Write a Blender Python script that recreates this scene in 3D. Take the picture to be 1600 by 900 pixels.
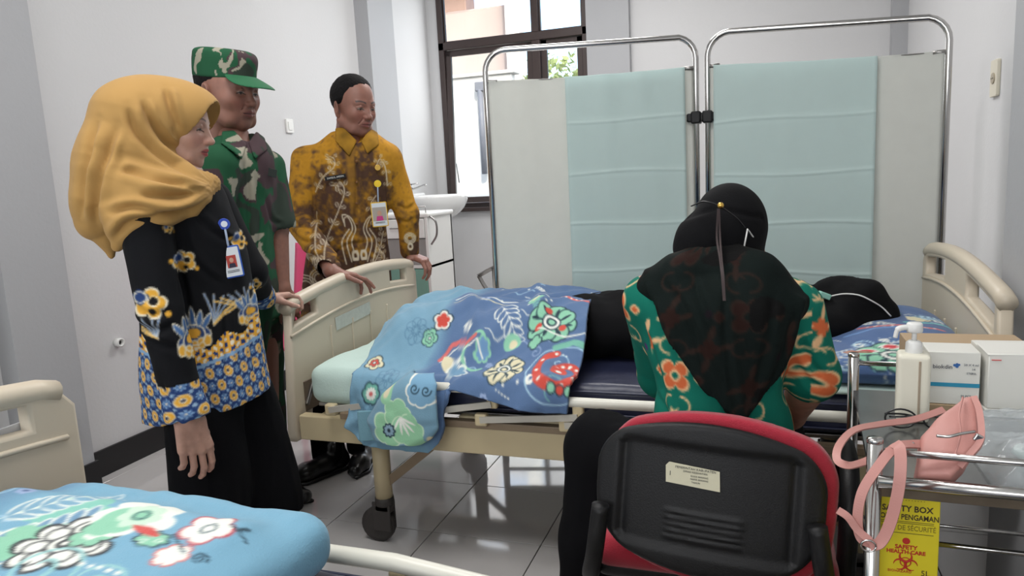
import bpy, bmesh, math, random
import numpy as np
from mathutils import Vector, Matrix

# ------------------------------------------------------------------ camera, light, exposure
SC = bpy.context.scene
COL = SC.collection
for _o in list(bpy.data.objects):
    bpy.data.objects.remove(_o)

EYE = np.array([0.0, 0.0, 1.225])
FPX = 1125.0
RM = np.array([[0.94487, -0.00239, -0.32743],
               [0.32335, 0.16449, 0.93186],
               [-0.05163, 0.98638, -0.15620]])
def _ortho():
    g = lambda v: np.array([v[0] - 800, -(v[1] - 450), FPX])
    up = -g((1175, 7700)); up /= np.linalg.norm(up)
    y = g((1190, 250)); y -= up * y.dot(up); y /= np.linalg.norm(y)
    x = np.cross(up, y)
    if x[0] < 0: x = -x
    return np.array([x, y, up])
RM = _ortho()

cam_d = bpy.data.cameras.new('camera')
cam_d.sensor_width = 36; cam_d.lens = 36 * FPX / 1600; cam_d.clip_start = 0.05; cam_d.clip_end = 200
cam = bpy.data.objects.new('camera', cam_d); COL.objects.link(cam)
_m = Matrix(((RM[0][0], RM[0][1], -RM[0][2], 0), (RM[1][0], RM[1][1], -RM[1][2], 0), (RM[2][0], RM[2][1], -RM[2][2], 1.225), (0, 0, 0, 1)))
cam.matrix_world = _m
SC.camera = cam
SC.view_settings.view_transform = 'Standard'; SC.view_settings.look = 'None'
SC.view_settings.gamma = 1; SC.view_settings.use_curve_mapping = False
SC.view_settings.exposure = 0.06

w = bpy.data.worlds.new('sky'); SC.world = w; w.use_nodes = True
nt = w.node_tree; bg = nt.nodes['Background']
sky = nt.nodes.new('ShaderNodeTexSky'); sky.sky_type = 'NISHITA'; sky.sun_disc = False
sky.sun_elevation = math.radians(32); sky.sun_rotation = math.radians(150); sky.dust_density = 2.5; sky.air_density = 1.0
nt.links.new(sky.outputs[0], bg.inputs[0]); bg.inputs[1].default_value = 0.55

def area(name, loc, rot, sx, sy, power, colr=(1, 1, 1)):
    l = bpy.data.lights.new(name, 'AREA'); l.shape = 'RECTANGLE'; l.size = sx; l.size_y = sy; l.energy = power; l.color = colr
    o = bpy.data.objects.new(name, l); COL.objects.link(o); o.location = loc; o.rotation_euler = rot
    return o
sun_d = bpy.data.lights.new('sun', 'SUN'); sun_d.energy = 3.2; sun_d.angle = math.radians(1.0); sun_d.color = (1.0, 0.93, 0.82)
sun = bpy.data.objects.new('sun', sun_d); COL.objects.link(sun); sun.rotation_euler = (math.radians(48), math.radians(8), math.radians(20))
R90 = math.radians(90)
area('daylight_back_window', (-2.0, 5.975, 1.9), (-R90, 0, 0), 1.25, 1.8, 20, (0.97, 0.99, 1.0))
area('rear_fill_light', (-0.9, -2.35, 1.75), (R90, 0, 0), 2.6, 1.5, 52, (0.96, 0.98, 1.0))  # added soft fill behind the camera; the rear wall has no window
area('daylight_left_window', (-2.7, -0.3, 1.7), (0, -R90, 0), 1.3, 2.6, 9, (0.97, 0.99, 1.0))
area('ceiling_lamp_front', (-1.0, 1.2, 3.08), (0, 0, 0), 1.2, 1.2, 38, (1.0, 0.98, 0.96))
area('ceiling_lamp_back', (-1.0, 4.2, 3.08), (0, 0, 0), 1.2, 1.2, 50, (1.0, 0.98, 0.96))

# ------------------------------------------------------------------ helpers
def ray(px, py):
    return RM @ np.array([px - 800.0, 450.0 - py, FPX])
def aty(px, py, y):
    d = ray(px, py); return EYE + d * (y / d[1])
def atx(px, py, x):
    d = ray(px, py); return EYE + d * (x / d[0])
def atz(px, py, z):
    d = ray(px, py); return EYE + d * ((z - EYE[2]) / d[2])
def lin(c):
    c = np.asarray(c, float)
    return np.where(c <= 0.04045, c / 12.92, ((c + 0.055) / 1.055) ** 2.4)
def rgb(r, g, b):
    return tuple(lin(np.array([r, g, b]) / 255.0))

MATS = {}
def mat(name, color=(200, 200, 200), rough=0.6, metal=0.0, noise=0.0, nscale=20.0, bump=0.0, bscale=200.0, attr=False,
        sheen=0.0, coat=0.0, emit=None, alpha=None, spec=0.5, sss=0.0, transl=0.0, weave=0.0):
    if name in MATS: return MATS[name]
    m = bpy.data.materials.new(name); m.use_nodes = True
    nt = m.node_tree; p = nt.nodes['Principled BSDF']; L = nt.links.new
    c = (*rgb(*color), 1)
    p.inputs['Base Color'].default_value = c
    p.inputs['Roughness'].default_value = rough; p.inputs['Metallic'].default_value = metal
    p.inputs['Specular IOR Level'].default_value = spec
    if sheen: p.inputs['Sheen Weight'].default_value = sheen
    if coat: p.inputs['Coat Weight'].default_value = coat; p.inputs['Coat Roughness'].default_value = 0.08
    if sss:
        p.inputs['Subsurface Weight'].default_value = sss; p.inputs['Subsurface Scale'].default_value = 0.01
    tc = nt.nodes.new('ShaderNodeTexCoord')
    src = None
    if attr:
        a = nt.nodes.new('ShaderNodeAttribute'); a.attribute_name = 'Col'; src = a.outputs['Color']
    if noise:
        n = nt.nodes.new('ShaderNodeTexNoise'); n.inputs['Scale'].default_value = nscale; n.inputs['Detail'].default_value = 5
        L(tc.outputs['Object'], n.inputs['Vector'])
        r = nt.nodes.new('ShaderNodeMapRange'); r.inputs['To Min'].default_value = 1 - noise; r.inputs['To Max'].default_value = 1 + noise
        L(n.outputs['Fac'], r.inputs['Value'])
        mx = nt.nodes.new('ShaderNodeVectorMath'); mx.operation = 'SCALE'
        if src is not None: L(src, mx.inputs[0])
        else: mx.inputs[0].default_value = c[:3]
        L(r.outputs[0], mx.inputs['Scale']); src = mx.outputs[0]
    if src is not None: L(src, p.inputs['Base Color'])
    if bump:
        n2 = nt.nodes.new('ShaderNodeTexNoise'); n2.inputs['Scale'].default_value = bscale; n2.inputs['Detail'].default_value = 4
        L(tc.outputs['Object'], n2.inputs['Vector'])
        b = nt.nodes.new('ShaderNodeBump'); b.inputs['Strength'].default_value = bump; b.inputs['Distance'].default_value = 0.004
        L(n2.outputs['Fac'], b.inputs['Height']); L(b.outputs[0], p.inputs['Normal'])
    if transl:
        t = nt.nodes.new('ShaderNodeBsdfTranslucent'); t.inputs[0].default_value = c
        if src is not None: L(src, t.inputs[0])
        mm = nt.nodes.new('ShaderNodeMixShader'); mm.inputs[0].default_value = transl
        L(p.outputs[0], mm.inputs[1]); L(t.outputs[0], mm.inputs[2]); L(mm.outputs[0], nt.nodes['Material Output'].inputs[0])
    if alpha is not None:
        p.inputs['Alpha'].default_value = alpha
    if emit: p.inputs['Emission Color'].default_value = c; p.inputs['Emission Strength'].default_value = emit
    MATS[name] = m
    return m

def tag(o, label=None, cat=None, group=None, kind=None):
    if label: o['label'] = label
    if cat: o['category'] = cat
    if group: o['group'] = group
    if kind: o['kind'] = kind
    return o
def thing(name, loc, label, cat, group=None):
    o = bpy.data.objects.new(name, None); COL.objects.link(o); o.location = Vector([float(v) for v in loc]); o.empty_display_size = 0.05
    return tag(o, label, cat, group)
def wloc(o):
    v = Vector((0, 0, 0))
    while o is not None:
        v = v + o.location; o = o.parent
    return np.array(v)
def link_mesh(name, me, m, parent=None, label=None):
    o = bpy.data.objects.new(name, me); COL.objects.link(o)
    if m is not None:
        if isinstance(m, (list, tuple)):
            for q in m: me.materials.append(q)
        else: me.materials.append(m)
    if parent is not None: o.parent = parent
    if label: o['label'] = label
    return o
def npmesh(name, V, F, m, parent=None, smooth=True, col=None, label=None, mi=None):
    """world-space verts; stored relative to the parent's place (or to their own base when top-level)"""
    V = np.asarray(V, float)
    if parent is not None: off = wloc(parent)
    else: off = np.array([(V[:, 0].min() + V[:, 0].max()) / 2, (V[:, 1].min() + V[:, 1].max()) / 2, V[:, 2].min()])
    V = V - off
    me = bpy.data.meshes.new(name)
    if isinstance(F, np.ndarray):
        k = F.shape[1]; n = len(F)
        me.vertices.add(len(V)); me.vertices.foreach_set('co', V.astype(np.float32).ravel())
        me.loops.add(n * k); me.loops.foreach_set('vertex_index', F.astype(np.int32).ravel())
        me.polygons.add(n); me.polygons.foreach_set('loop_start', np.arange(0, n * k, k, dtype=np.int32))
        me.update(calc_edges=True); me.validate()
    else:
        me.from_pydata(V.tolist(), [], F)
    me.polygons.foreach_set('use_smooth', np.full(len(me.polygons), smooth))
    if mi is not None: me.polygons.foreach_set('material_index', np.asarray(mi, dtype=np.int32))
    if col is not None:
        a = me.color_attributes.new('Col', 'FLOAT_COLOR', 'POINT')
        c4 = np.ones((len(V), 4), np.float32); c4[:, :3] = lin(np.clip(col, 0, 1)); a.data.foreach_set('color', c4.ravel())
    me.update()
    o = link_mesh(name, me, m, parent, label)
    if parent is None: o.location = Vector(off.tolist())
    return o

class B:
    """collects shapes into one mesh"""
    def __init__(s): s.V = []; s.F = []; s.S = []
    def add(s, V, F, smooth=False):
        n = sum(len(v) for v in s.V); s.V.append(np.asarray(V, float)); s.F += [tuple(int(i) + n for i in f) for f in F]; s.S += [smooth] * len(F); return s
    def box(s, lo, hi, bev=0.0, seg=2, rot=None, piv=None):
        lo = np.minimum(lo, hi); hi = np.maximum(lo, np.asarray(hi, float)) if False else np.asarray(hi, float)
        bm = bmesh.new(); bmesh.ops.create_cube(bm, size=1)
        c = (np.asarray(lo) + hi) / 2; d = hi - np.asarray(lo)
        for v in bm.verts: v.co = Vector((v.co.x * d[0], v.co.y * d[1], v.co.z * d[2]))
        if bev: bmesh.ops.bevel(bm, geom=bm.edges[:] , offset=min(bev, min(abs(d)) * 0.49), segments=seg, profile=0.5, affect='EDGES')
        V = np.array([v.co[:] for v in bm.verts]); F = [[v.index for v in f.verts] for f in bm.faces]; bm.free()
        if rot is not None: V = V @ np.array(rot).T
        s.add(V + c, F, bool(bev))
        if bev:
            ar = [np.linalg.norm(np.cross(V[f[1]] - V[f[0]], V[f[2]] - V[f[0]])) for f in F]; big = sorted(ar)[-6] * .6 if len(ar) >= 6 else 9
            s.S[-len(F):] = [a < min(big, sorted(ar)[-6]) for a in ar]
        return s
    def tube(s, pts, r, seg=10, cap=True, squash=None):
        V, F = tube_np(pts, r, seg, cap); return s.add(V, F, True)
    def lathe(s, prof, c, axis='z', seg=24):
        V, F = lathe_np(prof, seg)
        if axis == 'y': V = V[:, [0, 2, 1]] * [1, 1, 1]; F = [f[::-1] for f in F]
        if axis == 'x': V = V[:, [2, 1, 0]]; F = [f[::-1] for f in F]
        return s.add(V + np.asarray(c), F, True)
    def build(s, name, m, parent=None, label=None):
        V = np.vstack(s.V); o = npmesh(name, V, s.F, m, parent, True, label=label)
        o.data.polygons.foreach_set('use_smooth', np.array(s.S)); 
        return o

def tube_np(pts, r, seg=10, cap=True):
    P = np.asarray(pts, float); n = len(P)
    rr = np.full(n, r, float) if np.isscalar(r) else np.asarray(r, float)
    T = np.gradient(P, axis=0); T /= np.maximum(np.linalg.norm(T, axis=1, keepdims=True), 1e-9)
    u = np.array([0, 0, 1.0]) if abs(T[0][2]) < 0.9 else np.array([1.0, 0, 0])
    V = []
    for i in range(n):
        u = u - T[i] * u.dot(T[i]); u /= np.linalg.norm(u); v = np.cross(T[i], u)
        a = np.arange(seg) * 2 * np.pi / seg
        V.append(P[i] + rr[i] * (np.cos(a)[:, None] * u + np.sin(a)[:, None] * v))
    V = np.vstack(V); F = []
    for i in range(n - 1):
        for j in range(seg):
            a = i * seg + j; b = i * seg + (j + 1) % seg
            F.append((a, b, b + seg, a + seg))
    if cap: F.append(tuple(range(seg))[::-1]); F.append(tuple(range((n - 1) * seg, n * seg)))
    return V, F
def lathe_np(prof, seg=24):
    V = []; F = []
    for (r, z) in prof:
        for j in range(seg):
            a = 2 * math.pi * j / seg; V.append((r * math.cos(a), r * math.sin(a), z))
    for i in range(len(prof) - 1):
        for j in range(seg):
            a = i * seg + j; b = i * seg + (j + 1) % seg; F.append((a, b, b + seg, a + seg))
    F.append(tuple(range(seg))[::-1]); F.append(tuple(range((len(prof) - 1) * seg, len(prof) * seg)))
    return np.array(V), F
def strap_np(pts, wdt, th, normal=(0, 0, 1)):
    """flat ribbon with thickness; width runs along 'normal x tangent'"""
    P = np.asarray(pts, float); T = np.gradient(P, axis=0); T /= np.linalg.norm(T, axis=1, keepdims=True)
    N = np.asarray(normal, float); N = np.tile(N, (len(P), 1)) if N.ndim == 1 else N
    W = np.cross(T, N); W /= np.maximum(np.linalg.norm(W, axis=1, keepdims=True), 1e-9); N2 = np.cross(W, T)
    V = []
    for i in range(len(P)):
        for a, b in ((-1, -1), (1, -1), (1, 1), (-1, 1)): V.append(P[i] + W[i] * a * wdt / 2 + N2[i] * b * th / 2)
    F = []
    for i in range(len(P) - 1):
        for j in range(4):
            a = i * 4 + j; b = i * 4 + (j + 1) % 4; F.append((a, b, b + 4, a + 4))
    F.append((3, 2, 1, 0)); n = (len(P) - 1) * 4; F.append((n, n + 1, n + 2, n + 3))
    return np.array(V), F
def bez(pts, n=8):
    """smooth curve through points"""
    P = np.asarray(pts, float); out = []
    Q = np.vstack([2 * P[0] - P[1], P, 2 * P[-1] - P[-2]])
    for i in range(1, len(Q) - 2):
        for k in range(n):
            t = k / n; a, b, c, d = Q[i - 1], Q[i], Q[i + 1], Q[i + 2]
            out.append(0.5 * ((2 * b) + (-a + c) * t + (2 * a - 5 * b + 4 * c - d) * t * t + (-a + 3 * b - 3 * c + d) * t ** 3))
    out.append(P[-1]); return np.array(out)
def plate(outlines, depth, bevel, M, name, m, parent=None, label=None, res=3):
    """solid plate from 2D outlines (first outer, others holes); M: 4x4 local->world"""
    cu = bpy.data.curves.new('tmp', 'CURVE'); cu.dimensions = '2D'; cu.fill_mode = 'BOTH'; cu.extrude = depth / 2 - bevel; cu.bevel_depth = bevel; cu.bevel_resolution = res - 1; cu.offset = -bevel
    for ol in outlines:
        sp = cu.splines.new('POLY'); sp.points.add(len(ol) - 1)
        for i, (x, y) in enumerate(ol): sp.points[i].co = (x, y, 0, 1)
        sp.use_cyclic_u = True
    return curve_obj(cu, M, name, m, parent, label)
def curve_obj(cu, M, name, m, parent=None, label=None, smooth=False):
    o = bpy.data.objects.new('tmp', cu); COL.objects.link(o)
    dg = bpy.context.evaluated_depsgraph_get(); dg.update()
    me = bpy.data.meshes.new_from_object(o.evaluated_get(dg)); bpy.data.objects.remove(o); bpy.data.curves.remove(cu)
    me.name = name; me.materials.clear()
    M = Matrix([list(map(float, r)) for r in np.asarray(M)])
    me.transform(M)
    off = wloc(parent) if parent is not None else None
    V = np.empty(len(me.vertices) * 3); me.vertices.foreach_get('co', V); V = V.reshape(-1, 3)
    if off is None: off = (V.min(0) + V.max(0)) / 2; off[2] = V[:, 2].min()
    V -= off; me.vertices.foreach_set('co', V.ravel()); me.update()
    ob = link_mesh(name, me, m, parent, label)
    if parent is None: ob.location = Vector(off.tolist())
    return ob
def text(s, size, M, name, m, parent=None, depth=0.0003, align='CENTER', label=None, bold=0.0, sx=1.0):
    cu = bpy.data.curves.new('t', 'FONT'); cu.body = s; cu.size = size; cu.extrude = depth; cu.align_x = align; cu.align_y = 'CENTER'; cu.resolution_u = 2; cu.offset = bold
    Mx = np.asarray(M) @ np.diag([sx, 1, 1, 1])
    return curve_obj(cu, Mx, name, m, parent, label)
def frame(o, x, y):
    """4x4 with origin o, local x and y directions"""
    x = np.asarray(x, float); x = x / np.linalg.norm(x); y = np.asarray(y, float); y = y - x * x.dot(y); y /= np.linalg.norm(y)
    M = np.eye(4); M[:3, 0] = x; M[:3, 1] = y; M[:3, 2] = np.cross(x, y); M[:3, 3] = o; return M
def rrect(x0, y0, x1, y1, r, n=5):
    r = min(r, abs(x1 - x0) / 2 - 1e-4, abs(y1 - y0) / 2 - 1e-4); out = []
    for cx, cy, a0 in ((x1 - r, y1 - r, 0), (x0 + r, y1 - r, 90), (x0 + r, y0 + r, 180), (x1 - r, y0 + r, 270)):
        for k in range(n + 1):
            a = math.radians(a0 + 90 * k / n); out.append((cx + r * math.cos(a), cy + r * math.sin(a)))
    return out
def copy_tree(o, parent=None):
    c = o.copy(); COL.objects.link(c); c.parent = parent
    for ch in list(o.children): copy_tree(ch, c)
    return c

# ---- value noise
def _hash(i, j, k, s):
    h = (i * 374761393 + j * 668265263 + k * 2147483647 + s * 974711) & 0xffffffff
    h = ((h ^ (h >> 13)) * 1274126177) & 0xffffffff
    return ((h ^ (h >> 16)) & 0xffff) / 65535.0
def vnoise(P, s=0):
    P = np.asarray(P, float); I = np.floor(P).astype(np.int64); f = P - I; f = f * f * (3 - 2 * f); r = 0
    for a in (0, 1):
        for b in (0, 1):
            for c in (0, 1):
                wgt = (f[:, 0] if a else 1 - f[:, 0]) * (f[:, 1] if b else 1 - f[:, 1]) * (f[:, 2] if c else 1 - f[:, 2])
                r = r + wgt * _hash(I[:, 0] + a, I[:, 1] + b, I[:, 2] + c, s)
    return r
def fbm(P, sc=1.0, o=3, s=0):
    P = np.asarray(P, float)
    if P.shape[1] == 2: P = np.hstack([P, np.zeros((len(P), 1))])
    r = 0; a = 1; t = 0
    for k in range(o):
        r = r + a * vnoise(P * sc * 2 ** k + 17.3 * k, s + k); t += a; a *= 0.5
    return r / t

# ---- painted cloth prints (colour data sampled onto mesh points)
class Canvas:
    def __init__(s, W, H, res, bgc):
        s.W, s.H, s.res = W, H, res; s.nx = int(W / res); s.ny = int(H / res)
        s.a = np.zeros((s.ny, s.nx, 3), np.float32); s.a[:] = np.array(bgc) / 255.0
    def grid(s, cx, cy, r):
        i0 = max(0, int((cx - r) / s.res)); i1 = min(s.nx, int((cx + r) / s.res) + 2); j0 = max(0, int((cy - r) / s.res)); j1 = min(s.ny, int((cy + r) / s.res) + 2)
        if i1 <= i0 or j1 <= j0: return None
        X, Y = np.meshgrid((np.arange(i0, i1) + .5) * s.res - cx, (np.arange(j0, j1) + .5) * s.res - cy)
        return slice(j0, j1), slice(i0, i1), X, Y
    def put(s, sj, si, d, c, al=1.0):
        m = np.clip(-d / s.res + .5, 0, 1)[..., None] * al
        s.a[sj, si] = s.a[sj, si] * (1 - m) + np.array(c) / 255.0 * m
    def petals(s, cx, cy, r, n, amp, c, rot=0, sq=1.0, p=0.6, al=1.0, tilt=0):
        g = s.grid(cx, cy, r * 1.3)
        if g is None: return
        sj, si, X, Y = g; ct, st = math.cos(tilt), math.sin(tilt); X, Y = X * ct + Y * st, (-X * st + Y * ct) / sq
        th = np.arctan2(Y, X) + rot; d = np.hypot(X, Y) - r * (1 - amp + amp * np.abs(np.cos(n * th / 2)) ** p)
        s.put(sj, si, d, c, al)
    def disc(s, cx, cy, r, c, sq=1.0, tilt=0, al=1.0): s.petals(cx, cy, r, 2, 0, c, 0, sq, tilt=tilt, al=al)
    def ring(s, cx, cy, r, w, c, al=1.0):
        g = s.grid(cx, cy, r + w)
        if g is None: return
        sj, si, X, Y = g; s.put(sj, si, np.abs(np.hypot(X, Y) - r) - w / 2, c, al)
    def leaf(s, x0, y0, x1, y1, w, c, al=1.0):
        cx, cy = (x0 + x1) / 2, (y0 + y1) / 2; L = math.hypot(x1 - x0, y1 - y0) / 2
        g = s.grid(cx, cy, L + w)
        if g is None: return
        sj, si, X, Y = g; a = math.atan2(y1 - y0, x1 - x0); U = X * math.cos(a) + Y * math.sin(a); Vv = -X * math.sin(a) + Y * math.cos(a)
        t = np.clip(1 - (U / L) ** 2, 0, 1); s.put(sj, si, np.abs(Vv) - w * t ** 0.8 + (t <= 0) * 1, c, al)
    def stroke(s, pts, w, c, al=1.0):
        P = np.asarray(pts, float); cx, cy = P.mean(0); r = np.abs(P - [cx, cy]).max() + w
        g = s.grid(cx, cy, r)
        if g is None: return
        sj, si, X, Y = g; X = X + cx; Y = Y + cy; d = np.full(X.shape, 9.0)
        for i in range(len(P) - 1):
            ax, ay = P[i]; bx, by = P[i + 1] - P[i]; q = max(bx * bx + by * by, 1e-12)
            t = np.clip(((X - ax) * bx + (Y - ay) * by) / q, 0, 1); d = np.minimum(d, np.hypot(X - ax - t * bx, Y - ay - t * by))
        s.put(sj, si, d - w / 2, c, al)
    def flower(s, cx, cy, r, n, ol, pc, ic, cc, rot=0, sq=1.0, tilt=0):
        s.petals(cx, cy, r * 1.12, n, .28, ol, rot, sq, tilt=tilt); s.petals(cx, cy, r, n, .3, pc, rot, sq, tilt=tilt)
        s.petals(cx, cy, r * .62, n, .35, ol, rot, sq, tilt=tilt); s.petals(cx, cy, r * .54, n, .38, ic, rot, sq, tilt=tilt)
        s.disc(cx, cy, r * .22, ol, sq, tilt); s.disc(cx, cy, r * .15, cc, sq, tilt)
    def sample(s, u, v):
        x = (np.mod(u, s.W) / s.res - .5); y = (np.mod(v, s.H) / s.res - .5)
        i = np.floor(x).astype(int); j = np.floor(y).astype(int); fx = (x - i)[:, None]; fy = (y - j)[:, None]
        i0 = i % s.nx; i1 = (i + 1) % s.nx; j0 = j % s.ny; j1 = (j + 1) % s.ny
        return (s.a[j0, i0] * (1 - fx) + s.a[j0, i1] * fx) * (1 - fy) + (s.a[j1, i0] * (1 - fx) + s.a[j1, i1] * fx) * fy

# ---- distance-field solids and surface nets
def smin(a, b, k):
    if k <= 0: return np.minimum(a, b)
    h = np.clip(.5 + .5 * (b - a) / k, 0, 1); return b + (a - b) * h - k * h * (1 - h)
class Vol:
    def __init__(s, lo, hi, h):
        s.lo = np.array(lo, float); s.h = h; s.n = np.ceil((np.array(hi) - s.lo) / h).astype(int) + 1
        s.ax = [(s.lo[i] + h * np.arange(s.n[i])).astype(np.float32) for i in range(3)]
        s.f = np.full(tuple(s.n), 1.0, np.float32)
    def _do(s, lo, hi, fn, k, op):
        pad = k + 3 * s.h; sl = []
        for i in range(3):
            a = max(0, int((lo[i] - pad - s.lo[i]) / s.h)); b = min(s.n[i], int((hi[i] + pad - s.lo[i]) / s.h) + 2)
            if b <= a: return s
            sl.append(slice(a, b))
        X = s.ax[0][sl[0]][:, None, None]; Y = s.ax[1][sl[1]][None, :, None]; Z = s.ax[2][sl[2]][None, None, :]
        d = fn(X, Y, Z); sl = tuple(sl); g = s.f[sl]
        s.f[sl] = smin(g, d, k) if op == 'u' else -smin(-g, d, k)
        return s
    def cap(s, a, b, ra, rb=None, k=0.01, op='u', flat=None):
        rb = ra if rb is None else rb; a = np.asarray(a, float); b = np.asarray(b, float); ab = b - a; q = max(ab.dot(ab), 1e-12); R = max(ra, rb)
        def fn(X, Y, Z):
            x, y, z = X - np.float32(a[0]), Y - np.float32(a[1]), Z - np.float32(a[2])
            t = np.clip((x * ab[0] + y * ab[1] + z * ab[2]) / q, 0, 1).astype(np.float32)
            dx, dy, dz = x - t * np.float32(ab[0]), y - t * np.float32(ab[1]), z - t * np.float32(ab[2])
            if flat is not None:
                n, kf = flat; dn = dx * n[0] + dy * n[1] + dz * n[2]; e = (kf - 1) * dn
                dx = dx + e * n[0]; dy = dy + e * n[1]; dz = dz + e * n[2]
            return np.sqrt(dx * dx + dy * dy + dz * dz) - (ra + (rb - ra) * t)
        return s._do(np.minimum(a, b) - R, np.maximum(a, b) + R, fn, k, op)
    def path(s, pts, rs, k=0.01, flat=None, op='u'):
        rs = [rs] * len(pts) if np.isscalar(rs) else rs
        for i in range(len(pts) - 1): s.cap(pts[i], pts[i + 1], rs[i], rs[i + 1], k, op, flat)
        return s
    def ell(s, c, r, k=0.01, R=None, op='u'):
        c = np.asarray(c, float); r = np.asarray(r, float); R = np.eye(3) if R is None else np.asarray(R)
        m = r.max()
        def fn(X, Y, Z):
            x, y, z = X - np.float32(c[0]), Y - np.float32(c[1]), Z - np.float32(c[2])
            q = [(x * R[0][i] + y * R[1][i] + z * R[2][i]).astype(np.float32) for i in range(3)]
            k0 = np.sqrt(sum((q[i] / r[i]) ** 2 for i in range(3))); k1 = np.sqrt(sum((q[i] / r[i] ** 2) ** 2 for i in range(3)))
            return (k0 * (k0 - 1) / np.maximum(k1, 1e-6)).astype(np.float32)
        return s._do(c - m, c + m, fn, k, op)
    def box(s, c, r, rd=0.01, k=0.0, R=None, op='u'):
        c = np.asarray(c, float); r = np.asarray(r, float); R = np.eye(3) if R is None else np.asarray(R); m = np.linalg.norm(r)
        def fn(X, Y, Z):
            x, y, z = X - np.float32(c[0]), Y - np.float32(c[1]), Z - np.float32(c[2])
            q = [np.abs(x * R[0][i] + y * R[1][i] + z * R[2][i]) - (r[i] - rd) for i in range(3)]
            o = np.sqrt(sum(np.maximum(v, 0) ** 2 for v in q)); return (o + np.minimum(np.maximum(np.maximum(q[0], q[1]), q[2]), 0) - rd).astype(np.float32)
        return s._do(c - m, c + m, fn, k, op)
    def loft(s, lev, k=0.01, end=0.01, op='u'):
        """lev rows: z, cx, cy, rx, ry, (rotation rad)"""
        L = np.array([list(l) + [0] * (6 - len(l)) for l in lev], float); L = L[np.argsort(L[:, 0])]
        D = bez(L, 6); z0, z1 = L[0, 0], L[-1, 0]; m = L[:, 3:5].max()
        lo = np.array([(L[:, 1] - m).min(), (L[:, 2] - m).min(), z0]); hi = np.array([(L[:, 1] + m).max(), (L[:, 2] + m).max(), z1])
        def fn(X, Y, Z):
            z = Z.ravel(); I = [np.interp(z, D[:, 0], D[:, i]).astype(np.float32)[None, None, :] for i in range(1, 6)]
            c, sn = np.cos(I[4]), np.sin(I[4]); x, y = X - I[0], Y - I[1]; x, y = x * c + y * sn, -x * sn + y * c
            d = (np.sqrt((x / I[2]) ** 2 + (y / I[3]) ** 2) - 1) * np.minimum(I[2], I[3])
            return -smin(-d, -np.maximum(Z - z1, z0 - Z), end)
        return s._do(lo, hi, fn, k, op)
    def net(s):
        f = s.f; ins = f < 0; c = np.zeros(tuple(np.array(f.shape) - 1), np.int8)
        offs = [(a, b, d) for a in (0, 1) for b in (0, 1) for d in (0, 1)]; nx, ny, nz = c.shape
        for a, b, d in offs: c += ins[a:a + nx, b:b + ny, d:d + nz]
        act = np.argwhere((c > 0) & (c < 8)); N = len(act)
        vals = np.stack([f[act[:, 0] + a, act[:, 1] + b, act[:, 2] + d] for a, b, d in offs], 1)
        O = np.array(offs, float); P = np.zeros((N, 3)); cnt = np.zeros(N)
        for i in range(8):
            for j in range(i + 1, 8):
                if np.abs(O[i] - O[j]).sum() != 1: continue
                sg = (vals[:, i] < 0) != (vals[:, j] < 0); t = vals[:, i] / np.where(sg, vals[:, i] - vals[:, j], 1)
                P += np.where(sg[:, None], O[i] + t[:, None] * (O[j] - O[i]), 0); cnt += sg
        V = (act + P / cnt[:, None]) * s.h + s.lo
        idx = np.full(c.shape, -1, np.int32); idx[act[:, 0], act[:, 1], act[:, 2]] = np.arange(N); Q = []
        for ax in range(3):
            a = [slice(None)] * 3; b = [slice(None)] * 3; a[ax] = slice(0, -1); b[ax] = slice(1, None)
            A = ins[tuple(a)]; Bq = ins[tuple(b)]; E = np.argwhere(A != Bq); u, v = (ax + 1) % 3, (ax + 2) % 3
            ok = (E[:, u] > 0) & (E[:, v] > 0) & (E[:, u] < c.shape[u]) & (E[:, v] < c.shape[v]); E = E[ok]
            def g(du, dv):
                e = E.copy(); e[:, u] -= du; e[:, v] -= dv; return idx[e[:, 0], e[:, 1], e[:, 2]]
            q = np.stack([g(1, 1), g(0, 1), g(0, 0), g(1, 0)], 1); fl = A[E[:, 0], E[:, 1], E[:, 2]]
            q = np.where(fl[:, None], q, q[:, ::-1]); Q.append(q)
        F = np.vstack(Q); F = F[(F >= 0).all(1)]
        return V, F
def vnormals(V, F):
    n = np.cross(V[F[:, 1]] - V[F[:, 0]], V[F[:, 2]] - V[F[:, 0]]); N = np.zeros_like(V)
    for j in range(F.shape[1]): np.add.at(N, F[:, j], n)
    return N / np.maximum(np.linalg.norm(N, axis=1, keepdims=True), 1e-12)
def smooth_mesh(V, F, it=2):
    E = np.vstack([F[:, [0, 1]], F[:, [1, 2]], F[:, [2, 3]], F[:, [3, 0]]])
    for _ in range(it):
        S = np.zeros_like(V); c = np.zeros(len(V))
        for a, b in ((0, 1), (1, 0)): np.add.at(S, E[:, a], V[E[:, b]]); np.add.at(c, E[:, a], 1)
        V = V * .4 + .6 * S / np.maximum(c, 1)[:, None]
    return V
def rotm(rx=0, ry=0, rz=0):
    return np.array(Matrix.Rotation(rz, 3, 'Z') @ Matrix.Rotation(ry, 3, 'Y') @ Matrix.Rotation(rx, 3, 'X'))
def join_vf(parts):
    n = 0; Vs = []; Fs = []; Cs = []
    for p in parts:
        Vs.append(p[0]); Fs.append(p[1] + n); n += len(p[0])
        if len(p) > 2: Cs.append(p[2])
    return np.vstack(Vs), np.vstack(Fs), (np.vstack(Cs) if Cs else None)
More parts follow.
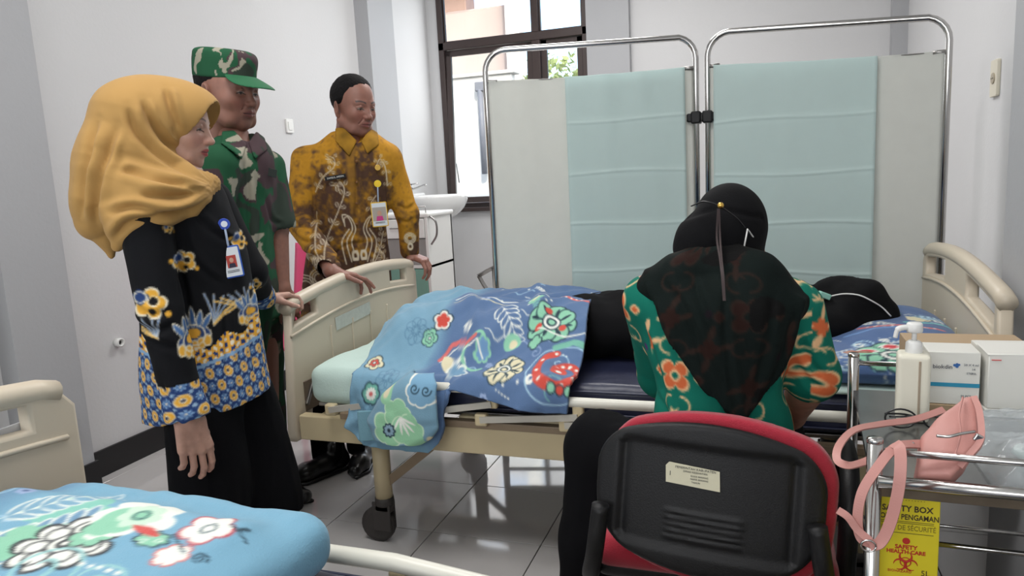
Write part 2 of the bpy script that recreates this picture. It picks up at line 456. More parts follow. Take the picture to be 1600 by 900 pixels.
# ------------------------------------------------------------------ setting
m_wall = mat('wall_paint', (206, 206, 207), 0.75, noise=0.03, nscale=1.5, bump=0.15, bscale=60)
m_gray = mat('grey_column_paint', (170, 171, 174), 0.7, noise=0.03, nscale=2, bump=0.15, bscale=60)
m_black = mat('black_base', (18, 18, 20), 0.35)
m_ceil = mat('ceiling_paint', (225, 225, 222), 0.9)
m_tile = mat('floor_tile_glaze', (192, 189, 188), 0.07, noise=0.05, nscale=3, spec=0.6)
m_grout = mat('grout', (52, 48, 46), 0.9)
m_frame = mat('window_frame_brown', (62, 50, 48), 0.4, noise=0.1)
m_chrome = mat('polished_steel', (190, 188, 186), 0.18, 1.0, noise=0.05, nscale=30)
m_steel = mat('brushed_steel', (150, 148, 146), 0.35, 1.0, noise=0.1, nscale=15)
m_white = mat('white_plastic', (225, 225, 222), 0.35)
m_beige = mat('bed_plastic_beige', (205, 193, 173), 0.42, noise=0.03, nscale=6)
m_beige2 = mat('bed_steel_beige', (202, 186, 150), 0.45, noise=0.05, nscale=8)
m_brown = mat('bed_trim_brown', (140, 122, 100), 0.45, noise=0.06)
m_rail = mat('rail_white', (222, 220, 208), 0.35, noise=0.03)
m_navy = mat('mattress_navy', (38, 42, 66), 0.38, noise=0.15, nscale=10, bump=0.3, bscale=30)
m_dark = mat('dark_rubber', (58, 54, 52), 0.6, noise=0.1)
m_blackpl = mat('black_plastic', (20, 20, 22), 0.5, bump=0.15, bscale=400, spec=.35)

def struct(o): o['kind'] = 'structure'; return o
XW, YB = -2.77, 6.0
fl = B().box((XW - .1, -2.6, -0.06), (1.1, YB + .1, -0.005)).build('floor', m_grout); struct(fl)
# tiles: 0.4 m grid through the measured joints
T = 0.4; ox, oy = -1.097, 2.142
tb = B().box((-T / 2 + .0016, -T / 2 + .0016, -.008), (T / 2 - .0016, T / 2 - .0016, 0), .0012, 1)
tme = None
k0 = math.floor((XW - ox) / T); k1 = math.ceil((1.05 - ox) / T)
for i in range(k0, k1):
    for j in range(math.floor((0.6 - oy) / T), math.ceil((YB - oy) / T)):
        x0, y0 = ox + i * T, oy + j * T
        xa, xb, ya, yb = max(x0, XW), min(x0 + T, 1.0), max(y0, -9), min(y0 + T, YB)
        full = xb - xa > T - .001 and yb - ya > T - .001
        if xb - xa < .02 or yb - ya < .02: continue
        if full and tme is not None:
            o = bpy.data.objects.new('tile', tme); COL.objects.link(o)
        else:
            o = B().box((-(xb - xa) / 2 + .0016, -(yb - ya) / 2 + .0016, -.008), ((xb - xa) / 2 - .0016, (yb - ya) / 2 - .0016, 0), .0012, 1).build('tile', m_tile)
            if full: tme = o.data
        o.parent = fl; o.location = Vector(((xa + xb) / 2, (ya + yb) / 2, -0.008 if o.data is not tme or True else 0)) - fl.location
        o.location.z = -0.008 - fl.location.z
tl = B().box((XW, -2.6, -.008), (1.0, oy + math.floor((0.6 - oy) / T) * T - .002, 0)).build('tile_field', m_tile, fl); tl['kind'] = 'stuff'

struct(B().box((XW - .1, -2.6, 3.2), (1.1, YB + .1, 3.3)).build('ceiling', m_ceil))
struct(B().box((XW - .1, -2.5, 0), (XW, YB, 3.2)).build('wall_left', m_wall))
wr = B(); wr.box((0.80, -2.5, 0), (0.97, 3.35, 3.2)); wr.box((0.97, -2.5, 0), (1.1, YB, 3.2)); struct(wr.build('wall_right', m_wall))
struct(B().box((XW - .1, -2.6, 0), (1.1, -2.5, 3.2)).build('wall_rear', m_wall))
ZS, WX0, WX1, ZT = 0.965, -2.665, -1.335, 3.0
wb = B(); wb.box((XW - .1, YB, 0), (WX0, YB + .15, 3.2)); wb.box((WX1, YB, 0), (1.1, YB + .15, 3.2)); wb.box((WX0, YB, 0), (WX1, YB + .15, ZS)); wb.box((WX0, YB, ZT), (WX1, YB + .15, 3.2))
struct(wb.build('wall_back', m_wall))
# columns and black skirting
struct(B().box((XW, 1.90, 0), (-2.68, 2.165, 3.2)).build('trim_1', m_gray)); 
struct(B().box((XW, 4.78, 0), (-2.66, 5.16, 3.2)).build('trim_2', m_gray))
struct(B().box((WX1, YB - .08, 0), (-0.99, YB, 3.2)).build('trim_3', m_gray))
struct(B().box((0.87, YB - .1, 0), (0.97, YB, 3.2)).build('trim_4', m_gray))
struct(B().box((0.62, 1.72, 0), (0.80, 2.27, 3.2)).build('trim_5', m_gray))
bl = B(); bl.box((XW, -2.5, 0), (XW + .012, 1.90, .12)); bl.box((XW, 2.165, 0), (XW + .012, 4.78, .12)); bl.box((XW, 5.16, 0), (XW + .012, YB, .12))
bl.box((-2.68, 1.89, 0), (-2.668, 2.177, .12)); bl.box((XW, 2.165, 0), (-2.68, 2.177, .12)); bl.box((-2.66, 4.77, 0), (-2.648, 5.172, .12))
struct(bl.build('baseboard_left', m_black))
bb = B(); bb.box((XW, YB - .012, 0), (WX1, YB, .12)); bb.box((WX1, YB - .092, 0), (-.99, YB - .08, .12)); bb.box((-.99, YB - .012, 0), (.87, YB, .12)); struct(bb.build('baseboard_back', m_black))
br = B(); br.box((.958, 3.35, 0), (.97, YB, .12)); br.box((.788, 2.27, 0), (.80, 3.35, .12)); struct(br.build('baseboard_right', m_black))

# window: outer frame, transom, mullion, sashes with panes
win = bpy.data.objects.new('window_1', None); COL.objects.link(win); win.location = (WX0, YB, ZS); struct(win)
mx = aty(836, 30, YB)[0]; zr0, zr1 = 2.335, 2.40
f = B(); fy0, fy1 = YB - .02, YB + .06
f.box((WX0, fy0, ZS), (WX0 + .05, fy1, ZT), .004); f.box((WX1 - .05, fy0, ZS), (WX1, fy1, ZT), .004)
f.box((WX0, fy0, ZS), (WX1, fy1, ZS + .045), .004); f.box((WX0, fy0, ZT - .05), (WX1, fy1, ZT), .004)
f.box((WX0, fy0, zr0), (WX1, fy1, zr1), .004); f.box((mx - .03, fy0, zr1), (mx + .03, fy1, ZT), .004)
f.box((mx - .035, fy0, ZS), (mx + .035, fy1, zr0), .004)
f.build('frame', m_frame, win)
B().box((WX0 - .01, YB - .05, ZS - .03), (WX1 + .01, YB + .02, ZS + .005), .004).build('sill', m_frame, win)
mg = bpy.data.materials.new('pane_glass'); mg.use_nodes = True; n_ = mg.node_tree; n_.nodes.clear()
go = n_.nodes.new('ShaderNodeOutputMaterial'); gt = n_.nodes.new('ShaderNodeBsdfTransparent'); gt.inputs[0].default_value = (.93, .95, .95, 1); gg = n_.nodes.new('ShaderNodeBsdfGlossy'); gg.inputs['Roughness'].default_value = .02
gf = n_.nodes.new('ShaderNodeFresnel'); gf.inputs[0].default_value = 1.45; gm = n_.nodes.new('ShaderNodeMixShader')
n_.links.new(gf.outputs[0], gm.inputs[0]); n_.links.new(gt.outputs[0], gm.inputs[1]); n_.links.new(gg.outputs[0], gm.inputs[2]); n_.links.new(gm.outputs[0], go.inputs[0])
for (xa, xb, za, zb, tilt) in ((WX0 + .05, mx - .03, zr1, ZT - .05, 0), (mx + .03, WX1 - .05, zr1, ZT - .05, 0), (WX0 + .052, mx - .037, ZS + .047, zr0 - .003, 1), (mx + .037, WX1 - .052, ZS + .047, zr0 - .003, 0)):
    low = za < 2
    y0 = YB + .01
    s = B()
    wd = .05 if low else .012
    for q in (((xa, y0, za), (xa + wd, y0 + .03, zb)), ((xb - wd, y0, za), (xb, y0 + .03, zb)), ((xa, y0, za), (xb, y0 + .03, za + wd)), ((xa, y0, zb - wd), (xb, y0 + .03, zb))):
        s.box(q[0], q[1], .003)
    so = s.build('sash', m_frame, win)
    p = B().box((xa + wd * .8, y0 + .012, za + wd * .8), (xb - wd * .8, y0 + .017, zb - wd * .8)).build('pane', mg, so)
    if tilt:      # the left casement stands a little open, hinged at its top edge
        so.rotation_euler = (0, 0, 0)
        V = np.empty(len(so.data.vertices) * 3)
        for ob in (so, p):
            V = np.empty(len(ob.data.vertices) * 3); ob.data.vertices.foreach_get('co', V); V = V.reshape(-1, 3)
            piv = np.array([0, y0 - YB, zb - ZS]); a = math.radians(3.5); Rt = rotm(-a)
            V = (V - piv) @ Rt.T + piv; ob.data.vertices.foreach_set('co', V.ravel()); ob.data.update()
        st = B().tube([(xa + .03, y0 + .02, za + .35), (xa + .03, y0 + .06, za + .18)], .005).build('stay_arm', m_steel, win)

# outside, beyond the window
m_ext = mat('outer_render', (225, 222, 216), 0.9, noise=0.08, nscale=2)
m_weather = mat('weathered_render', (172, 158, 154), 0.9, noise=0.2, nscale=1.2)
m_brick = mat('red_roof', (186, 158, 148), 0.85, noise=0.2, nscale=5)
gd = B().box((-9, YB + .2, -.1), (6, 22, -.01)).build('ground', mat('paving', (150, 146, 140), .9, noise=.1)); struct(gd)
g1 = thing('boundary_wall', (-3.6, 8.4, 0), 'white rendered garden wall outside the window with grey downpipe', 'wall')
B().box((-5.6, 8.4, 0), (aty(760, 200, 8.4)[0] + .35, 8.55, aty(740, 120, 8.4)[2]), .01).build('wall_body', m_ext, g1)
zc = aty(740, 120, 8.4)[2]
B().box((-5.6, 8.36, zc), (aty(760, 200, 8.4)[0] + .4, 8.6, zc + .04), .01).build('coping', m_ext, g1)
dp = thing('downpipe', aty(757, 275, 8.32), 'grey plastic downpipe fixed to the white wall outside', 'pipe')
a_, b_ = aty(750, 140, 8.32), aty(757, 272, 8.32); b_[0] = a_[0]
mpi = mat('grey_pipe', (120, 122, 130), .5)
B().tube([a_, b_], .035, 12).build('pipe', mpi, dp); B().box(a_ - [.06, .03, .02], a_ + [.06, .05, .09], .01).build('hopper', mpi, dp)
g2 = thing('neighbour_house', (-4.5, 11.0, 0), 'weathered house with terracotta eaves seen through the upper panes', 'building')
B().box((-8, 11, 0), (aty(800, 40, 11.0)[0], 11.5, aty(750, 12, 11)[2]), .02).build('house_wall', m_weather, g2)
zt = aty(750, 12, 11)[2]
B().box((-8.2, 10.4, zt + .55), (aty(740, 12, 10.4)[0], 11.2, zt + .75), .02).build('eaves', m_brick, g2)
B().box((-8, 11.2, zt), (aty(728, 10, 11.2)[0], 11.6, zt + .6), .02).build('upper_wall', m_brick, g2)
B().box((aty(800, 40, 10.8)[0] - .1, 10.75, 0), (aty(800, 40, 10.8)[0] + .12, 10.95, 5.5), .02).build('post', m_ext, g2)

def tree(x, y, z, r, label, seed):
    t = thing('garden_tree', (x, y, 0), label, 'tree')
    B().tube([(x, y, 0), (x + .05, y, z * .5), (x, y, z)], [.09, .07, .04], 8).build('trunk', mat('bark', (90, 75, 60), .9), t)
    rs = np.random.RandomState(seed); n = 420; P = rs.normal(size=(n, 3)); P /= np.linalg.norm(P, axis=1, keepdims=True); P *= (rs.rand(n, 1) ** .4) * r * [1, 1, .8]; P += [x, y, z]
    V = []; F = []
    for i, p in enumerate(P):
        a = rs.normal(size=3); a /= np.linalg.norm(a); b = np.cross(a, rs.normal(size=3)); b /= np.linalg.norm(b); L = .07
        V += [p - a * L, p + b * L * .45, p + a * L, p - b * L * .45]; F.append((4 * i, 4 * i + 1, 4 * i + 2, 4 * i + 3))
    o = npmesh('foliage', np.array(V), np.array(F), mat('leaf', (165, 178, 120), .6, transl=.4), t, False); o['kind'] = 'stuff'
p_ = aty(872, 95, 10.0); tree(p_[0], 10, p_[2] - .35, .6, 'small leafy tree outside behind the right pane', 3)

# ------------------------------------------------------------------ wall fittings
def rocker(name, p, nrm, label, cat, w=.07, h=.085, sock=False):
    t = thing(name, p, label, cat)
    n = np.array(nrm, float); side = np.array([-n[1], n[0], 0]); up = np.array([0, 0, 1.0]); M = frame(np.array(p) + n * .006, side, up)
    if np.dot(np.cross(side, up), n) < 0: M = frame(np.array(p) + n * .006, -side, up)
    plate([rrect(-w / 2, -h / 2, w / 2, h / 2, .008)], .012, .002, M, 'cover_plate', m_white if not sock else mat('old_white', (214, 208, 190), .4), t)
    M2 = M.copy(); M2[:3, 3] += n * .007
    if sock:
        plate([[(.02 * math.cos(a * math.pi / 8), .02 * math.sin(a * math.pi / 8)) for a in range(16)]], .006, .001, M2, 'socket_face', mat('socket_inner', (170, 160, 140), .5), t)
        for q in (-.009, .009):
            M3 = M2.copy(); M3[:3, 3] += n * .003 + M2[:3, 0] * q
            plate([[(.003 * math.cos(a * math.pi / 4), .003 * math.sin(a * math.pi / 4)) for a in range(8)]], .002, .0002, M3, 'pin_hole', m_black, t)
    else: plate([rrect(-w * .28, -h * .3, w * .28, h * .3, .004)], .006, .001, M2, 'rocker', m_white, t)
    return t
rocker('light_switch', atx(451, 197, XW), (1, 0, 0), 'white light switch on the left wall between the two men', 'switch')
rocker('light_switch', atx(618, 197, XW), (1, 0, 0), 'white light switch on the wall right of the batik shirt man, above the sink', 'switch')
rocker('wall_socket', atx(1558, 122, .80), (-1, 0, 0), 'cream power socket high on the right wall beyond the screen', 'socket', .08, .13, True)
q = atx(182, 535, XW)
t = thing('pipe_stub', q, 'small white pipe stub sticking out of the left wall', 'pipe')
B().lathe([(.012, 0), (.02, 0), (.02, .03), (.013, .03), (.013, .012), (.001, .012)], q, 'x', 20).build('sleeve', m_white, t)
B().lathe([(.0125, .010), (.0125, .014), (.001, .014)], q, 'x', 16).build('bore', m_black, t)
q = atx(92, 672, -2.68)
t = thing('wall_outlet', q, 'black plastic outlet with plug on the grey column behind the near bed', 'socket')
B().box(q + [0, -.04, -.01], q + [.035, .03, .045], .006).build('outlet_body', m_blackpl, t)
B().box(q + [.0, -.03, -.09], q + [.05, .02, -.015], .01).build('plug', m_black, t)
# curtain at far left
m_cur = mat('curtain_cloth', (215, 217, 214), .85, noise=.03, transl=.25)
ys = np.linspace(.7, 1.78, 160); zs = np.linspace(.25, 2.9, 12); V = []; 
for z in zs:
    for y in ys: V.append((XW + .07 + .028 * math.sin(y * 52 + .5 * math.sin(z)) , y, z))
V = np.array(V); n = len(ys); F = np.array([(j * n + i, j * n + i + 1, (j + 1) * n + i + 1, (j + 1) * n + i) for j in range(len(zs) - 1) for i in range(n - 1)])
co = npmesh('curtain', V, F, m_cur); co.modifiers.new('s', 'SOLIDIFY').thickness = .003; tag(co, 'pale pleated curtain hanging at the left edge beside the grey column', 'curtain')

# ------------------------------------------------------------------ beds
def deform(o, fn):
    V = np.empty(len(o.data.vertices) * 3); o.data.vertices.foreach_get('co', V); V = V.reshape(-1, 3); o.data.vertices.foreach_set('co', fn(V).ravel()); o.data.update()
def topz(y, W=.95, up=0.0):
    t = np.clip(y / W, 0, 1); return .82 + TOPUP[0] + .07 * np.sin(np.pi * (.05 + .75 * t))
TOPUP = [0.0]
def board(parent, x, mirror, kind):
    TOPUP[0] = .04 if kind == 'head' else 0.0; W = .93 if kind == 'head' else 1.0; X0 = x; s = -1 if mirror else 1
    top = []
    for k in range(25):
        y = W * k / 24; z = topz(y, W)
        e = min(y, W - y); z -= (.05 * (1 - min(e, .06) / .06) ** 2)
        top.append((y, z))
    outer = [(0.01, .35)] + [(.0, .37)] + top[1:] + [(W, .37), (W - .01, .35), (W - .10, .35), (W - .12, .46), (.12, .46), (.10, .35)]
    outer = [outer[i] for i in range(len(outer))][::-1]
    def slot(y0, y1, dz, h):
        n = 8; ys = np.linspace(y0, y1, n)
        up = [(y, topz(y, W) - dz) for y in ys]; dn = [(y, topz(y, W) - dz - h) for y in ys[::-1]]
        return up + dn
    if kind == 'foot': holes = [slot(.05, .20, .035, .05), slot(.75, .90, .035, .05)]
    else: holes = [slot(.07, .34, .04, .06), slot(.60, .88, .04, .06)]
    M = frame((X0, parent['y0'], 0), (0, 1, 0), (0, 0, 1))
    o = plate([outer] + holes, .036, .008, M, 'foot_board' if kind == 'foot' else 'head_board', m_beige, parent)
    # rounded top rail along the arch
    yy = np.linspace(.03, W - .03, 24); P = [(X0, parent['y0'] + y, topz(y, W) - .014 - (.02 * (1 - min(min(y, W - y), .08) / .08) ** 2)) for y in yy]
    V, F = tube_np(P, .024, 12); npmesh('grip_rail', V, F, m_beige, o)
    fx = X0 + s * .019
    for y in (.27, .42, .56, .70):
        g = B(); g.box((fx - .004, parent['y0'] + y - .006, .48), (fx + .0035, parent['y0'] + y + .006, .71), .003); g.build('rib', m_beige, o)
    g = B(); P = [(fx - .001, parent['y0'] + y, topz(y, W) - .115) for y in np.linspace(.03, W - .03, 16)]; V, F = tube_np(P, .006, 6); npmesh('moulding', V, F, m_beige, o)
    if kind == 'foot':
        B().box((fx - .004, parent['y0'] + .07, .44), (fx + .002, parent['y0'] + .17, .55), .01).build('latch_recess', mat('recess_brown', (110, 95, 80), .6), o)
        B().box((fx, parent['y0'] + .085, .46), (fx + .012, parent['y0'] + .10, .54), .003, rot=rotm(-.6)).build('latch_lever', m_steel, o)
    return o
def build_bed(x0, y0, label):
    L = 2.11; t = thing('hospital_bed', (x0, y0, 0), label, 'bed', 'steel hospital beds'); t['y0'] = y0
    fb = board(t, x0, False, 'foot'); hb = board(t, x0 + L, True, 'head')
    xa, xb = x0 + .03, x0 + L - .03; W = .95
    for s_, y in ((1, y0 + .01), (-1, y0 + W - .03)):
        o = B().box((xa, y, .36), (xb, y + .04, .447), .004).build('side_beam', m_beige2, t)
        yy = y - .008 if s_ > 0 else y + .018
        B().box((xa + .17, yy, .447), (xb - .1, yy + .03, .470), .003).build('rail_track', m_brown, t)
    for xx in (xa + .06, xb - .06): B().box((xx - .025, y0 + .03, .38), (xx + .025, y0 + W - .03, .43), .004).build('cross_beam', m_beige2, t)
    # mattress deck
    d = B(); 
    for (a, b) in ((.08, .55), (.57, 1.05), (1.07, 1.35), (1.37, 2.02)): d.box((x0 + a, y0 + .06, .468), (x0 + b, y0 + W - .06, .482), .003)
    d.build('deck', m_steel, t)
    for a, b in ((.62, .98), (1.1, 1.45)):
        g = B(); g.box((x0 + a, y0 + .035, .435), (x0 + b, y0 + .07, .475), .006); g.box((x0 + a + .05, y0 + .03, .405), (x0 + b - .06, y0 + .07, .45), .008)
        g.build('lift_bracket', m_beige2, t)
    g = B(); g.box((x0 + .85, y0 + .2, .37), (x0 + 1.3, y0 + W - .2, .44), .01); g.build('crank_box', m_brown, t)
    V, F = tube_np([(x0 - .01, y0 + .45, .41), (x0 + .85, y0 + .45, .41)], .008, 8); npmesh('crank_shaft', V, F, m_steel, t)
    # folding side rails, both lowered
    for s_, y in ((1, y0 - .012), (-1, y0 + W + .008)):
        ra = thing('side_rail', (x0, y, 0), None, None); ra.parent = t; ra.location = (0, y - y0, 0)
        n = 30; xs = np.linspace(.30, 1.76, n)
        P = [(x0 + x, y, .583 - .026 * np.clip((x - .75) / .25, 0, 1) ) for x in xs]
        V, F = tube_np(P, .0155, 12); npmesh('top_tube', V, F, m_rail, ra)
        for k in range(6):
            xt = .49 + .27 * k
            if xt < 1.75:
                zt_ = np.interp(x0 + xt, [p[0] for p in P], [p[2] for p in P])
                B().box((x0 + xt - .017, y - .011, zt_ - .058), (x0 + xt + .017, y + .011, zt_ - .008), .006).build('hinge_block', m_beige2, ra)
                xl = xt - .31
                B().box((x0 + xl - .02, y - .012, .465), (x0 + xl + .02, y + .014, .505), .006).build('pivot_bracket', m_beige2, ra)
                a = np.array((x0 + xl, y - .014, .488)); b = np.array((x0 + xt, y - .014, zt_ - .042))
                V, F = strap_np([a, (a + b) / 2, b], .020, .008, (0, 1, 0)); npmesh('strut', V, np_q(F), m_steel if False else mat('strut_grey', (190, 186, 176), .35, .2), ra, False)
    # legs with casters
    for xx in (x0 + .32, x0 + L - .32):
        for yy in (y0 + .045, y0 + W - .045):
            lg = B().tube([(xx, yy, .155), (xx, yy, .37)], .030, 16).build('leg', m_beige2, t)
            c = B(); c.lathe([(.001, .0), (.032, .0), (.034, -.02), (.028, -.03), (.001, -.03)], (xx, yy, .165), 'z', 16)
            c.box((xx - .03 - .01, yy - .022, .045), (xx + .028, yy - .014, .15), .006); c.box((xx - .03 - .01, yy + .014, .045), (xx + .028, yy + .022, .15), .006)
            c.box((xx - .035, yy - .022, .11), (xx + .03, yy + .022, .145), .01)
            c.build('caster_fork', m_dark, lg)
            wz = .062; B().lathe([(.002, -.012), (.045, -.013), (.062, -.009), (.0625, 0), (.062, .009), (.045, .013), (.002, .012)], (xx - .03, yy, wz), 'y', 24).build('caster_wheel', m_dark, lg)
        sg = 1 if xx < x0 + 1 else -1
        for yy in (y0 + .045, y0 + W - .045):
            V, F = strap_np([(xx + sg * .02, yy, .22), (xx + sg * .20, yy, .365)], .03, .012, (0, 1, 0)); npmesh('brace', V, np_q(F), m_brown, t, False)
        B().box((xx - .015, y0 + .05, .36), (xx + .015, y0 + W - .05, .39), .003).build('leg_tie', m_beige2, t)
    return t
def np_q(F): return [tuple(f) for f in F]
BX, BY = -1.54, 2.0
bed1 = build_bed(BX, BY, 'beige hospital bed carrying the patient, its foot board gripped by the standing visitors')
bed2 = copy_tree(bed1); bed2.location = (-1.345, .05, 0); bed2['label'] = 'near empty hospital bed in the lower left foreground under a folded blue quilt'
# stickers on the boards
t_ = frame((BX + .0205, BY + .43, .715), (0, 1, .06), (0, -.06, 1))
st = plate([rrect(-.13, -.025, .13, .025, .002)], .001, .0002, t_, 'sticker', mat('faded_sticker', (196, 200, 192), .5, noise=.15, nscale=60), None); tag(st, 'faded pale sticker on the inner face of the foot board', 'sticker')
st = B().box((-1.345 - .026, .72, .735), (-1.345 - .0195, .98, .80), .0005).build('name_card', mat('card_white', (214, 216, 220), .5, noise=.05, nscale=80)); tag(st, 'white printed card showing through the handle slot of the near bed', 'card')
for k in range(3):
    pass

def mattress(x0, y0, label):
    t = thing('mattress', (x0, y0, .483), label, 'mattress')
    v = Vol((x0 - .03, y0 - .03, .45), (x0 + 2.0, y0 + .92, .64), .012)
    v.box((x0 + .98, y0 + .44, .54), (.98, .435, .055), .03)
    V, F = v.net(); N = vnormals(V, F)
    d = (fbm(V * [1, 1, 3], 7, 3, 5) - .5) * .016; d[V[:, 2] < .5] = 0
    V = V + N * d[:, None]; V[:, 2] = np.maximum(V[:, 2], .4835)
    npmesh('cover', V, F, m_navy, t)
    for z in (.505, .575):
        P = rrect(x0, y0 + .002, x0 + 1.96, y0 + .878, .03, 4); P = P + [P[0]]
        V, F = tube_np([(p[0], p[1], z) for p in P], .004, 6, False); npmesh('piping', V, F, m_navy, t)
    return t
mattress(BX + .08, BY + .035, 'navy vinyl mattress under the patient on the far bed')
mattress(-1.345 + .08, .085, 'navy vinyl mattress on the near bed')

# ------------------------------------------------------------------ folding screen
m_sheet = mat('screen_lining', (222, 223, 218), .9, noise=.03, transl=.4)
m_mint = mat('screen_mint_cloth', (214, 230, 228), .9, noise=.02, transl=.4)
PL = np.array([-1.135, 3.03]); PM = np.array([-.262, 3.22]); PM2 = np.array([-.215, 3.22]); PR = np.array([.64, 3.08])
scr = thing('folding_screen', (-.24, 3.2, 0), 'two-panel chrome folding privacy screen with grey and mint cloth behind the patient bed', 'screen')
def spanel(a, b, za, zb, mint, crease, seed):
    a = np.array(a); b = np.array(b); d = b - a; L = np.linalg.norm(d); d /= L; nrm = np.array([d[1], -d[0]])
    P = []; r = .09; ff = lambda s, z: (a[0] + d[0] * s, a[1] + d[1] * s, z)
    P.append(ff(0, .10)); P.append(ff(0, za - r))
    for k in range(1, 7): an = math.pi / 2 * k / 6; P.append(ff(r - r * math.cos(an), za - r + r * math.sin(an)))
    for k in range(1, 6):
        an = math.pi / 2 * k / 6; P.append(ff(L - r + r * math.sin(an), zb - r + r * math.cos(an)))
    P.append(ff(L, zb - r)); P.append(ff(L, .10))
    V, F = tube_np(P, .0125, 14); fr = npmesh('panel_frame', V, F, m_chrome, scr)
    for z in (.14,): V, F = tube_np([ff(0, z), ff(L, z)], .009, 10); npmesh('cross_tube', V, F, m_chrome, fr)
    zt0, zt1 = za - .13, zb - .13
    V, F = tube_np([ff(0, zt0), ff(.05, zt0)], .009, 10); npmesh('rod_stub', V, F, m_steel, fr)
    V, F = tube_np([ff(L, zt1), ff(L - .05, zt1)], .009, 10); npmesh('rod_stub', V, F, m_steel, fr)
    V, F = tube_np([ff(0, zt0), ff(L * .5, (zt0 + zt1) / 2 - .008), ff(L, zt1)], .0025, 6); npmesh('curtain_wire', V, F, m_steel, fr)
    def cloth(s0, s1, z0, off, m, name, amp, sd, cre):
        ns = int((s1 - s0) / .012); nz = 280; S, Z = np.meshgrid(np.linspace(s0, s1, ns), np.linspace(0, 1, nz))
        ztop = zt0 + (zt1 - zt0) * S / L - .008 * np.sin(np.pi * S / L) + .004; Zz = z0 + (ztop - z0) * Z
        f = fbm(np.stack([S.ravel() * 5, np.full(S.size, sd), Zz.ravel() * .8], 1), 1.3, 3, sd).reshape(S.shape) - .5
        f2 = np.sin(S * 38 + 2.5 * fbm(np.stack([S.ravel() * 2, Zz.ravel() * .7, Zz.ravel() * 0], 1), 1.5, 2, sd + 3).reshape(S.shape)) * .004 * (Z ** 2)
        h = f * amp + f2
        for c in cre: h = h + .0045 * np.exp(-((Zz - c + .006 * np.sin(S * 9 + c * 20)) / .0045) ** 2) - .002 * np.clip((Zz - c) / .02, -1, 1)
        h = h + .02 * np.exp(-((S - (s0 + .55 * (s1 - s0) + (Zz - 1.2) * .12)) / .035) ** 2) * np.clip((1.55 - Zz) * 2, 0, 1) * (amp > .03)
        off2 = off + h
        V = np.stack([a[0] + d[0] * S + nrm[0] * off2, a[1] + d[1] * S + nrm[1] * off2, Zz], -1).reshape(-1, 3)
        i, j = np.meshgrid(np.arange(ns - 1), np.arange(nz - 1)); k = (j * ns + i).ravel(); F = np.stack([k, k + 1, k + ns + 1, k + ns], 1)
        o = npmesh(name, V, F, m, fr); o.modifiers.new('s', 'SOLIDIFY').thickness = .0012
    cloth(.012, L - .012, .22, .004, m_sheet, 'lining_cloth', .022, seed, [])
    cloth(mint[0] * L, mint[1] * L, .22, .034, m_mint, 'mint_cloth', .016, seed + 5, crease)
    for s in (0, L):
        c = B(); p = ff(s, 0); c.lathe([(.002, .07), (.014, .07), (.014, .105), (.002, .105)], (p[0], p[1], 0), 'z', 12); c.lathe([(.002, -.01), (.03, -.01), (.032, 0), (.03, .01), (.002, .01)], (p[0], p[1] , .032), 'y', 18)
        c.box((p[0] - .012, p[1] - .016, .03), (p[0] + .012, p[1] - .011, .075), .002); c.box((p[0] - .012, p[1] + .011, .03), (p[0] + .012, p[1] + .016, .075), .002); c.build('caster', m_dark, fr)
spanel(PL, PM, 1.765, 1.765, (.385, .945), (1.44, 1.22, 1.0, .80), 11)
spanel(PM2, PR, 1.765, 1.72, (.035, .735), (1.40, 1.18, .98, .78), 23)
q = aty(1096, 183, 3.2)
c = B(); c.box((-.30, 3.19, q[2] - .018), (-.18, 3.25, q[2] + .018), .006); c.box((-.262 - .02, 3.18, q[2] - .025), (-.262 + .02, 3.26, q[2] + .025), .006); c.box((-.215 - .02, 3.18, q[2] - .025), (-.215 + .02, 3.26, q[2] + .025), .006); c.build('clamp', m_blackpl, scr)
c = B(); c.box((-.26, 3.2, .4), (-.215, 3.24, .43), .004).build('clamp', m_blackpl, scr)
# ------------------------------------------------------------------ printed quilts
RED, WHT, MNT, DK, CRM, PNK, LBL = (205, 75, 62), (232, 234, 226), (140, 200, 170), (28, 52, 66), (222, 214, 180), (214, 110, 108), (170, 205, 225)
def curl(cv, x, y, r, w, c, turns=1.4, a0=0, sgn=1, beads=None):
    n = 40; P = []
    for k in range(n):
        t = k / (n - 1); a = a0 + sgn * turns * 2 * math.pi * t; rr = r * (1 - .82 * t); P.append((x + rr * math.cos(a), y + rr * math.sin(a)))
    cv.stroke(P, w, c)
    if beads:
        for p in P[::3]: cv.disc(p[0], p[1], w * .22, beads)
def sprig(cv, x, y, L, a, n, c, lw=.002, fill=None):
    P = [(x + L * t * math.cos(a), y + L * t * math.sin(a)) for t in np.linspace(0, 1, 6)]; cv.stroke(P, lw, c)
    for k in range(1, n + 1):
        t = k / n; px, py = x + L * t * math.cos(a), y + L * t * math.sin(a)
        for s in (-1, 1):
            b = a + s * .8; l = L * .42 * (1 - .45 * t)
            if fill: cv.leaf(px, py, px + l * math.cos(b), py + l * math.sin(b), l * .26, c); cv.leaf(px, py, px + l * .92 * math.cos(b), py + l * .92 * math.sin(b), l * .17, fill)
            else: cv.leaf(px, py, px + l * math.cos(b), py + l * math.sin(b), l * .24, c)
def lotus(cv, x, y, r, body, sq=.8):
    for k in range(8):
        a = k * math.pi / 4 + .2; cv.petals(x + r * .6 * math.cos(a), y + r * .6 * math.sin(a) * sq, r * .42, 3, .2, DK); cv.petals(x + r * .6 * math.cos(a), y + r * .6 * math.sin(a) * sq, r * .37, 3, .2, body)
        cv.leaf(x + r * .35 * math.cos(a), y + r * .35 * math.sin(a) * sq, x + r * .85 * math.cos(a), y + r * .85 * math.sin(a) * sq, r * .06, DK)
    cv.disc(x, y, r * .36, DK); cv.disc(x, y, r * .31, WHT); cv.disc(x, y, r * .2, DK); cv.disc(x, y, r * .13, body)
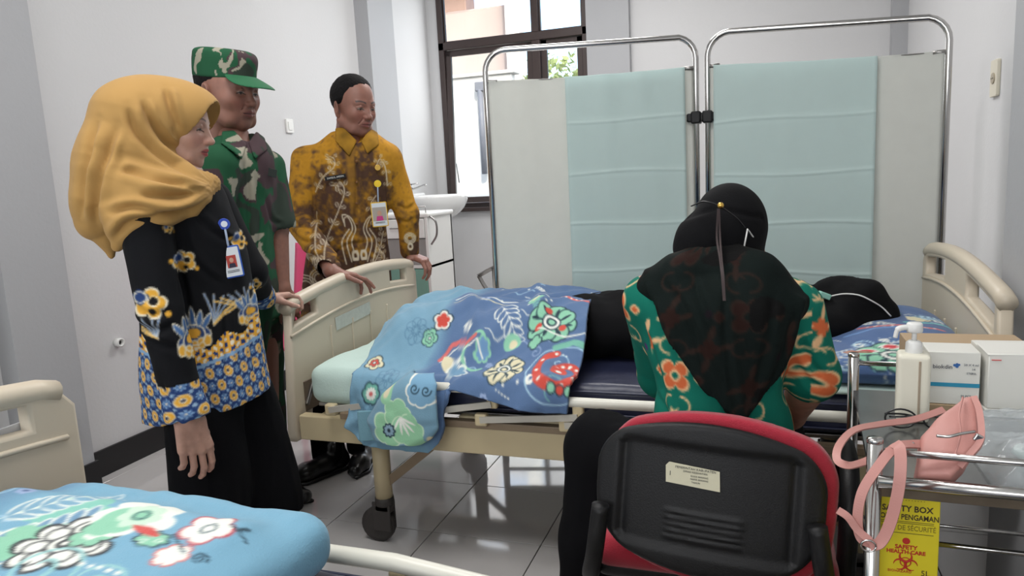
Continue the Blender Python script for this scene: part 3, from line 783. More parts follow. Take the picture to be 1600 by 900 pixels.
def faint(cv, x, y, r, c=(70, 110, 140)):
    for k in range(7):
        a = k * 2 * math.pi / 7; cv.ring(x + r * .5 * math.cos(a), y + r * .5 * math.sin(a), r * .32, .0022, c, .7)
    cv.ring(x, y, r * .3, .0022, c, .7)

class Scaled:
    def __init__(s, c, u, v, k): s.c, s.u, s.v, s.k = c, u, v, k
    def X(s, x): return s.u + (x - s.u) * s.k
    def Y(s, y): return s.v + (y - s.v) * s.k
    def petals(s, x, y, r, n, a, c, rot=0, sq=1.0, p=.6, al=1.0, tilt=0): s.c.petals(s.X(x), s.Y(y), r * s.k, n, a, c, rot, sq, p, al, tilt)
    def disc(s, x, y, r, c, sq=1.0, tilt=0, al=1.0): s.c.disc(s.X(x), s.Y(y), r * s.k, c, sq, tilt, al)
    def ring(s, x, y, r, w, c, al=1.0): s.c.ring(s.X(x), s.Y(y), r * s.k, w * (.4 + .6 * s.k), c, al)
    def leaf(s, a, b, c_, d, w, c, al=1.0): s.c.leaf(s.X(a), s.Y(b), s.X(c_), s.Y(d), w * s.k, c, al)
    def stroke(s, P, w, c, al=1.0): s.c.stroke([(s.X(p[0]), s.Y(p[1])) for p in P], w * (.4 + .6 * s.k), c, al)
    def flower(s, x, y, r, *a, **k): s.c.flower(s.X(x), s.Y(y), r * s.k, *a, **k)
m_quilt = mat('quilt_print', (255, 255, 255), .88, attr=True, sheen=.15, bump=.25, bscale=260)
# --- far quilt: heightfield over legs, falling over the near side
QX0, QX1, TT = -1.295, -.53, .93          # across the bed 0..TT on top, then down
def qheight(x, y):
    leg = np.exp(-((y - 2.44) / .30) ** 4) * (.175 + .02 * np.clip((x + 1.2) / .5, 0, 1))
    footend = 1 - .40 * np.exp(-((x - QX0) / .05) ** 2)
    gap = 1 - .13 * np.exp(-((y - 2.42) / .05) ** 2) * (x > -9)
    far = .10 * np.exp(-(((x + .93) / .17) ** 2 + ((y - 2.86) / .10) ** 2))
    return .612 + leg * footend * gap + far
def hang(x):       # how far the near edge drops, by place along the bed
    a = np.interp(x, [-1.30, -1.22, -.98, -.945, -.92, -.78, -.62, -.45], [.17, .235, .235, .20, .035, .055, .085, .09]); return a
nS, nT = 210, 290
S, Tq = np.meshgrid(np.linspace(0, 1, nS), np.linspace(0, 1, nT))
Xq = QX0 + (QX1 - QX0) * S
tot = TT + hang(Xq); tt = Tq * tot
Yq = 2.93 - tt; Ytop = np.maximum(Yq, 2.0); drop = np.maximum(tt - TT, 0)
Zq = qheight(Xq, Ytop)
fold = fbm(np.stack([Xq.ravel() * 1.2 + tt.ravel() * 1.6, tt.ravel() * .5, Xq.ravel() * 0], 1), 6, 3, 9).reshape(Xq.shape) - .5
fold2 = fbm(np.stack([Xq.ravel() * 3.2 - tt.ravel() * 1.2, tt.ravel() * 2, Xq.ravel() * 0 + 4], 1), 6, 3, 19).reshape(Xq.shape) - .5
ridge = .018 * np.exp(-((Xq - (-1.05 + .55 * (tt - .45))) / .035) ** 2) * (tt < .8) + .014 * np.exp(-((Xq - (-.75 + .35 * (tt - .5))) / .03) ** 2)
Zq = Zq + (fold * .055 + fold2 * .018 + ridge) * np.exp(-(drop / .05) ** 2) * np.clip(Tq * 12, 0, 1) - drop
Yq = np.where(drop > 0, 1.985 - .03 * np.tanh(drop / .04) - fold * .06 * np.clip(drop * 12, 0, 1) - fold2 * .03 * np.clip(drop * 12, 0, 1) - .012 * np.sin(Xq * 16) * np.clip(drop * 9, 0, 1), Yq)
Zq = np.maximum(Zq, np.where(drop > 0, 0, .612))
Xq = Xq - .03 * np.clip(drop / .2, 0, 1) * (S < .5) * (1 - 2 * S) + .02 * np.sin(tt * 9) * np.clip((S - .8) * 5, 0, 1) + .05 * np.clip((.62 - tt), -.3, .3) * (S) + .035 * np.sin(tt * 6 + 2) * (1 - S) ** 3
for _ in range(4):
    for A in (Xq, Yq, Zq): A[1:-1, 1:-1] = .4 * A[1:-1, 1:-1] + .15 * (A[2:, 1:-1] + A[:-2, 1:-1] + A[1:-1, 2:] + A[1:-1, :-2])
def q1(px, py):       # print coordinates under a photo point, from the draped surface itself
    P = np.stack([Xq, Yq, Zq], -1).reshape(-1, 3) - EYE; c = P @ RM; sx = 800 + FPX * c[:, 0] / c[:, 2]; sy = 450 - FPX * c[:, 1] / c[:, 2]
    d = (sx - px) ** 2 + (sy - py) ** 2 + np.where(c[:, 2] > c[:, 2].min() + 9, 1e9, 0); k = int(np.argmin(d)); return float((S.ravel()[k]) * .765), float(tt.ravel()[k])
cv = Canvas(.9, 1.3, .0028, (118, 160, 184))
dp_ = (86, 114, 154)
gx, gy = np.meshgrid(np.arange(cv.nx) * cv.res, np.arange(cv.ny) * cv.res)
nz_ = fbm(np.stack([gx.ravel() * 3, gy.ravel() * 3], 1), 1, 2, 3).reshape(gx.shape)
mk = np.clip((gx - .36 + (nz_ - .5) * .35) * 14, 0, 1)[..., None]; cv.a[:] = cv.a * (1 - mk) + np.array(dp_) / 255 * mk
def filler(c, n, u0, u1, v0, v1, sd):
    r_ = np.random.RandomState(sd)
    for k in range(n):
        u, v, q = r_.uniform(u0, u1), r_.uniform(v0, v1), k % 5; cc = (LBL, WHT, (120, 180, 175), (150, 170, 205), WHT)[r_.randint(5)]
        if q == 0: curl(c, u, v, r_.uniform(.018, .035), .0032, cc, 1.2, r_.uniform(0, 6))
        elif q == 1: sprig(c, u, v, r_.uniform(.04, .07), r_.uniform(0, 6), 4, cc, .002)
        elif q == 2: c.petals(u, v, .016, 6, .3, cc); c.disc(u, v, .005, (70, 95, 140))
        elif q == 3: P = [(u + .012 * k2, v + .010 * math.sin(k2 * 1.1 + u * 9)) for k2 in range(9)]; c.stroke(P, .0032, cc)
        else: [c.disc(u + .010 * k2, v + .004 * k2, .003, WHT) for k2 in range(5)]
filler(cv, 42, .33, .76, .0, 1.0, 5)
def F1(px, py, fn, *a, **k): u, v = q1(px, py); fn(cv, u, v, *a, **k)
F1(585, 567, lambda c, u, v: c.flower(u, v, .036, 5, DK, CRM, RED, WHT))
F1(580, 616, lambda c, u, v: (c.petals(u, v, .040, 6, .2, DK), c.petals(u, v, .035, 6, .2, (110, 175, 160)), c.petals(u, v, .023, 11, .3, WHT), c.disc(u, v, .008, PNK)))
F1(627, 492, lambda c, u, v: c.flower(u, v, .026, 5, RED, WHT, CRM, CRM))
F1(692, 502, lambda c, u, v: (c.petals(u, v, .04, 5, .35, DK, .4, .8), c.petals(u, v, .035, 5, .35, WHT, .4, .8), c.petals(u, v, .025, 5, .35, RED, .4, .8)))
F1(672, 529, lambda c, u, v: c.flower(u, v, .028, 5, DK, MNT, MNT, WHT))
for p in ((650, 515), (605, 590), (575, 650), (640, 640)): F1(*p, faint, .05)
F1(800, 488, lambda c, u, v: (sprig(c, u - .06, v - .05, .15, .9, 6, WHT, .004, dp_),))
F1(862, 503, lambda c, u, v: (lotus(c, u, v, .085, MNT), [c.disc(u + .045 * math.cos(a), v + .04 * math.sin(a), .012, RED) for a in (.5, 2.6, 4.3)]))
F1(788, 578, lambda c, u, v: lotus(c, u, v, .068, CRM, 1))
F1(745, 548, lambda c, u, v: (curl(c, u, v, .06, .010, MNT, 1.2, 1.0), c.petals(u + .02, v, .03, 7, .3, MNT), c.petals(u + .02, v, .022, 7, .3, (110, 150, 190))))
F1(720, 535, lambda c, u, v: (c.stroke([(u - .06, v + .05), (u - .03, v + .005), (u + .05, v - .012)], .014, PNK), c.stroke([(u - .055, v + .06), (u - .02, v + .02), (u + .06, v + .0), (u + .09, v + .03)], .005, WHT)))
F1(878, 583, lambda c, u, v: (curl(c, u, v, .082, .024, RED, 1.25, -2.0, -1, WHT), c.ring(u, v, .1, .004, LBL), c.disc(u - .01, v, .022, RED), c.disc(u - .01, v, .008, WHT)))
F1(835, 535, lambda c, u, v: (c.petals(u, v, .024, 4, .35, DK), c.petals(u, v, .02, 4, .35, MNT)))
F1(800, 537, lambda c, u, v: (c.disc(u, v, .03, MNT, .8), c.disc(u + .005, v + .004, .014, CRM)))
F1(890, 612, lambda c, u, v: [ (c.disc(u + k * .024 - .05, v, .013, DK), c.disc(u + k * .024 - .05, v, .010, (MNT, RED, MNT, WHT)[k % 4])) for k in range(4)])
F1(730, 490, lambda c, u, v: (c.leaf(u - .07, v, u + .07, v + .01, .02, MNT), c.stroke([(u - .08, v - .03), (u, v - .04), (u + .1, v - .01)], .004, WHT), c.disc(u, v - .03, .018, WHT, .7)))
F1(765, 465, lambda c, u, v: (c.stroke([(u - .12, v + .01), (u - .04, v - .02), (u + .05, v + .0), (u + .13, v - .03)], .006, WHT), c.stroke([(u - .12, v + .03), (u, v + .01), (u + .1, v + .02)], .004, CRM)))
F1(880, 465, lambda c, u, v: (c.stroke([(u - .1, v), (u, v - .015), (u + .1, v + .01)], .012, PNK), [c.disc(u - .09 + .02 * k, v - .008, .004, WHT) for k in range(9)], c.disc(u - .09, v + .03, .028, MNT), c.disc(u - .09, v + .03, .014, CRM)))
F1(700, 570, lambda c, u, v: (c.leaf(u - .03, v - .04, u + .02, v + .03, .02, CRM), c.petals(u + .04, v + .02, .04, 6, .4, WHT, al=.8), c.petals(u + .04, v + .02, .03, 6, .4, (110, 150, 180))))
F1(900, 500, lambda c, u, v: (c.stroke([(u - .05, v + .09), (u, v + .07), (u + .06, v + .09)], .018, (120, 185, 165)), c.stroke([(u - .12, v + .03), (u - .03, v + .055), (u + .05, v + .04)], .005, WHT)))
rs = np.random.RandomState(4)
for _ in range(26): u, v = rs.uniform(.36, .84), rs.uniform(0, 1.0); cv.disc(u, v, .004, WHT)
def grid_mesh(name, X, Y, Z, m, parent, col, thick, label=None, off=-1):
    ny, nx = X.shape; V = np.stack([X, Y, Z], -1).reshape(-1, 3); i, j = np.meshgrid(np.arange(nx - 1), np.arange(ny - 1)); k = (j * nx + i).ravel()
    F = np.stack([k, k + nx, k + nx + 1, k + 1], 1); o = npmesh(name, V, F, m, parent, True, col)
    md = o.modifiers.new('s', 'SOLIDIFY'); md.thickness = thick; md.offset = off
    return o
quilt1 = thing('quilt', (-.9, 2.4, .6), 'blue floral quilt pulled over the legs of the patient, corner hanging over the side rail', 'quilt')
qc = cv.sample(S.ravel() * .765, tt.ravel())
grid_mesh('cover', Xq, Yq, Zq, m_quilt, quilt1, qc, .014)
# turned-over corner hanging in front
a2, b2 = np.meshgrid(np.linspace(0, 1, 90), np.linspace(0, 1, 90)); 
xl = np.interp(b2, [0, .35, .75, 1], [-1.04, -1.13, -1.185, -1.16]); xr = np.interp(b2, [0, .1, .75, .9, 1], [-.965, -.945, -.94, -.965, -1.0])
X2 = xl + (xr - xl) * a2; Z2 = .625 - .195 * b2 - .012 * np.sin(a2 * 3) * b2; Y2 = 1.928 - .018 * np.sin(np.pi * a2) ** .5 - .012 * b2 - .012 * (fbm(np.stack([a2.ravel(), b2.ravel()], 1), 4, 2, 6).reshape(a2.shape) - .5) + .04 * np.exp(-b2 / .06) + .03 * np.exp(-(a2 / .06))
cv2 = Canvas(.32, .26, .0022, (118, 158, 180)); G2 = (150, 205, 165)
for (x, y, r) in ((.10, .16, .055), (.13, .11, .045), (.16, .16, .05)): cv2.petals(x, y, r * 1.08, 5, .2, (205, 230, 200)); cv2.petals(x, y, r, 5, .2, G2)
cv2.disc(.085, .045, .030, G2, 1.4); cv2.disc(.085, .045, .02, CRM, 1.4); cv2.petals(.10, .165, .024, 9, .3, DK); cv2.petals(.10, .165, .018, 9, .3, (140, 170, 190)); cv2.disc(.10, .165, .006, DK)
cv2.petals(.21, .04, .05, 8, .15, WHT); cv2.petals(.21, .04, .044, 8, .15, (120, 165, 195)); curl(cv2, .225, .04, .014, .003, DK, 1.3); curl(cv2, .19, .035, .014, .003, DK, 1.3)
cv2.leaf(.03, .235, .09, .25, .009, RED); cv2.leaf(.17, .1, .2, .22, .02, G2); cv2.petals(.24, .20, .03, 5, .2, CRM)
for k in range(5): cv2.leaf(.14, .12, .14 + .05 * math.cos(k * .5), .12 + .06 * math.sin(k * .5 + .4), .004, WHT)
grid_mesh('folded_corner', X2, Y2, Z2, m_quilt, quilt1, cv2.sample((X2 + 1.19).ravel(), (.63 - Z2).ravel()), .012, off=1)
# back layer seen under the fold
a3, b3 = np.meshgrid(np.linspace(0, 1, 60), np.linspace(0, 1, 40)); X3 = -1.235 + .245 * a3; Z3 = .50 - .10 * b3 + .012 * (1 - np.cos(a3 * 3)); Y3 = 1.948 + .01 * np.sin(a3 * 7)
grid_mesh('quilt_hem', X3, Y3, Z3, m_quilt, quilt1, Canvas(.3, .2, .003, (116, 160, 176)).sample(X3.ravel(), Z3.ravel()), .012, off=0)

# --- near quilt, folded thick on the second bed
v = Vol((-1.36, -.05, .56), (-.62, 1.08, .80), .0042)
v.box((-1.01, .50, .655), (.29, .445, .052), .048)
v.box((-1.04, .46, .70), (.26, .38, .03), .03, k=.05)
V, F = v.net()
bend = (fbm(V * [1, 1, 2], 3.2, 3, 7) - .5) * .045 + (fbm(V * [2.5, .8, 1], 5, 3, 8) - .5) * .02
V[:, 0] += .05 * np.sin((V[:, 1] - .3) * 3) + np.clip(V[:, 1] - .7, 0, 1) * .10; up = np.clip((V[:, 2] - .60) / .05, 0, 1); V[:, 2] += bend * up; V[:, 1] += np.clip(V[:, 2] - .6, 0, 1) * 0
V[:, 2] = np.maximum(V[:, 2], .600)
_c2 = (V - EYE) @ RM; _s2 = np.stack([800 + FPX * _c2[:, 0] / _c2[:, 2], 450 - FPX * _c2[:, 1] / _c2[:, 2]], 1); _up2 = vnormals(V, F)[:, 2] > .3
def q2(px, py):       # print coordinates of the quilt's own surface under a photo point
    d = np.hypot(_s2[:, 0] - px, _s2[:, 1] - py) + np.where(_up2, 0, 1e6); k = int(np.argmin(d)); return V[k, 0] + 1.5, V[k, 1]
cw = Canvas(1.0, 1.3, .0030, (118, 168, 194))
gx, gy = np.meshgrid(np.arange(cw.nx) * cw.res, np.arange(cw.ny) * cw.res); nz_ = fbm(np.stack([gx.ravel() * 3, gy.ravel() * 3], 1), 1, 2, 13).reshape(gx.shape)
mk = np.clip((.40 - gx + (nz_ - .5) * .3) * 12, 0, 1)[..., None]; cw.a[:] = cw.a * (1 - mk) + np.array((98, 140, 172)) / 255 * mk
filler(cw, 30, .08, .42, .1, 1.0, 9)
def F2(px, py, fn, *a, **k): u, vv = q2(px, py); fn(Scaled(cw, u, vv, .80), u, vv, *a, **k)
F2(105, 795, lambda c, u, v: (c.petals(u, v, .11, 5, .3, (130, 195, 180), 0, .7), sprig(c, u - .12, v - .07, .2, .9, 7, WHT, .003, (120, 165, 190))))
F2(30, 830, lambda c, u, v: (sprig(c, u - .02, v - .12, .22, 1.1, 7, WHT, .004, (110, 150, 180))))
F2(35, 845, lambda c, u, v: c.petals(u, v, .06, 5, .3, MNT))
F2(105, 848, lambda c, u, v: (c.petals(u, v, .098, 9, .25, (40, 42, 46)), c.petals(u, v, .09, 9, .3, WHT), [c.ring(u + .052 * math.cos(a), v + .052 * math.sin(a), .022, .004, (40, 42, 46)) for a in np.arange(0, 6.3, .9)], c.disc(u, v, .036, (40, 42, 46)), c.disc(u, v, .031, WHT), c.disc(u, v, .018, (40, 42, 46)), c.disc(u, v, .01, WHT)))
F2(150, 835, lambda c, u, v: (c.petals(u, v, .05, 7, .3, (40, 42, 46)), c.petals(u, v, .045, 7, .3, MNT), c.petals(u, v, .02, 5, .3, WHT)))
F2(215, 803, lambda c, u, v: (c.petals(u, v, .095, 5, .3, WHT, .3, .8), c.petals(u - .02, v - .03, .05, 3, .2, MNT), c.petals(u + .01, v, .045, 7, .3, (200, 225, 205)), c.disc(u + .01, v, .02, MNT), c.ring(u + .01, v, .014, .003, DK)))
F2(325, 825, lambda c, u, v: (c.petals(u, v, .055, 5, .3, (190, 70, 80)), c.petals(u, v, .049, 5, .3, WHT), c.ring(u, v, .014, .003, DK)))
F2(268, 868, lambda c, u, v: (c.petals(u, v, .036, 6, .25, PNK), c.petals(u, v, .031, 6, .25, WHT), curl(c, u + .05, v + .01, .015, .003, DK)))
F2(238, 843, lambda c, u, v: (c.petals(u, v, .038, 7, .25, DK, 0, .7), c.petals(u, v, .033, 7, .25, MNT, 0, .7), [c.ring(u + .015 * math.cos(a), v + .012 * math.sin(a), .006, .002, WHT) for a in (0, 2, 4)]))
F2(228, 830, lambda c, u, v: c.leaf(u - .04, v + .01, u + .035, v - .005, .011, (205, 80, 75)))
F2(60, 885, lambda c, u, v: (curl(c, u, v, .07, .007, (150, 200, 200)), curl(c, u + .12, v, .05, .006, (150, 200, 200)), [c.disc(u + .02 * k, v + .03, .006, WHT) for k in range(8)]))
F2(270, 835, lambda c, u, v: (c.stroke([(u, v), (u + .03, v - .02), (u + .06, v - .04)], .003, DK)))
F2(370, 828, lambda c, u, v: (c.stroke([(u - .02, v + .01), (u + .03, v - .01)], .003, DK), c.leaf(u, v, u + .02, v + .02, .004, DK)))
col = cw.sample(V[:, 0] + 1.5, V[:, 1]); side = V[:, 2] < .64; col[side] = np.array((118, 168, 194)) / 255
quilt2 = thing('quilt', (-1.0, .5, .6), 'light blue floral quilt folded thick on the near bed in the foreground', 'quilt')
npmesh('cover', V, F, m_quilt, quilt2, True, col)

# --- sheets and pillow on the far bed
m_mintsheet = mat('mint_sheet', (192, 214, 206), .85, bump=.2, bscale=150)
def puff(name, lo, hi, rd, h, m, label, cat, amp=.02, sc=7, seed=1, k=None, group=None, colfn=None):
    lo = np.array(lo, float); hi = np.array(hi, float); v = Vol(lo - .05, hi + .05, h); v.box((lo + hi) / 2, (hi - lo) / 2, rd)
    if k: k(v)
    V, F = v.net(); N = vnormals(V, F); V = V + N * ((fbm(V, sc, 3, seed) - .5) * amp * 2)[:, None]; V[:, 2] = np.maximum(V[:, 2], lo[2])
    o = npmesh(name, V, F, m, None, True, colfn(V) if colfn else None); return tag(o, label, cat)
puff('folded_sheet', (-1.47, 2.02, .484), (-1.22, 2.86, .618), .04, .009, m_mintsheet, 'pale mint bed sheet wrapped round the foot end of the far mattress', 'sheet', .010, 6, 3)
puff('folded_sheet', (.16, 2.035, .602), (.50, 2.30, .615), .006, .006, m_mintsheet, 'pale mint sheet laid flat under the pillow at the bed head', 'sheet', .002, 6, 4)
cp = Canvas(.8, .7, .0028, (76, 104, 150))
def pillowfn(V):
    return cp.sample(V[:, 0] + .0, (V[:, 2] - .6) * 1.0 + (V[:, 1] - 2.0) * .9)
pcx = lambda px, py: (lambda p: (p[0], (p[2] - .6) + (p[1] - 2.0) * .9))(aty(px, py, 2.08 + max(0, (545 - py)) * .0034))
filler(cp, 50, .0, .6, .0, .65, 7)
def F3(px, py, fn): u, v = pcx(px, py); fn(cp, u, v)
F3(1350, 525, lambda c, u, v: curl(c, u, v, .03, .006, LBL))
F3(1322, 555, lambda c, u, v: sprig(c, u - .05, v - .05, .13, .9, 6, WHT, .003, (90, 120, 170)))
F3(1400, 545, lambda c, u, v: (lotus(c, u, v, .10, MNT), [ (c.leaf(u + dx - .03, v + dy, u + dx + .03, v + dy, .018, WHT), c.leaf(u + dx - .02, v + dy, u + dx + .02, v + dy, .012, (205, 60, 70))) for dx, dy in ((-.06, .03), (.05, .035), (0, .06))]))
F3(1470, 525, lambda c, u, v: sprig(c, u - .05, v + .01, .14, -.1, 6, WHT, .004, (80, 140, 160)))
F3(1485, 545, lambda c, u, v: c.stroke([(u - .05, v - .04), (u, v), (u + .08, v + .02)], .015, MNT))
F3(1420, 495, lambda c, u, v: (c.stroke([(u - .12, v), (u, v + .015), (u + .1, v)], .012, PNK), [c.disc(u - .1 + k * .022, v + .006, .004, WHT) for k in range(9)]))
F3(1470, 480, lambda c, u, v: (c.stroke([(u - .08, v - .01), (u, v + .01), (u + .08, v)], .014, (110, 190, 190)), c.flower(u - .02, v + .05, .024, 5, DK, CRM, CRM, DK)))
F3(1440, 470, lambda c, u, v: (c.petals(u, v, .03, 5, .3, CRM), sprig(c, u, v + .02, .08, .3, 4, LBL)))
F3(1340, 500, lambda c, u, v: c.stroke([(u - .03, v - .03), (u + .05, v + .01), (u + .12, v + .02)], .008, (110, 150, 200)))
def pk(v): v.ell((.38, 2.45, .69), (.17, .27, .055), .06)
puff('pillow', (.135, 2.05, .616), (.525, 2.72, .70), .055, .0065, m_quilt, 'blue floral pillow under the head of the patient by the head board', 'pillow', .014, 5, 8, pk, None, pillowfn)

# ------------------------------------------------------------------ office chair
m_redf = mat('red_upholstery', (165, 28, 50), .85, noise=.06, nscale=60, bump=.4, bscale=500, sheen=.3)
ch = thing('office_chair', (-.1, 1.55, 0), 'office chair with red upholstery and black plastic back shell carrying the seated woman', 'chair')
CB = np.array([-.098, 1.30, .615]); tilt = rotm(math.radians(-9), 0, math.radians(-1.5)) @ rotm(0, math.radians(3.5), 0)
def chair_back(v, cz, hw, hh, th, off, rd, cyl=.55):
    def fn(X, Y, Z):
        x, y, z = X - CB[0], Y - CB[1], Z - CB[2]; q = [x * tilt[0][i] + y * tilt[1][i] + z * tilt[2][i] for i in range(3)]
        a = q[0]; b = q[1] - off + (a ** 2) * -cyl * -1 * -1; c = q[2] - cz
        w_ = hw * (1 - .10 * np.clip(-c / hh, 0, 1) ** 1.5) ; hb = hh - .05 * np.clip(np.abs(a) / hw, 0, 1) ** 2
        dx, dz = np.abs(a) - (w_ - rd), np.abs(c) - (hb - rd); o = np.sqrt(np.maximum(dx, 0) ** 2 + np.maximum(dz, 0) ** 2) + np.minimum(np.maximum(dx, dz), 0) - rd
        dy = np.abs(b) - th; r = .010
        return (np.sqrt(np.maximum(o + r, 0) ** 2 + np.maximum(dy + r, 0) ** 2) + np.minimum(np.maximum(o + r, dy + r), 0) - r).astype(np.float32)
    v._do(CB - .3, CB + .3, fn, 0, 'u')
v = Vol(CB - [.27, .12, .22], CB + [.27, .14, .22], .0045); chair_back(v, 0, .208, .142, .012, -.012, .055)
f0 = v.f.copy()
V, F = v.net()
# moulded relief on the shell's rear face
L_ = (V - CB) @ tilt; rear = L_[:, 1] < -.008; d = np.zeros(len(V)); a, c = L_[:, 0], L_[:, 2]
for k in range(5): d += .0035 * np.exp(-((c + .028 - (-.012 * k) * 1.0) / .0035) ** 2) * (np.abs(a) < .075) * np.clip((.075 - np.abs(a)) * 80, 0, 1)
d -= .007 * (1 / (1 + np.exp((np.abs(a) - .155) * 350))) * (1 / (1 + np.exp((np.abs(c) - .098) * 350)))
for s in (-1, 1): d -= .006 * np.exp(-((a - s * .155) / .008) ** 2) * (np.abs(c) < .09)
V[rear] += (tilt[:, 1] * -1)[None, :] * d[rear][:, None]
npmesh('back_shell', V, F, m_blackpl, ch)
v = Vol(CB - [.29, .10, .24], CB + [.29, .17, .24], .006); chair_back(v, -.004, .212, .160, .020, .028, .06); v.f = v.f.copy(); V, F = v.net(); V[:, 0] += .016; npmesh('back_cushion', V, F, m_redf, ch)
v = Vol((-.36, 1.30, .38), (.17, 1.84, .52), .008); v.box((-.095, 1.57, .455), (.235, .235, .035), .034); V, F = v.net(); npmesh('seat_cushion', V, F, m_redf, ch)
v = Vol((-.36, 1.30, .34), (.17, 1.84, .46), .008); v.box((-.095, 1.57, .418), (.225, .225, .018), .017); V, F = v.net(); npmesh('seat_pan', V, F, m_blackpl, ch)
P = bez([(-.1, 1.325, .50), (-.1, 1.32, .46), (-.1, 1.33, .41), (-.1, 1.38, .395), (-.1, 1.5, .395)]); V, F = strap_np(P, .07, .012, np.stack([P[:, 0] * 0, np.gradient(P[:, 2]) + .001, -np.gradient(P[:, 1])], 1) * -1 + [0, 1e-4, 0]); npmesh('back_bar', V, np_q(F), m_blackpl, ch, False)
for s in (-1, 1):
    P = bez([(-.098 + s * .19, 1.265, .60), (-.098 + s * .205, 1.262, .50), (-.098 + s * .225, 1.31, .43), (-.098 + s * .23, 1.45, .42)]); V, F = tube_np(P, .017, 12); npmesh('side_bracket', V, F, m_blackpl, ch)
    P = bez([(-.098 + s * .245, 1.66, .43), (-.098 + s * .27, 1.66, .52), (-.098 + s * .265, 1.60, .625), (-.098 + s * .26, 1.46, .635), (-.098 + s * .255, 1.40, .56), (-.098 + s * .25, 1.40, .43)]); 
    if s > 0:
        V, F = tube_np(P, .018, 12); npmesh('armrest', V, F, m_blackpl, ch)
g = B(); g.tube([(-.1, 1.56, .09), (-.1, 1.56, .40)], .026, 16); g.tube([(-.1, 1.56, .14), (-.1, 1.56, .27)], .035, 16); g.build('gas_post', m_blackpl, ch)
for k in range(5):
    a = k * 2 * math.pi / 5 + .3; e = (-.1 + .29 * math.cos(a), 1.56 + .29 * math.sin(a), .075)
    lg = B().tube([(-.1, 1.56, .105), e], [.028, .016], 10).build('leg', m_blackpl, ch)
    B().lathe([(.002, -.02), (.024, -.02), (.026, -.012), (.026, .012), (.024, .02), (.002, .02)], (e[0], e[1], .026), 'x', 14).build('caster', m_black, lg)
# inventory sticker (its square code is left out)
q = aty(1078, 754, 1.245); nrm = -tilt[:, 1]; xd = tilt[:, 0]; 
Lq = (q - CB) @ tilt; q = CB + tilt @ np.array([Lq[0], -.0195 - .0 + .0, Lq[2]])
M = frame(q + nrm * .0015 * 0, xd + np.array([0, 0, -.0]), tilt[:, 2]); 
stk = thing('inventory_sticker', q, 'small cream paper sticker with printed lines on the black chair back', 'sticker')
M[:3, 3] = q - xd * 0 + nrm * .0006
plate([[(-.048, -.017), (.050, -.021), (.047, .016), (-.044, .021), (-.050, .014)]], .0012, .0002, M, 'paper', mat('cream_paper', (205, 200, 175), .7), stk)
mt = mat('print_ink', (60, 60, 60), .8); M3 = M.copy(); M3[:3, 3] += nrm * .0008
for i, (s_, x, y, sz) in enumerate((('PEMERINTAH KABUPATEN', .004, .0135, .0062), ('DINAS KESEHATAN', .004, .0075, .005), ('KODE BARANG', .012, .0005, .0045), ('NAMA BARANG', .012, -.005, .0045), ('TAHUN', .006, -.011, .0045))):
    Mx = M3.copy(); Mx[:3, 3] += M[:3, 0] * x + M[:3, 1] * y; text(s_, sz, Mx, 'print', mt, stk)
Mx = M3.copy(); Mx[:3, 3] += M[:3, 0] * -.041 + M[:3, 1] * .0; text('1', .012, Mx, 'print', mt, stk)

# ------------------------------------------------------------------ steel trolley and what stands on it
TA, TB_ = np.array([.165, 1.17]), np.array([.193, 1.70]); RX = .44
tr = thing('steel_trolley', (.4, 1.43, 0), 'chrome instrument trolley with rails in the lower right corner', 'trolley')
tdir = np.array([1.0, -.03]); tdir /= np.linalg.norm(tdir)
C4 = [TA, TB_, TB_ + tdir * RX, TA + tdir * RX]
for i, c in enumerate(C4):
    top = .80; p = B().tube([(c[0], c[1], .07), (c[0], c[1], top - .004)], .0115, 16); p.lathe([(.0115, 0), (.012, .002), (.012, .006), (.0105, .008), (.001, .0085)], (c[0], c[1], top - .006), 'z', 16)
    po = p.build('post', m_chrome, tr); g = B(); g.lathe([(.002, -.01), (.03, -.01), (.031, 0), (.03, .01), (.002, .01)], (c[0], c[1], .031), 'x', 18); g.box((c[0] - .016, c[1] - .012, .03), (c[0] + .016, c[1] + .012, .075), .004); g.build('caster', m_dark, po)
def rail(a, b, z, r, name='rail'): V, F = tube_np([(a[0], a[1], z), (b[0], b[1], z)], r, 12); npmesh(name, V, F, m_chrome, tr)
for a, b in ((0, 3), (1, 2), (2, 3)): rail(C4[a], C4[b], .780, .0055)
rail(C4[0] + [.004, -.012], C4[3] + [0, -.012], .737, .0095)
rail(C4[0] + [.002, .13], C4[3] + [0, .13], aty(1500, 852, 1.30)[2], .0045); rail(C4[0], C4[1], .56, .0045); rail(C4[1], C4[2], .42, .0045); rail(C4[0] , C4[1], .30, .0045)
m_tray = mat('tray_steel', (135, 137, 138), .22, .85, noise=.12, nscale=12)
def shelf(z):
    V = [];
    for zz in (z - .012, z):
        for c in C4: V.append((c[0], c[1], zz))
    F = [(0, 1, 2, 3), (7, 6, 5, 4)] + [(i, i + 4, (i + 1) % 4 + 4, (i + 1) % 4) for i in range(4)]
    s = npmesh('shelf', np.array(V), F, m_tray, tr, False)
    a, b = C4[0] - [0, .004], C4[3] - [0, .004]; V = np.array([(p[0], p[1] + dy, zz) for zz in (z - .010, z + .004) for p, dy in ((a, 0), (b, 0), (b, .004), (a, .004))])
    npmesh('shelf_lip', V, [(0, 1, 2, 3)[::-1], (4, 5, 6, 7)] + [(q, (q + 1) % 4, (q + 1) % 4 + 4, q + 4) for q in range(4)], mat('stained_steel', (120, 108, 92), .4, .7, noise=.3, nscale=30), tr, False)
shelf(.72); shelf(.18)
_pre = set(bpy.data.objects)
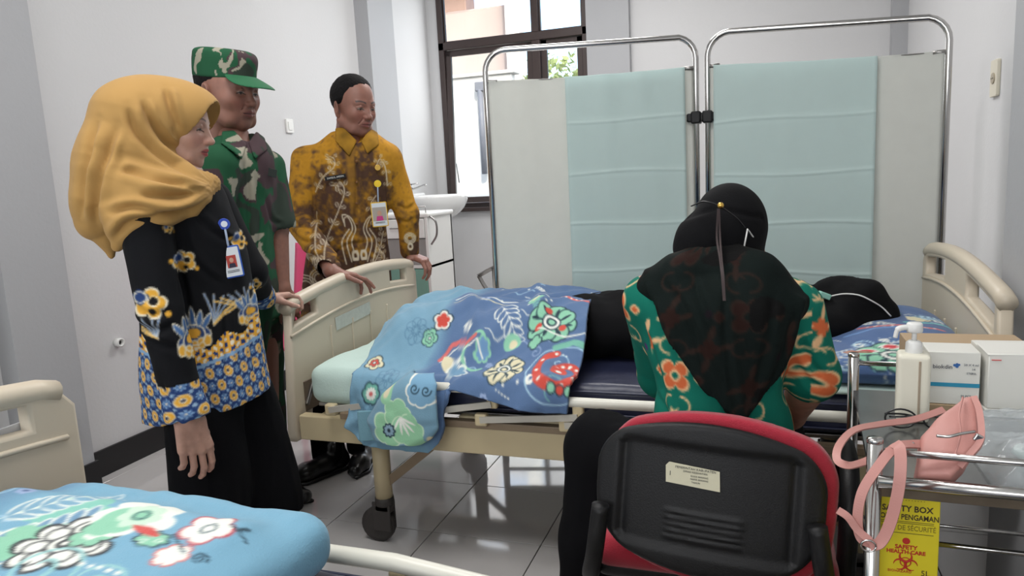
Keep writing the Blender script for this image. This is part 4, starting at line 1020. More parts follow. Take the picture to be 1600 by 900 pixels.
# bottle
bt = thing('pump_bottle', (.283, 1.555, .70), 'white square hand-gel bottle with pump on the trolley', 'bottle')
bo = np.array([.283, 1.545, .70]); m_bot = mat('bottle_white', (226, 222, 205), .4, sss=0)
rz = rotm(0, 0, -.12)
v = Vol(bo - [.05, .05, .01], bo + [.05, .05, .16], .0022); v.box(bo + [0, 0, .067], (.0285, .026, .066), .008, R=rz); v.cap(bo + [0, 0, .125], bo + [0, 0, .139], .012, .012, .006)
V, F = v.net(); npmesh('bottle_body', V, F, m_bot, bt)
B().box(bo + np.array([.0045, -.0285, .01]), bo + np.array([.0085, -.0258, .122]), .0008).build('level_strip', mat('strip_tan', (165, 150, 130), .6), bt)
B().lathe([(.001, .131), (.0145, .131), (.0150, .133), (.0142, .152), (.010, .156), (.001, .157)], bo, 'z', 28).build('collar', m_white, bt)
g = B(); g.tube([bo + [0, 0, .155], bo + [0, 0, .176]], .0045, 12); g.lathe([(.001, .172), (.0135, .173), (.0145, .176), (.0140, .188), (.012, .191), (.001, .1915)], bo, 'z', 24)
g.tube(bez([bo + [0, 0, .181], bo + [-.018, -.004, .182], bo + [-.030, -.008, .178], bo + [-.034, -.009, .163]]), [.0055] * 17 + [.004] * 8, 12); g.build('pump_head', m_white, bt)
# boxes
m_card = mat('box_white', (222, 221, 214), .5); m_cardb = mat('kraft', (176, 152, 122), .8); m_teal = mat('band_teal', (40, 140, 175), .5); m_ink2 = mat('ink_grey', (95, 100, 110), .6)
def mbox(lo, hi, rz_, label, name='medicine_box'):
    c = (np.array(lo) + hi) / 2; t = thing(name, (c[0], c[1], lo[2]), label, 'box'); R = rotm(0, 0, rz_); B().box(lo, hi, .0015, 1, rot=R).build('carton', m_card, t); return t, c, R
t, c, R = mbox((.320, 1.60, .716), (.410, 1.68, .822), -.03, 'white medicine carton with teal stripe and blue logo on the trolley')
fn_ = R @ np.array([0, -1, 0.]); xd_ = R @ np.array([1., 0, 0]); fc = c + fn_ * .0405
def onf(x, z, d=.0008): return frame(fc + xd_ * x + np.array([0, 0, z - .0 + .001]) + fn_ * d, xd_, (0, 0, 1))
plate([[(-.0445, -.002), (.0445, -.002), (.0445, .006), (-.0445, .006)]], .0006, .0001, onf(0, -.016, .0003), 'stripe', m_teal, t)
text('biokdin', .0115, onf(-.0195, .022), 'lettering', mat('ink_dark', (60, 62, 75), .6), t)
for dx, dz, r in ((.001, .026, .0027), (.005, .028, .0024), (.005, .0235, .003), (.0085, .027, .0022)): plate([[(r * math.cos(a * .6), r * math.sin(a * .6)) for a in range(10)]], .0006, .0001, onf(dx, dz, .0003), 'logo_dot', mat('logo_blue', (50, 100, 165), .5), t)
text('50 X 4 ml', .0062, onf(.029, .027), 'lettering', m_ink2, t); text('STERIL', .0058, onf(.030, .010), 'lettering', m_ink2, t); text('50 PCS', .006, onf(.022, -.036), 'lettering', m_ink2, t); text('14', .006, onf(.033, .0185), 'lettering', m_ink2, t)
B().box((.318, 1.595, .701), (.40, 1.675, .7155), .001).build('tmp', m_cardb); _o = bpy.data.objects['tmp']; _o.name = 'flat_carton'; tag(_o, 'flat brown carton lying under the teal striped medicine box', 'box')
t, c, R = mbox((.300, 1.69, .701), (.52, 1.80, .815), 0, 'open brown cardboard box standing behind the medicine cartons', 'cardboard_box'); t.children[0].data.materials[0] = m_cardb
for xx in (.335, .355, .372): text('↑' if False else 'o', .012, frame((xx, 1.6895, .809), (1, 0, 0), (0, 0, 1)), 'pictogram', m_black, t)
t, c, R = mbox((.416, 1.585, .7165), (.53, 1.70, .825), .03, 'plain white carton with its flap up at the right end of the trolley')
fl_ = B().box((.414, 1.585, .8252), (.53, 1.66, .8272), .0005, 1, rot=rotm(.10, 0, .05)).build('flap', m_card, t)
B().box((.422, 1.5815, .812), (.438, 1.5835, .8135), .0002).build('mark', mat('mark_red', (205, 70, 70), .5), t)
B().box((.414, 1.58, .701), (.56, 1.70, .716), .001).build('tmp', m_card); _o = bpy.data.objects['tmp']; _o.name = 'flat_carton'; tag(_o, 'flat white carton under the plain white carton on the trolley', 'box')
# clear packaging and tubing
m_film = mat('clear_film', (225, 232, 235), .12, alpha=.22, bump=.6, bscale=25); 
def film(c, r, seed, label, name='plastic_packet'):
    n = 46; U, Vv = np.meshgrid(np.linspace(-1, 1, n), np.linspace(-1, 1, n)); X = c[0] + U * r[0]; Y = c[1] + Vv * r[1]; h = fbm(np.stack([U.ravel() * 2, Vv.ravel() * 2], 1), 1.6, 4, seed).reshape(U.shape)
    Z = c[2] + r[2] * (1 - np.maximum(abs(U), abs(Vv)) ** 3) * (.4 + 1.1 * h) + .002
    t = thing(name, c, label, 'plastic packet'); o = grid_mesh('film', X, Y, Z, m_film, t, None, .0008); 
    return t
t = film((.475, 1.33, .701), (.135, .115, .05), 3, 'clear plastic packet of tubing lying on the trolley right of the pink bag')
P = [(.47 + .055 * math.cos(a) * (1 + .04 * math.sin(a * 3)), 1.345 + .055 * math.sin(a), .722 + .006 * math.sin(a * 1.3)) for a in np.linspace(0, 19, 120)]
V, F = tube_np(P, .0028, 8); npmesh('tube_coil', V, F, mat('clear_tube', (200, 212, 215), .2, alpha=.7), t)
B().lathe([(.001, 0), (.03, 0), (.034, .004), (.03, .012), (.001, .014)], (.435, 1.37, .705), 'z', 24).build('mask_cup', mat('mask_green', (170, 195, 190), .3, alpha=.8), t)
t = film((.47, 1.515, .701), (.10, .055, .03), 8, 'crumpled clear wrapper lying before the white cartons')
# spectacles
sp = thing('spectacles', (.28, 1.50, .705), 'folded black rimmed spectacles lying in front of the pump bottle', 'spectacles')
for s in (-1, 1):
    cx_ = .285 + s * .032; P = [(cx_ + .026 * math.cos(a), 1.478, .722 + .018 * math.sin(a)) for a in np.linspace(0, 2 * math.pi, 25)]; V, F = tube_np(P, .0018, 6); npmesh('rim', V, F, m_black, sp)
V, F = tube_np([(.277, 1.478, .726), (.285, 1.477, .729), (.293, 1.478, .726)], .0018, 6); npmesh('bridge', V, F, m_black, sp)
for a, b in (((.227, 1.478, .73), (.30, 1.53, .706)), ((.343, 1.478, .73), (.24, 1.515, .712))): V, F = tube_np(bez([a, ((a[0] + b[0]) / 2, (a[1] + b[1]) / 2, .722), b]), .0019, 6); npmesh('temple', V, F, m_black, sp)
# pink sling bag
m_pink = mat('pink_leather', (194, 138, 130), .5, noise=.04, nscale=20, bump=.1, bscale=500)
bgp = lambda px, py, y: aty(px, py, y)
bag = thing('sling_bag', (.31, 1.38, .70), 'dusty pink leather sling bag slumped on the trolley, strap looped over the rail', 'bag')
c0 = np.array([.318, 1.36, .775])
pts = [bgp(1430, 735, 1.30), bgp(1435, 680, 1.38), bgp(1505, 618, 1.44), bgp(1528, 618, 1.42), bgp(1527, 690, 1.34), bgp(1490, 733, 1.26)]
bn = np.array([-.22, -.62, .75]); bn /= np.linalg.norm(bn); bc = atz(1460, 742, .752)
def onb(px, py): d = ray(px, py); return EYE + d * ((bc - EYE).dot(bn) / d.dot(bn))
OL = [onb(*p) for p in ((1434, 742), (1436, 712), (1440, 680), (1462, 655), (1507, 619), (1528, 617), (1530, 650), (1533, 690), (1512, 722), (1488, 744))]
MB_ = frame(bc, (1, 0, 0), np.cross(bn, (1, 0, 0))); 
v = Vol(np.min(OL, 0) - .05, np.max(OL, 0) + .06, .0035); xb2, yb2 = MB_[:3, 0], MB_[:3, 1]; X, Y, Z = v.ax[0][:, None, None] - bc[0], v.ax[1][None, :, None] - bc[1], v.ax[2][None, None, :] - bc[2]
A_2, B_2, D_2 = X * xb2[0] + Y * xb2[1] + Z * xb2[2], X * yb2[0] + Y * yb2[1] + Z * yb2[2], X * bn[0] + Y * bn[1] + Z * bn[2]
o2 = np.array([((p - bc).dot(xb2), (p - bc).dot(yb2)) for p in OL]); ce = o2.mean(0); g2_ = np.full(v.f.shape, -9., np.float32)
for i in range(len(o2)):
    a, b = o2[i], o2[(i + 1) % len(o2)]; e = np.array([b[1] - a[1], a[0] - b[0]]); e /= np.linalg.norm(e)
    if e.dot(ce - a) > 0: e = -e
    g2_ = np.maximum(g2_, e[0] * (A_2 - a[0]) + e[1] * (B_2 - a[1]))
v.f = -smin(-g2_, -(np.abs(D_2 + .02) - .022 - .10 * np.clip(-g2_, 0, .03)), .008).astype(np.float32)
V, F = v.net(); N = vnormals(V, F); V = V + N * ((fbm(V, 22, 2, 3) - .5) * .006)[:, None]; V[:, 2] = np.maximum(V[:, 2], .7205); npmesh('bag_body', V, F, m_pink, bag)
ob_ = lambda px, py, h: onb(px, py) + bn * h
P = bez([ob_(1522, 624, .006), ob_(1531, 650, .008), ob_(1533, 690, .008), ob_(1516, 714, .006), ob_(1500, 730, .0)]); V, F = strap_np(P, .009, .007, bn); npmesh('gusset_band', V, np_q(F), m_pink, bag, False)
P = bez([ob_(1505, 626, .010), ob_(1500, 660, .022), ob_(1502, 690, .022), ob_(1492, 722, .014)]); V, F = tube_np(P, .0016, 6); npmesh('seam', V, F, m_pink, bag)
B().box(ob_(1529, 690, .010) - [.006, .003, .006], ob_(1529, 690, .010) + [.006, .003, .006], .002, rot=rotm(0, .5, 0)).build('chrome_slide', m_chrome, bag)
def strapp(L, name='strap', wd=.016): 
    P = bez([bgp(*l) for l in L], 10); P[:, 2] = np.where((P[:, 1] > 1.19) & (P[:, 0] > .17), np.maximum(P[:, 2], .724), P[:, 2]); V, F = strap_np(P, wd, .0032, np.tile([-.25, -.75, .6], (len(P), 1))); npmesh(name, V, np_q(F), m_pink, bag, False)
strapp([(1475, 640, 1.43), (1430, 655, 1.40), (1375, 663, 1.34), (1335, 672, 1.27), (1312, 695, 1.20), (1308, 718, 1.17), (1325, 727, 1.165), (1350, 722, 1.20), (1380, 708, 1.21), (1405, 700, 1.20)], wd=.012)
strapp([(1470, 697, 1.225), (1430, 694, 1.205), (1398, 700, 1.16), (1368, 735, 1.135), (1347, 770, 1.125), (1340, 810, 1.12), (1345, 840, 1.12), (1362, 850, 1.12)], wd=.014)
strapp([(1398, 693, 1.15), (1406, 702, 1.135), (1407, 735, 1.12), (1402, 775, 1.115), (1390, 820, 1.115), (1375, 848, 1.115), (1358, 852, 1.115)], wd=.016)
strapp([(1309, 797, 1.12), (1325, 808, 1.117), (1340, 828, 1.115), (1360, 845, 1.112)], wd=.011)
P_ = bgp(1357, 853, 1.11); P = [(P_[0] + .010 * math.cos(a), P_[1], P_[2] + .009 * math.sin(a)) for a in np.linspace(0, 2 * math.pi, 17)]; V, F = tube_np(P, .0016, 6); npmesh('buckle', V, F, m_chrome, bag)
P = bez([ob_(1466, 697, .030), ob_(1485, 699, .032), ob_(1503, 694, .030), ob_(1524, 684, .018)]); V, F = tube_np(P, .0024, 6); npmesh('chain_clip', V, F, m_chrome, bag)
for pp in ((1440, 695, 1.213), (1425, 694, 1.203)): B().lathe([(.001, -.002), (.004, -.002), (.004, .002), (.001, .002)], bgp(*pp), 'y', 10).build('rivet', m_chrome, bag)
for _o in bpy.data.objects:
    if _o not in _pre and _o.parent is None and _o.name != 'tmp': _o.location = _o.location + (Vector((-.007, -.03, .02)) if 'bag' not in _o.name else Vector((0, 0, .0)))
# safety box
m_yel = mat('safety_yellow', (222, 205, 40), .55)
sb = thing('safety_box', (.205, 1.24, .50), 'yellow biohazard sharps safety box standing inside the trolley under the top shelf', 'box')
sx0, sx1 = .171, .262; SY = 1.195
B().box((sx0, SY, .42), (sx1, SY + .10, .707), .001, 1).build('carton', m_yel, sb)
B().box((sx0 + .0, SY, .182), (sx1, SY + .10, .42), .001, 1).build('carton_base', m_yel, sb)
m_ik = mat('ink_brown', (70, 55, 35), .6); m_ir = mat('ink_red', (190, 45, 35), .6); sc_ = (sx0 + sx1) / 2
def sf(x, z): return frame((sc_ + x, SY - .0006, z), (1, 0, 0), (0, 0, 1))
zt = lambda py: aty(1415, py, SY)[2]
text('SAFETY BOX', .0135, sf(0, zt(795)), 'lettering', m_ik, sb, bold=.0003, sx=.93); text('KOTAK PENGAMAN', .0125, sf(0, zt(808)), 'lettering', m_ik, sb, bold=.0002, sx=.78); text('BOÎTE DE SÉCURITÉ', .0115, sf(0, zt(825)), 'lettering', mat('ink_olive', (130, 115, 30), .6), sb, sx=.8)
for z_ in (zt(815), zt(817.5), zt(833)): B().box((sx0 + .008, SY - .0008, z_ - .0003), (sx1 - .008, SY, z_ + .0003)).build('rule_line', m_ik, sb)
text('SAFETY', .0095, sf(0, zt(855)), 'lettering', m_ir, sb, bold=.0003); text('HEALTH CARE', .0085, sf(0, zt(862.5)), 'lettering', m_ir, sb, bold=.0003)
plate([[(.0055 * math.cos(a * .5), .0055 * math.sin(a * .5)) for a in range(13)]], .0006, .0001, sf(0, zt(845)), 'emblem', m_ir, sb)
g = B(); zb_ = zt(878)
for k in range(3):
    a0 = math.pi / 2 + k * 2 * math.pi / 3; cx_, cz_ = sc_ + .0095 * math.cos(a0), zb_ + .0095 * math.sin(a0)
    P = [(cx_ + .0085 * math.cos(a), SY - .0006, cz_ + .0085 * math.sin(a)) for a in np.linspace(a0 + .55, a0 + 2 * math.pi - .55, 20)]; g.tube(P, [.0004 + .0016 * math.sin(math.pi * i / 19) for i in range(20)], 6)
P = [(sc_ + .0075 * math.cos(a), SY - .0006, zb_ + .0075 * math.sin(a)) for a in np.linspace(0, 2 * math.pi, 24)]; g.tube(P, .0008, 6); g.build('biohazard_symbol', m_ir, sb)
text('BIOHAZARD', .006, sf(-.008, zt(893)), 'lettering', m_ir, sb); text('5L', .0125, sf(.028, zt(893)), 'lettering', m_ik, sb)
text('- - - - - - - - - - - -', .007, sf(0, zt(781)), 'lettering', mat('ink_olive', (130, 115, 30), .6), sb)

# ------------------------------------------------------------------ back of the room
m_cer = mat('ceramic', (236, 237, 236), .12, coat=.6)
sk = thing('wash_basin', (-2.5, 5.2, .8), 'white ceramic wash basin on the wall by the window', 'basin')
sc0 = atx(676, 312, -2.52); SYc = sc0[1]; rimz = aty(700, 304, SYc)[2]
v = Vol((XW - .02, SYc - .36, rimz - .26), (XW + .62, SYc + .36, rimz + .06), .01)
rx_ = (aty(728, 310, SYc)[0] - XW) / 2 
def bas(X, Y, Z):
    t_ = np.clip((rimz - Z) / .2, 0, 1.3); s_ = np.sqrt(np.clip(1 - t_ ** 2 * .85, .03, 1)); q = np.sqrt(((X - XW - rx_ * .95) / (rx_ * 1.05 * s_)) ** 2 + ((Y - SYc) / (.27 * s_)) ** 2)
    return np.maximum(np.maximum((q - 1) * .2, Z - rimz), np.maximum(rimz - .2 - Z, XW + .002 - X)).astype(np.float32)
v._do(v.lo, np.array([XW + .62, SYc + .36, rimz + .06]), bas, 0, 'u'); v.ell((XW + rx_ * 1.1, SYc, rimz + .03), (rx_ * .78, .21, .15), .015, op='s'); v.box((XW + .035, SYc, rimz + .0), (.035, .25, .02), .01, .01)
V, F = v.net(); npmesh('bowl', V, F, m_cer, sk)
dx_ = XW + .17; g = B(); g.tube([(dx_, SYc, rimz - .19), (dx_, SYc, rimz - .38)], .02, 12); g.tube([(dx_, SYc, rimz - .38), (dx_, SYc, rimz - .52)], .035, 12); g.tube([(dx_, SYc, rimz - .42), (XW + .01, SYc, rimz - .42)], .018, 12); g.build('drain_trap', m_white, sk)
fa = thing('tap', (XW + .05, SYc, rimz), 'small chrome tap on the back edge of the wash basin', 'tap')
tx = XW + .06; g = B(); g.tube([(tx, SYc, rimz + .015), (tx, SYc, rimz + .06)], .014, 12); g.tube(bez([(tx, SYc, rimz + .05), (tx + .06, SYc, rimz + .065), (tx + .13, SYc, rimz + .085), (tx + .135, SYc, rimz + .075)]), .009, 10); g.build('spout', m_chrome, fa)
g = B(); g.tube([(tx, SYc, rimz + .06), (tx, SYc, rimz + .09)], .018, 12); g.tube([(tx, SYc, rimz + .095), (tx + .07, SYc, rimz + .10)], .006, 8); g.build('lever', m_chrome, fa)
# bedside cabinet by the basin
cb = thing('bedside_cabinet', (-2.2, 4.2, 0), 'white steel cabinet with drawers behind the batik shirt man, under the basin', 'cabinet')
cy = 4.1; r_ = aty(672, 400, cy); x1 = aty(671, 400, cy)[0]; x0 = x1 - .40; ztop = aty(660, 333, cy)[2]; z1 = aty(660, 372, cy)[2]; z2 = aty(665, 417, cy)[2]
g = B(); g.box((x0, cy, ztop - .03), (x1 + .01, cy + .4, ztop), .01); g.build('top', m_white, cb)
g = B()
for xa in (x0, x1 - .02):
    g.box((xa, cy + .0, .05), (xa + .02, cy + .38, ztop - .03), .002)
g.box((x0, cy + .36, .05), (x1, cy + .38, ztop - .03), .002); g.box((x0, cy, z2 - .01), (x1, cy + .38, z2 + .01), .002); g.box((x0, cy, .05), (x1, cy + .38, .08), .002); g.build('carcass', m_white, cb)
B().box((x0 + .022, cy - .006, z1), (x1 - .022, cy + .3, ztop - .035), .003).build('drawer', m_white, cb); 
V, F = tube_np(bez([(x1 - .25, cy - .005, ztop - .09), (x1 - .24, cy - .03, ztop - .09), (x1 - .1, cy - .03, ztop - .09), (x1 - .09, cy - .005, ztop - .09)]), .004, 6); npmesh('handle', V, F, m_steel, cb)
B().box((x0 + .022, cy + .01, z2 + .01), (x1 - .022, cy + .36, z1 - .005), .002).build('niche_back', mat('niche_grey', (150, 148, 145), .7), cb)
B().box((x0 + .022, cy - .003, .10), (x1 - .022, cy + .35, z2 - .015), .003).build('lower_door', mat('door_green', (120, 165, 150), .4), cb)
V, F = tube_np(bez([(x1 + .01, cy + .02, ztop - .02), (x1 + .05, cy + .02, ztop - .06), (x1 + .05, cy + .02, ztop - .14), (x1 + .01, cy + .02, ztop - .2)]), .007, 8); npmesh('towel_rail', V, F, m_steel, cb)
V, F = tube_np([(x1 - .3, cy + .03, ztop), (x1 - .3, cy + .03, ztop + .04), (x1 - .02, cy + .03, ztop + .04), (x1 - .02, cy + .03, ztop)], .004, 6); npmesh('gallery_rail', V, F, m_steel, cb)
# pink chair
m_pk = mat('pink_plastic', (226, 70, 120), .45)
pc = thing('plastic_chair', (-2.05, 3.15, 0), 'bright pink plastic chair behind the soldier and the batik shirt man', 'chair')
pp = lambda px, py: aty(px, py, 3.15)
a_, b_, c_, d_ = pp(440, 392), pp(480, 386), pp(492, 520), pp(425, 600)
xL, xR, zT, zS = a_[0] - .08, b_[0] + .16, b_[2], .44
yy, zz = np.meshgrid(np.linspace(0, 1, 14), np.linspace(0, 1, 14)); X = xL + (xR - xL) * yy; Z = zS + (zT - zS) * zz; Y = 3.30 + .10 * zz - .05 * np.sin(np.pi * yy)
grid_mesh('backrest', X, Y, Z, m_pk, pc, None, .012)
X = xL - .01 + (xR - xL + .02) * yy; Y = 2.90 + .42 * zz; Z = zS + .01 * np.cos(yy * 6)
grid_mesh('seat', X, Y, Z, m_pk, pc, None, .015)
for i, j in ((0, 0), (1, 0), (0, 1), (1, 1)): B().tube([((xL, xR)[i], (2.93, 3.3)[j], zS - .01), ((xL - .03, xR + .03)[i], (2.90, 3.33)[j], 0.002)], [.02, .015], 8).build('leg', m_pk, pc)
# bent metal arm behind the far side of the bed
ar = thing('bent_metal_arm', (-1.2, 3.3, .5), 'bent flat steel armrest of a chair behind the far side of the bed', 'chair arm')
A_ = lambda px, py: aty(px, py, 3.45)
V, F = strap_np([A_(776, 416), A_(762, 423), A_(748, 431)], .03, .006, (0, .5, 1)); npmesh('upper_bar', V, np_q(F), m_steel, ar, False)
V, F = strap_np([A_(748, 431), A_(756, 445), A_(768, 462), A_(790, 500)], .04, .006, (1, 0, 0)); npmesh('side_bar', V, np_q(F), m_steel, ar, False)
q = A_(772, 440); V, F = tube_np([(q[0], q[1], A_(772, 418)[2]), (q[0], q[1], .012)], .008, 8); npmesh('upright', V, F, m_steel, ar)
q2_ = q + np.array([.35, 0, 0]); V, F = tube_np([(q[0] - .1, q[1], .012), (q[0] + .45, q[1], .012)], .012, 8); npmesh('foot_bar', V, F, m_steel, ar)
# ------------------------------------------------------------------ figures
class Fig:
    """a frame standing at (x, y): u to the right as seen from the room's front, w towards the front, z up"""
    def __init__(s, x, y):
        s.o = np.array([x, y, 0.0]); r = math.hypot(x, y); s.n = np.array([-x / r, -y / r, 0]); s.u = np.array([y / r, -x / r, 0]); s.ang = math.atan2(s.u[1], s.u[0])
    def p(s, px, py, w=0.0):
        d = ray(px, py); t = (w + (s.o - EYE).dot(s.n)) / d.dot(s.n); return EYE + d * t
    def uwz(s, V): return (V - s.o) @ s.u, (V - s.o) @ s.n, V[:, 2]
    def uz(s, px, py): q = s.p(px, py); return (q - s.o).dot(s.u), q[2]
    def row(s, xl, xr, py, w, ry, rot=0.0):
        a, b = s.p(xl, py, w), s.p(xr, py, w); c = (a + b) / 2; return (c[2], c[0], c[1], np.linalg.norm((b - a)[:2]) / 2, ry, s.ang + rot)
def bbox(pts, pad): P = np.array(pts); return P.min(0) - pad, P.max(0) + pad

def head_mesh(pos, yaw, pitch, roll=0, sc=1.0, skin=(150, 105, 88), lips=(140, 70, 65), brow=(45, 35, 32), male=True, fat=0.0, h=.0020, neck=.12, ears=True, lid=.35):
    v = Vol((-.10, -.125, -.13 - neck), (.10, .145, .14), h); g = 1 + fat
    v.ell((0, -.014, .038), (.074, .094, .084), 0)
    v.ell((0, .022, -.018), (.064 * g, .068, .082), .03)
    v.ell((0, .030, -.070), (.050 * g, .046, .040), .03)
    v.ell((0, .062, -.094), (.020, .018, .017), .02)
    for s in (-1, 1):
        v.ell((s * .040, .050, -.024), (.024 * g, .026, .024), .02)
        v.cap((s * .055, -.005, -.055), (s * .040 * g, .045, -.085), .020, .018, .02)
        v.cap((s * .012, .078, .018), (s * .040, .066, .020), .010 if male else .008, .009, .012)
    v.cap((0, .074, .016), (0, .097, -.026), .0075, .0095, .012)
    v.ell((0, .099, -.030), (.0115, .0115, .0095), .006)
    for s in (-1, 1):
        v.ell((s * .0125, .089, -.033), (.0075, .010, .0075), .005)
        v.ell((s * .031, .092, .001), (.016, .017, .0125), .012, op='s')
        v.ell((s * .031, .0645, .000), (.0165, .0155, .0125), .004)
        v.cap((s * .018, .0775, .0045), (s * .031, .0810, .0085), .0025, .0035, .004); v.cap((s * .031, .0810, .0085), (s * .045, .0720, .004), .0035, .0025, .004)
        v.cap((s * .020, .0765, -.0085), (s * .042, .0735, -.0085), .002, .002, .005)
        v.ell((s * .006, .094, -.0415), (.003, .005, .003), .002, op='s')
    v.ell((0, .074, -.055), (.026, .016, .016), .014)
    v.cap((-.021, .081, -.058), (0, .0895, -.0545), .0035, .0050, .004); v.cap((.021, .081, -.058), (0, .0895, -.0545), .0035, .0050, .004)
    v.cap((-.018, .081, -.064), (0, .0875, -.0665), .0035, .0058, .004); v.cap((.018, .081, -.064), (0, .0875, -.0665), .0035, .0058, .004)
    v.cap((-.024, .084, -.0605), (0, .0955, -.0600), .0013, .0013, .002, op='s'); v.cap((.024, .084, -.0605), (0, .0955, -.0600), .0013, .0013, .002, op='s')
    if male:
        for s in (-1, 1): v.cap((s * .020, .088, -.036), (s * .031, .074, -.058), .0015, .001, .006, op='s')
    if ears:
        for s in (-1, 1):
            R = rotm(.12, s * .12, s * -.35)
            v.ell((s * .078, -.012, -.012), (.007, .019, .031), .006, R=R); v.ell((s * .086, -.008, -.008), (.006, .011, .018), .004, R=R, op='s'); v.ell((s * .074, -.004, -.036), (.006, .009, .010), .005)
    v.cap((0, -.020, -.055), (0, -.034, -.13 - neck + .01), .052 if male else .045, .056 if male else .047, .02)
    V, F = v.net(); n = fbm(V, 60, 2, 2)[:, None]
    col = np.tile(np.array(skin) / 255.0, (len(V), 1)) * (.94 + .12 * n)
    x, y, z = np.abs(V[:, 0]), V[:, 1], V[:, 2]
    def tint(m, c, a=1.0): m = np.clip(m, 0, 1)[:, None] * a; col[:] = col * (1 - m) + np.array(c) / 255.0 * m
    tint(1.4 - np.hypot((x - .035) / .022, (z + .030) / .02), (skin[0] * 1.02, skin[1] * .86, skin[2] * .85), .5)
    tint((1.25 - np.sqrt((x / .022) ** 2 + ((z + .0605 + .0 * x) / .0095) ** 2)) * 3 * (y > .074), lips)
    tint((.0016 - np.abs(z + .0602)) * 900 * (x < .022) * (y > .07), (lips[0] * .45, lips[1] * .4, lips[2] * .4))
    bz = .0225 + .006 * np.sin((x - .012) / .036 * 2.4); tint((.0046 - np.abs(z - bz)) * 260 * (x > .012) * (x < .050) * (y > .055), brow, .9 if male else .75)
    ex, ez = (x - .031) / .0145, (z - .0005) / .0062; eye = (1 - np.sqrt(ex ** 2 + ez ** 2)) * 6 * (y > .06)
    tint(eye * .5 * (z < .0005 + .0062 * (1 - lid)), (178, 164, 156)); tint((1 - np.hypot((x - .031) / .0058, (z - .0) / .0058)) * 6 * (y > .06) * (z < .0045 - .004 * lid), (35, 24, 20))
    tint((.0026 - np.abs(z - (.0055 - .009 * lid - ((x - .031) / .0145) ** 2 * .0042))) * 420 * (np.abs(x - .031) < .0155) * (y > .06), (38, 26, 24))
    if male: tint((1.1 - np.hypot(x / .030, (z + .046) / .006)) * (y > .07), (skin[0] * .72, skin[1] * .72, skin[2] * .75), .35); tint((1.2 - np.hypot(x / .05, (z + .085) / .03)) * (y > .0), (skin[0] * .85, skin[1] * .84, skin[2] * .86), .3)
    M = rotm(0, 0, yaw - math.pi / 2) @ rotm(-pitch) @ rotm(0, roll, 0) * sc
    return V @ M.T + pos, F, col, M

def hand(v, wr, d, n, s, curls, sc=1.0, thumb=(.5, .75, .25), spread=.16, tcurl=.3, nails=None):
    """five separate fingers; d along the palm, n out of the palm, s to the thumb side; curls: bend per finger (three joints)"""
    d = np.asarray(d, float); d /= np.linalg.norm(d); n = np.asarray(n, float); n -= d * n.dot(d); n /= np.linalg.norm(n); s = np.asarray(s, float); s -= d * s.dot(d); s -= n * s.dot(n); s /= np.linalg.norm(s); wr = np.asarray(wr, float)
    offs = (.0305, .0105, -.0100, -.0295); kn = (.088, .092, .086, .077); Ls = ((.042, .026, .021), (.046, .030, .022), (.042, .028, .021), (.033, .021, .018)); tips = []
    for i in range(4):
        k = wr + (d * kn[i] + s * offs[i]) * sc; v.cap(wr + s * offs[i] * .55 * sc, k, .0145 * sc, .0115 * sc, .012); 
        p = k; a = 0; dd = d + s * spread * (1.5 - i) * .5
        for j in range(3):
            a += curls[i][j]; dr = dd / np.linalg.norm(dd) * math.cos(a) + n * math.sin(a); q = p + dr * Ls[i][j] * sc; v.cap(p, q, (.0086, .0080, .0072)[j] * sc, (.0080, .0072, .0062)[j] * sc, .0015 if j else .003); p = q
        tips.append((p, -n * math.cos(a) + d * math.sin(a)))
    p = wr + (d * .022 + s * .022 - n * -.004) * sc; v.cap(wr, p, .017 * sc, .015 * sc, .012); dr = d * thumb[0] + s * thumb[1] + n * thumb[2]; dr /= np.linalg.norm(dr)
    q = p + dr * .044 * sc; v.cap(p, q, .0145 * sc, .011 * sc, .012); dr2 = dr + d * tcurl + n * tcurl * .5; dr2 /= np.linalg.norm(dr2); r = q + dr2 * .032 * sc; v.cap(q, r, .0105 * sc, .009 * sc, .004); dr3 = dr2 + d * tcurl; dr3 /= np.linalg.norm(dr3); t = r + dr3 * .024 * sc; v.cap(r, t, .0092 * sc, .0075 * sc, .003)
    tips.append((t, s - n * .5)); return tips
def limb_hand(elbow, wr, d, n, s, curls, skin, sc=1.0, r0=.036, r1=.024, h=.0027, start=.35, **k):
    elbow, wr = np.asarray(elbow, float), np.asarray(wr, float); a = elbow + (wr - elbow) * start
    lo, hi = bbox([a, wr, wr + np.asarray(d) / np.linalg.norm(d) * .20 * sc], .085); v = Vol(lo, hi, h)
    v.cap(a, wr, r0 * (1 - start) + r1 * start, r1, .01); v.cap(wr - (wr - a) * .02, wr + np.asarray(d) / np.linalg.norm(d) * .02, r1 * .95, .020 * sc, .02)
    tips = hand(v, wr, d, n, s, curls, sc, **k); V, F = v.net(); col = np.tile(np.array(skin) / 255.0, (len(V), 1)) * (.92 + .16 * fbm(V, 90, 2, 3)[:, None])
    for p, nn in tips:
        m = np.linalg.norm(V - (p + nn / np.linalg.norm(nn) * .006), axis=1) < .0062; col[m] = np.array([min(255, skin[0] * 1.2), min(255, skin[1] * 1.2), min(255, skin[2] * 1.2)]) / 255
    return V, F, col
m_skin = mat('skin', (255, 255, 255), .5, attr=True, sss=.08, bump=.08, bscale=300)
def core(pts_r, skin, h=.014):
    P = [p for seg in pts_r for p in seg[:2]]; lo, hi = bbox(P, .14); v = Vol(lo, hi, h)
    for a, b, ra, rb in pts_r: v.cap(a, b, ra, rb, .03)
    V, F = v.net(); return V, F, np.tile(np.array(skin) / 255.0, (len(V), 1))
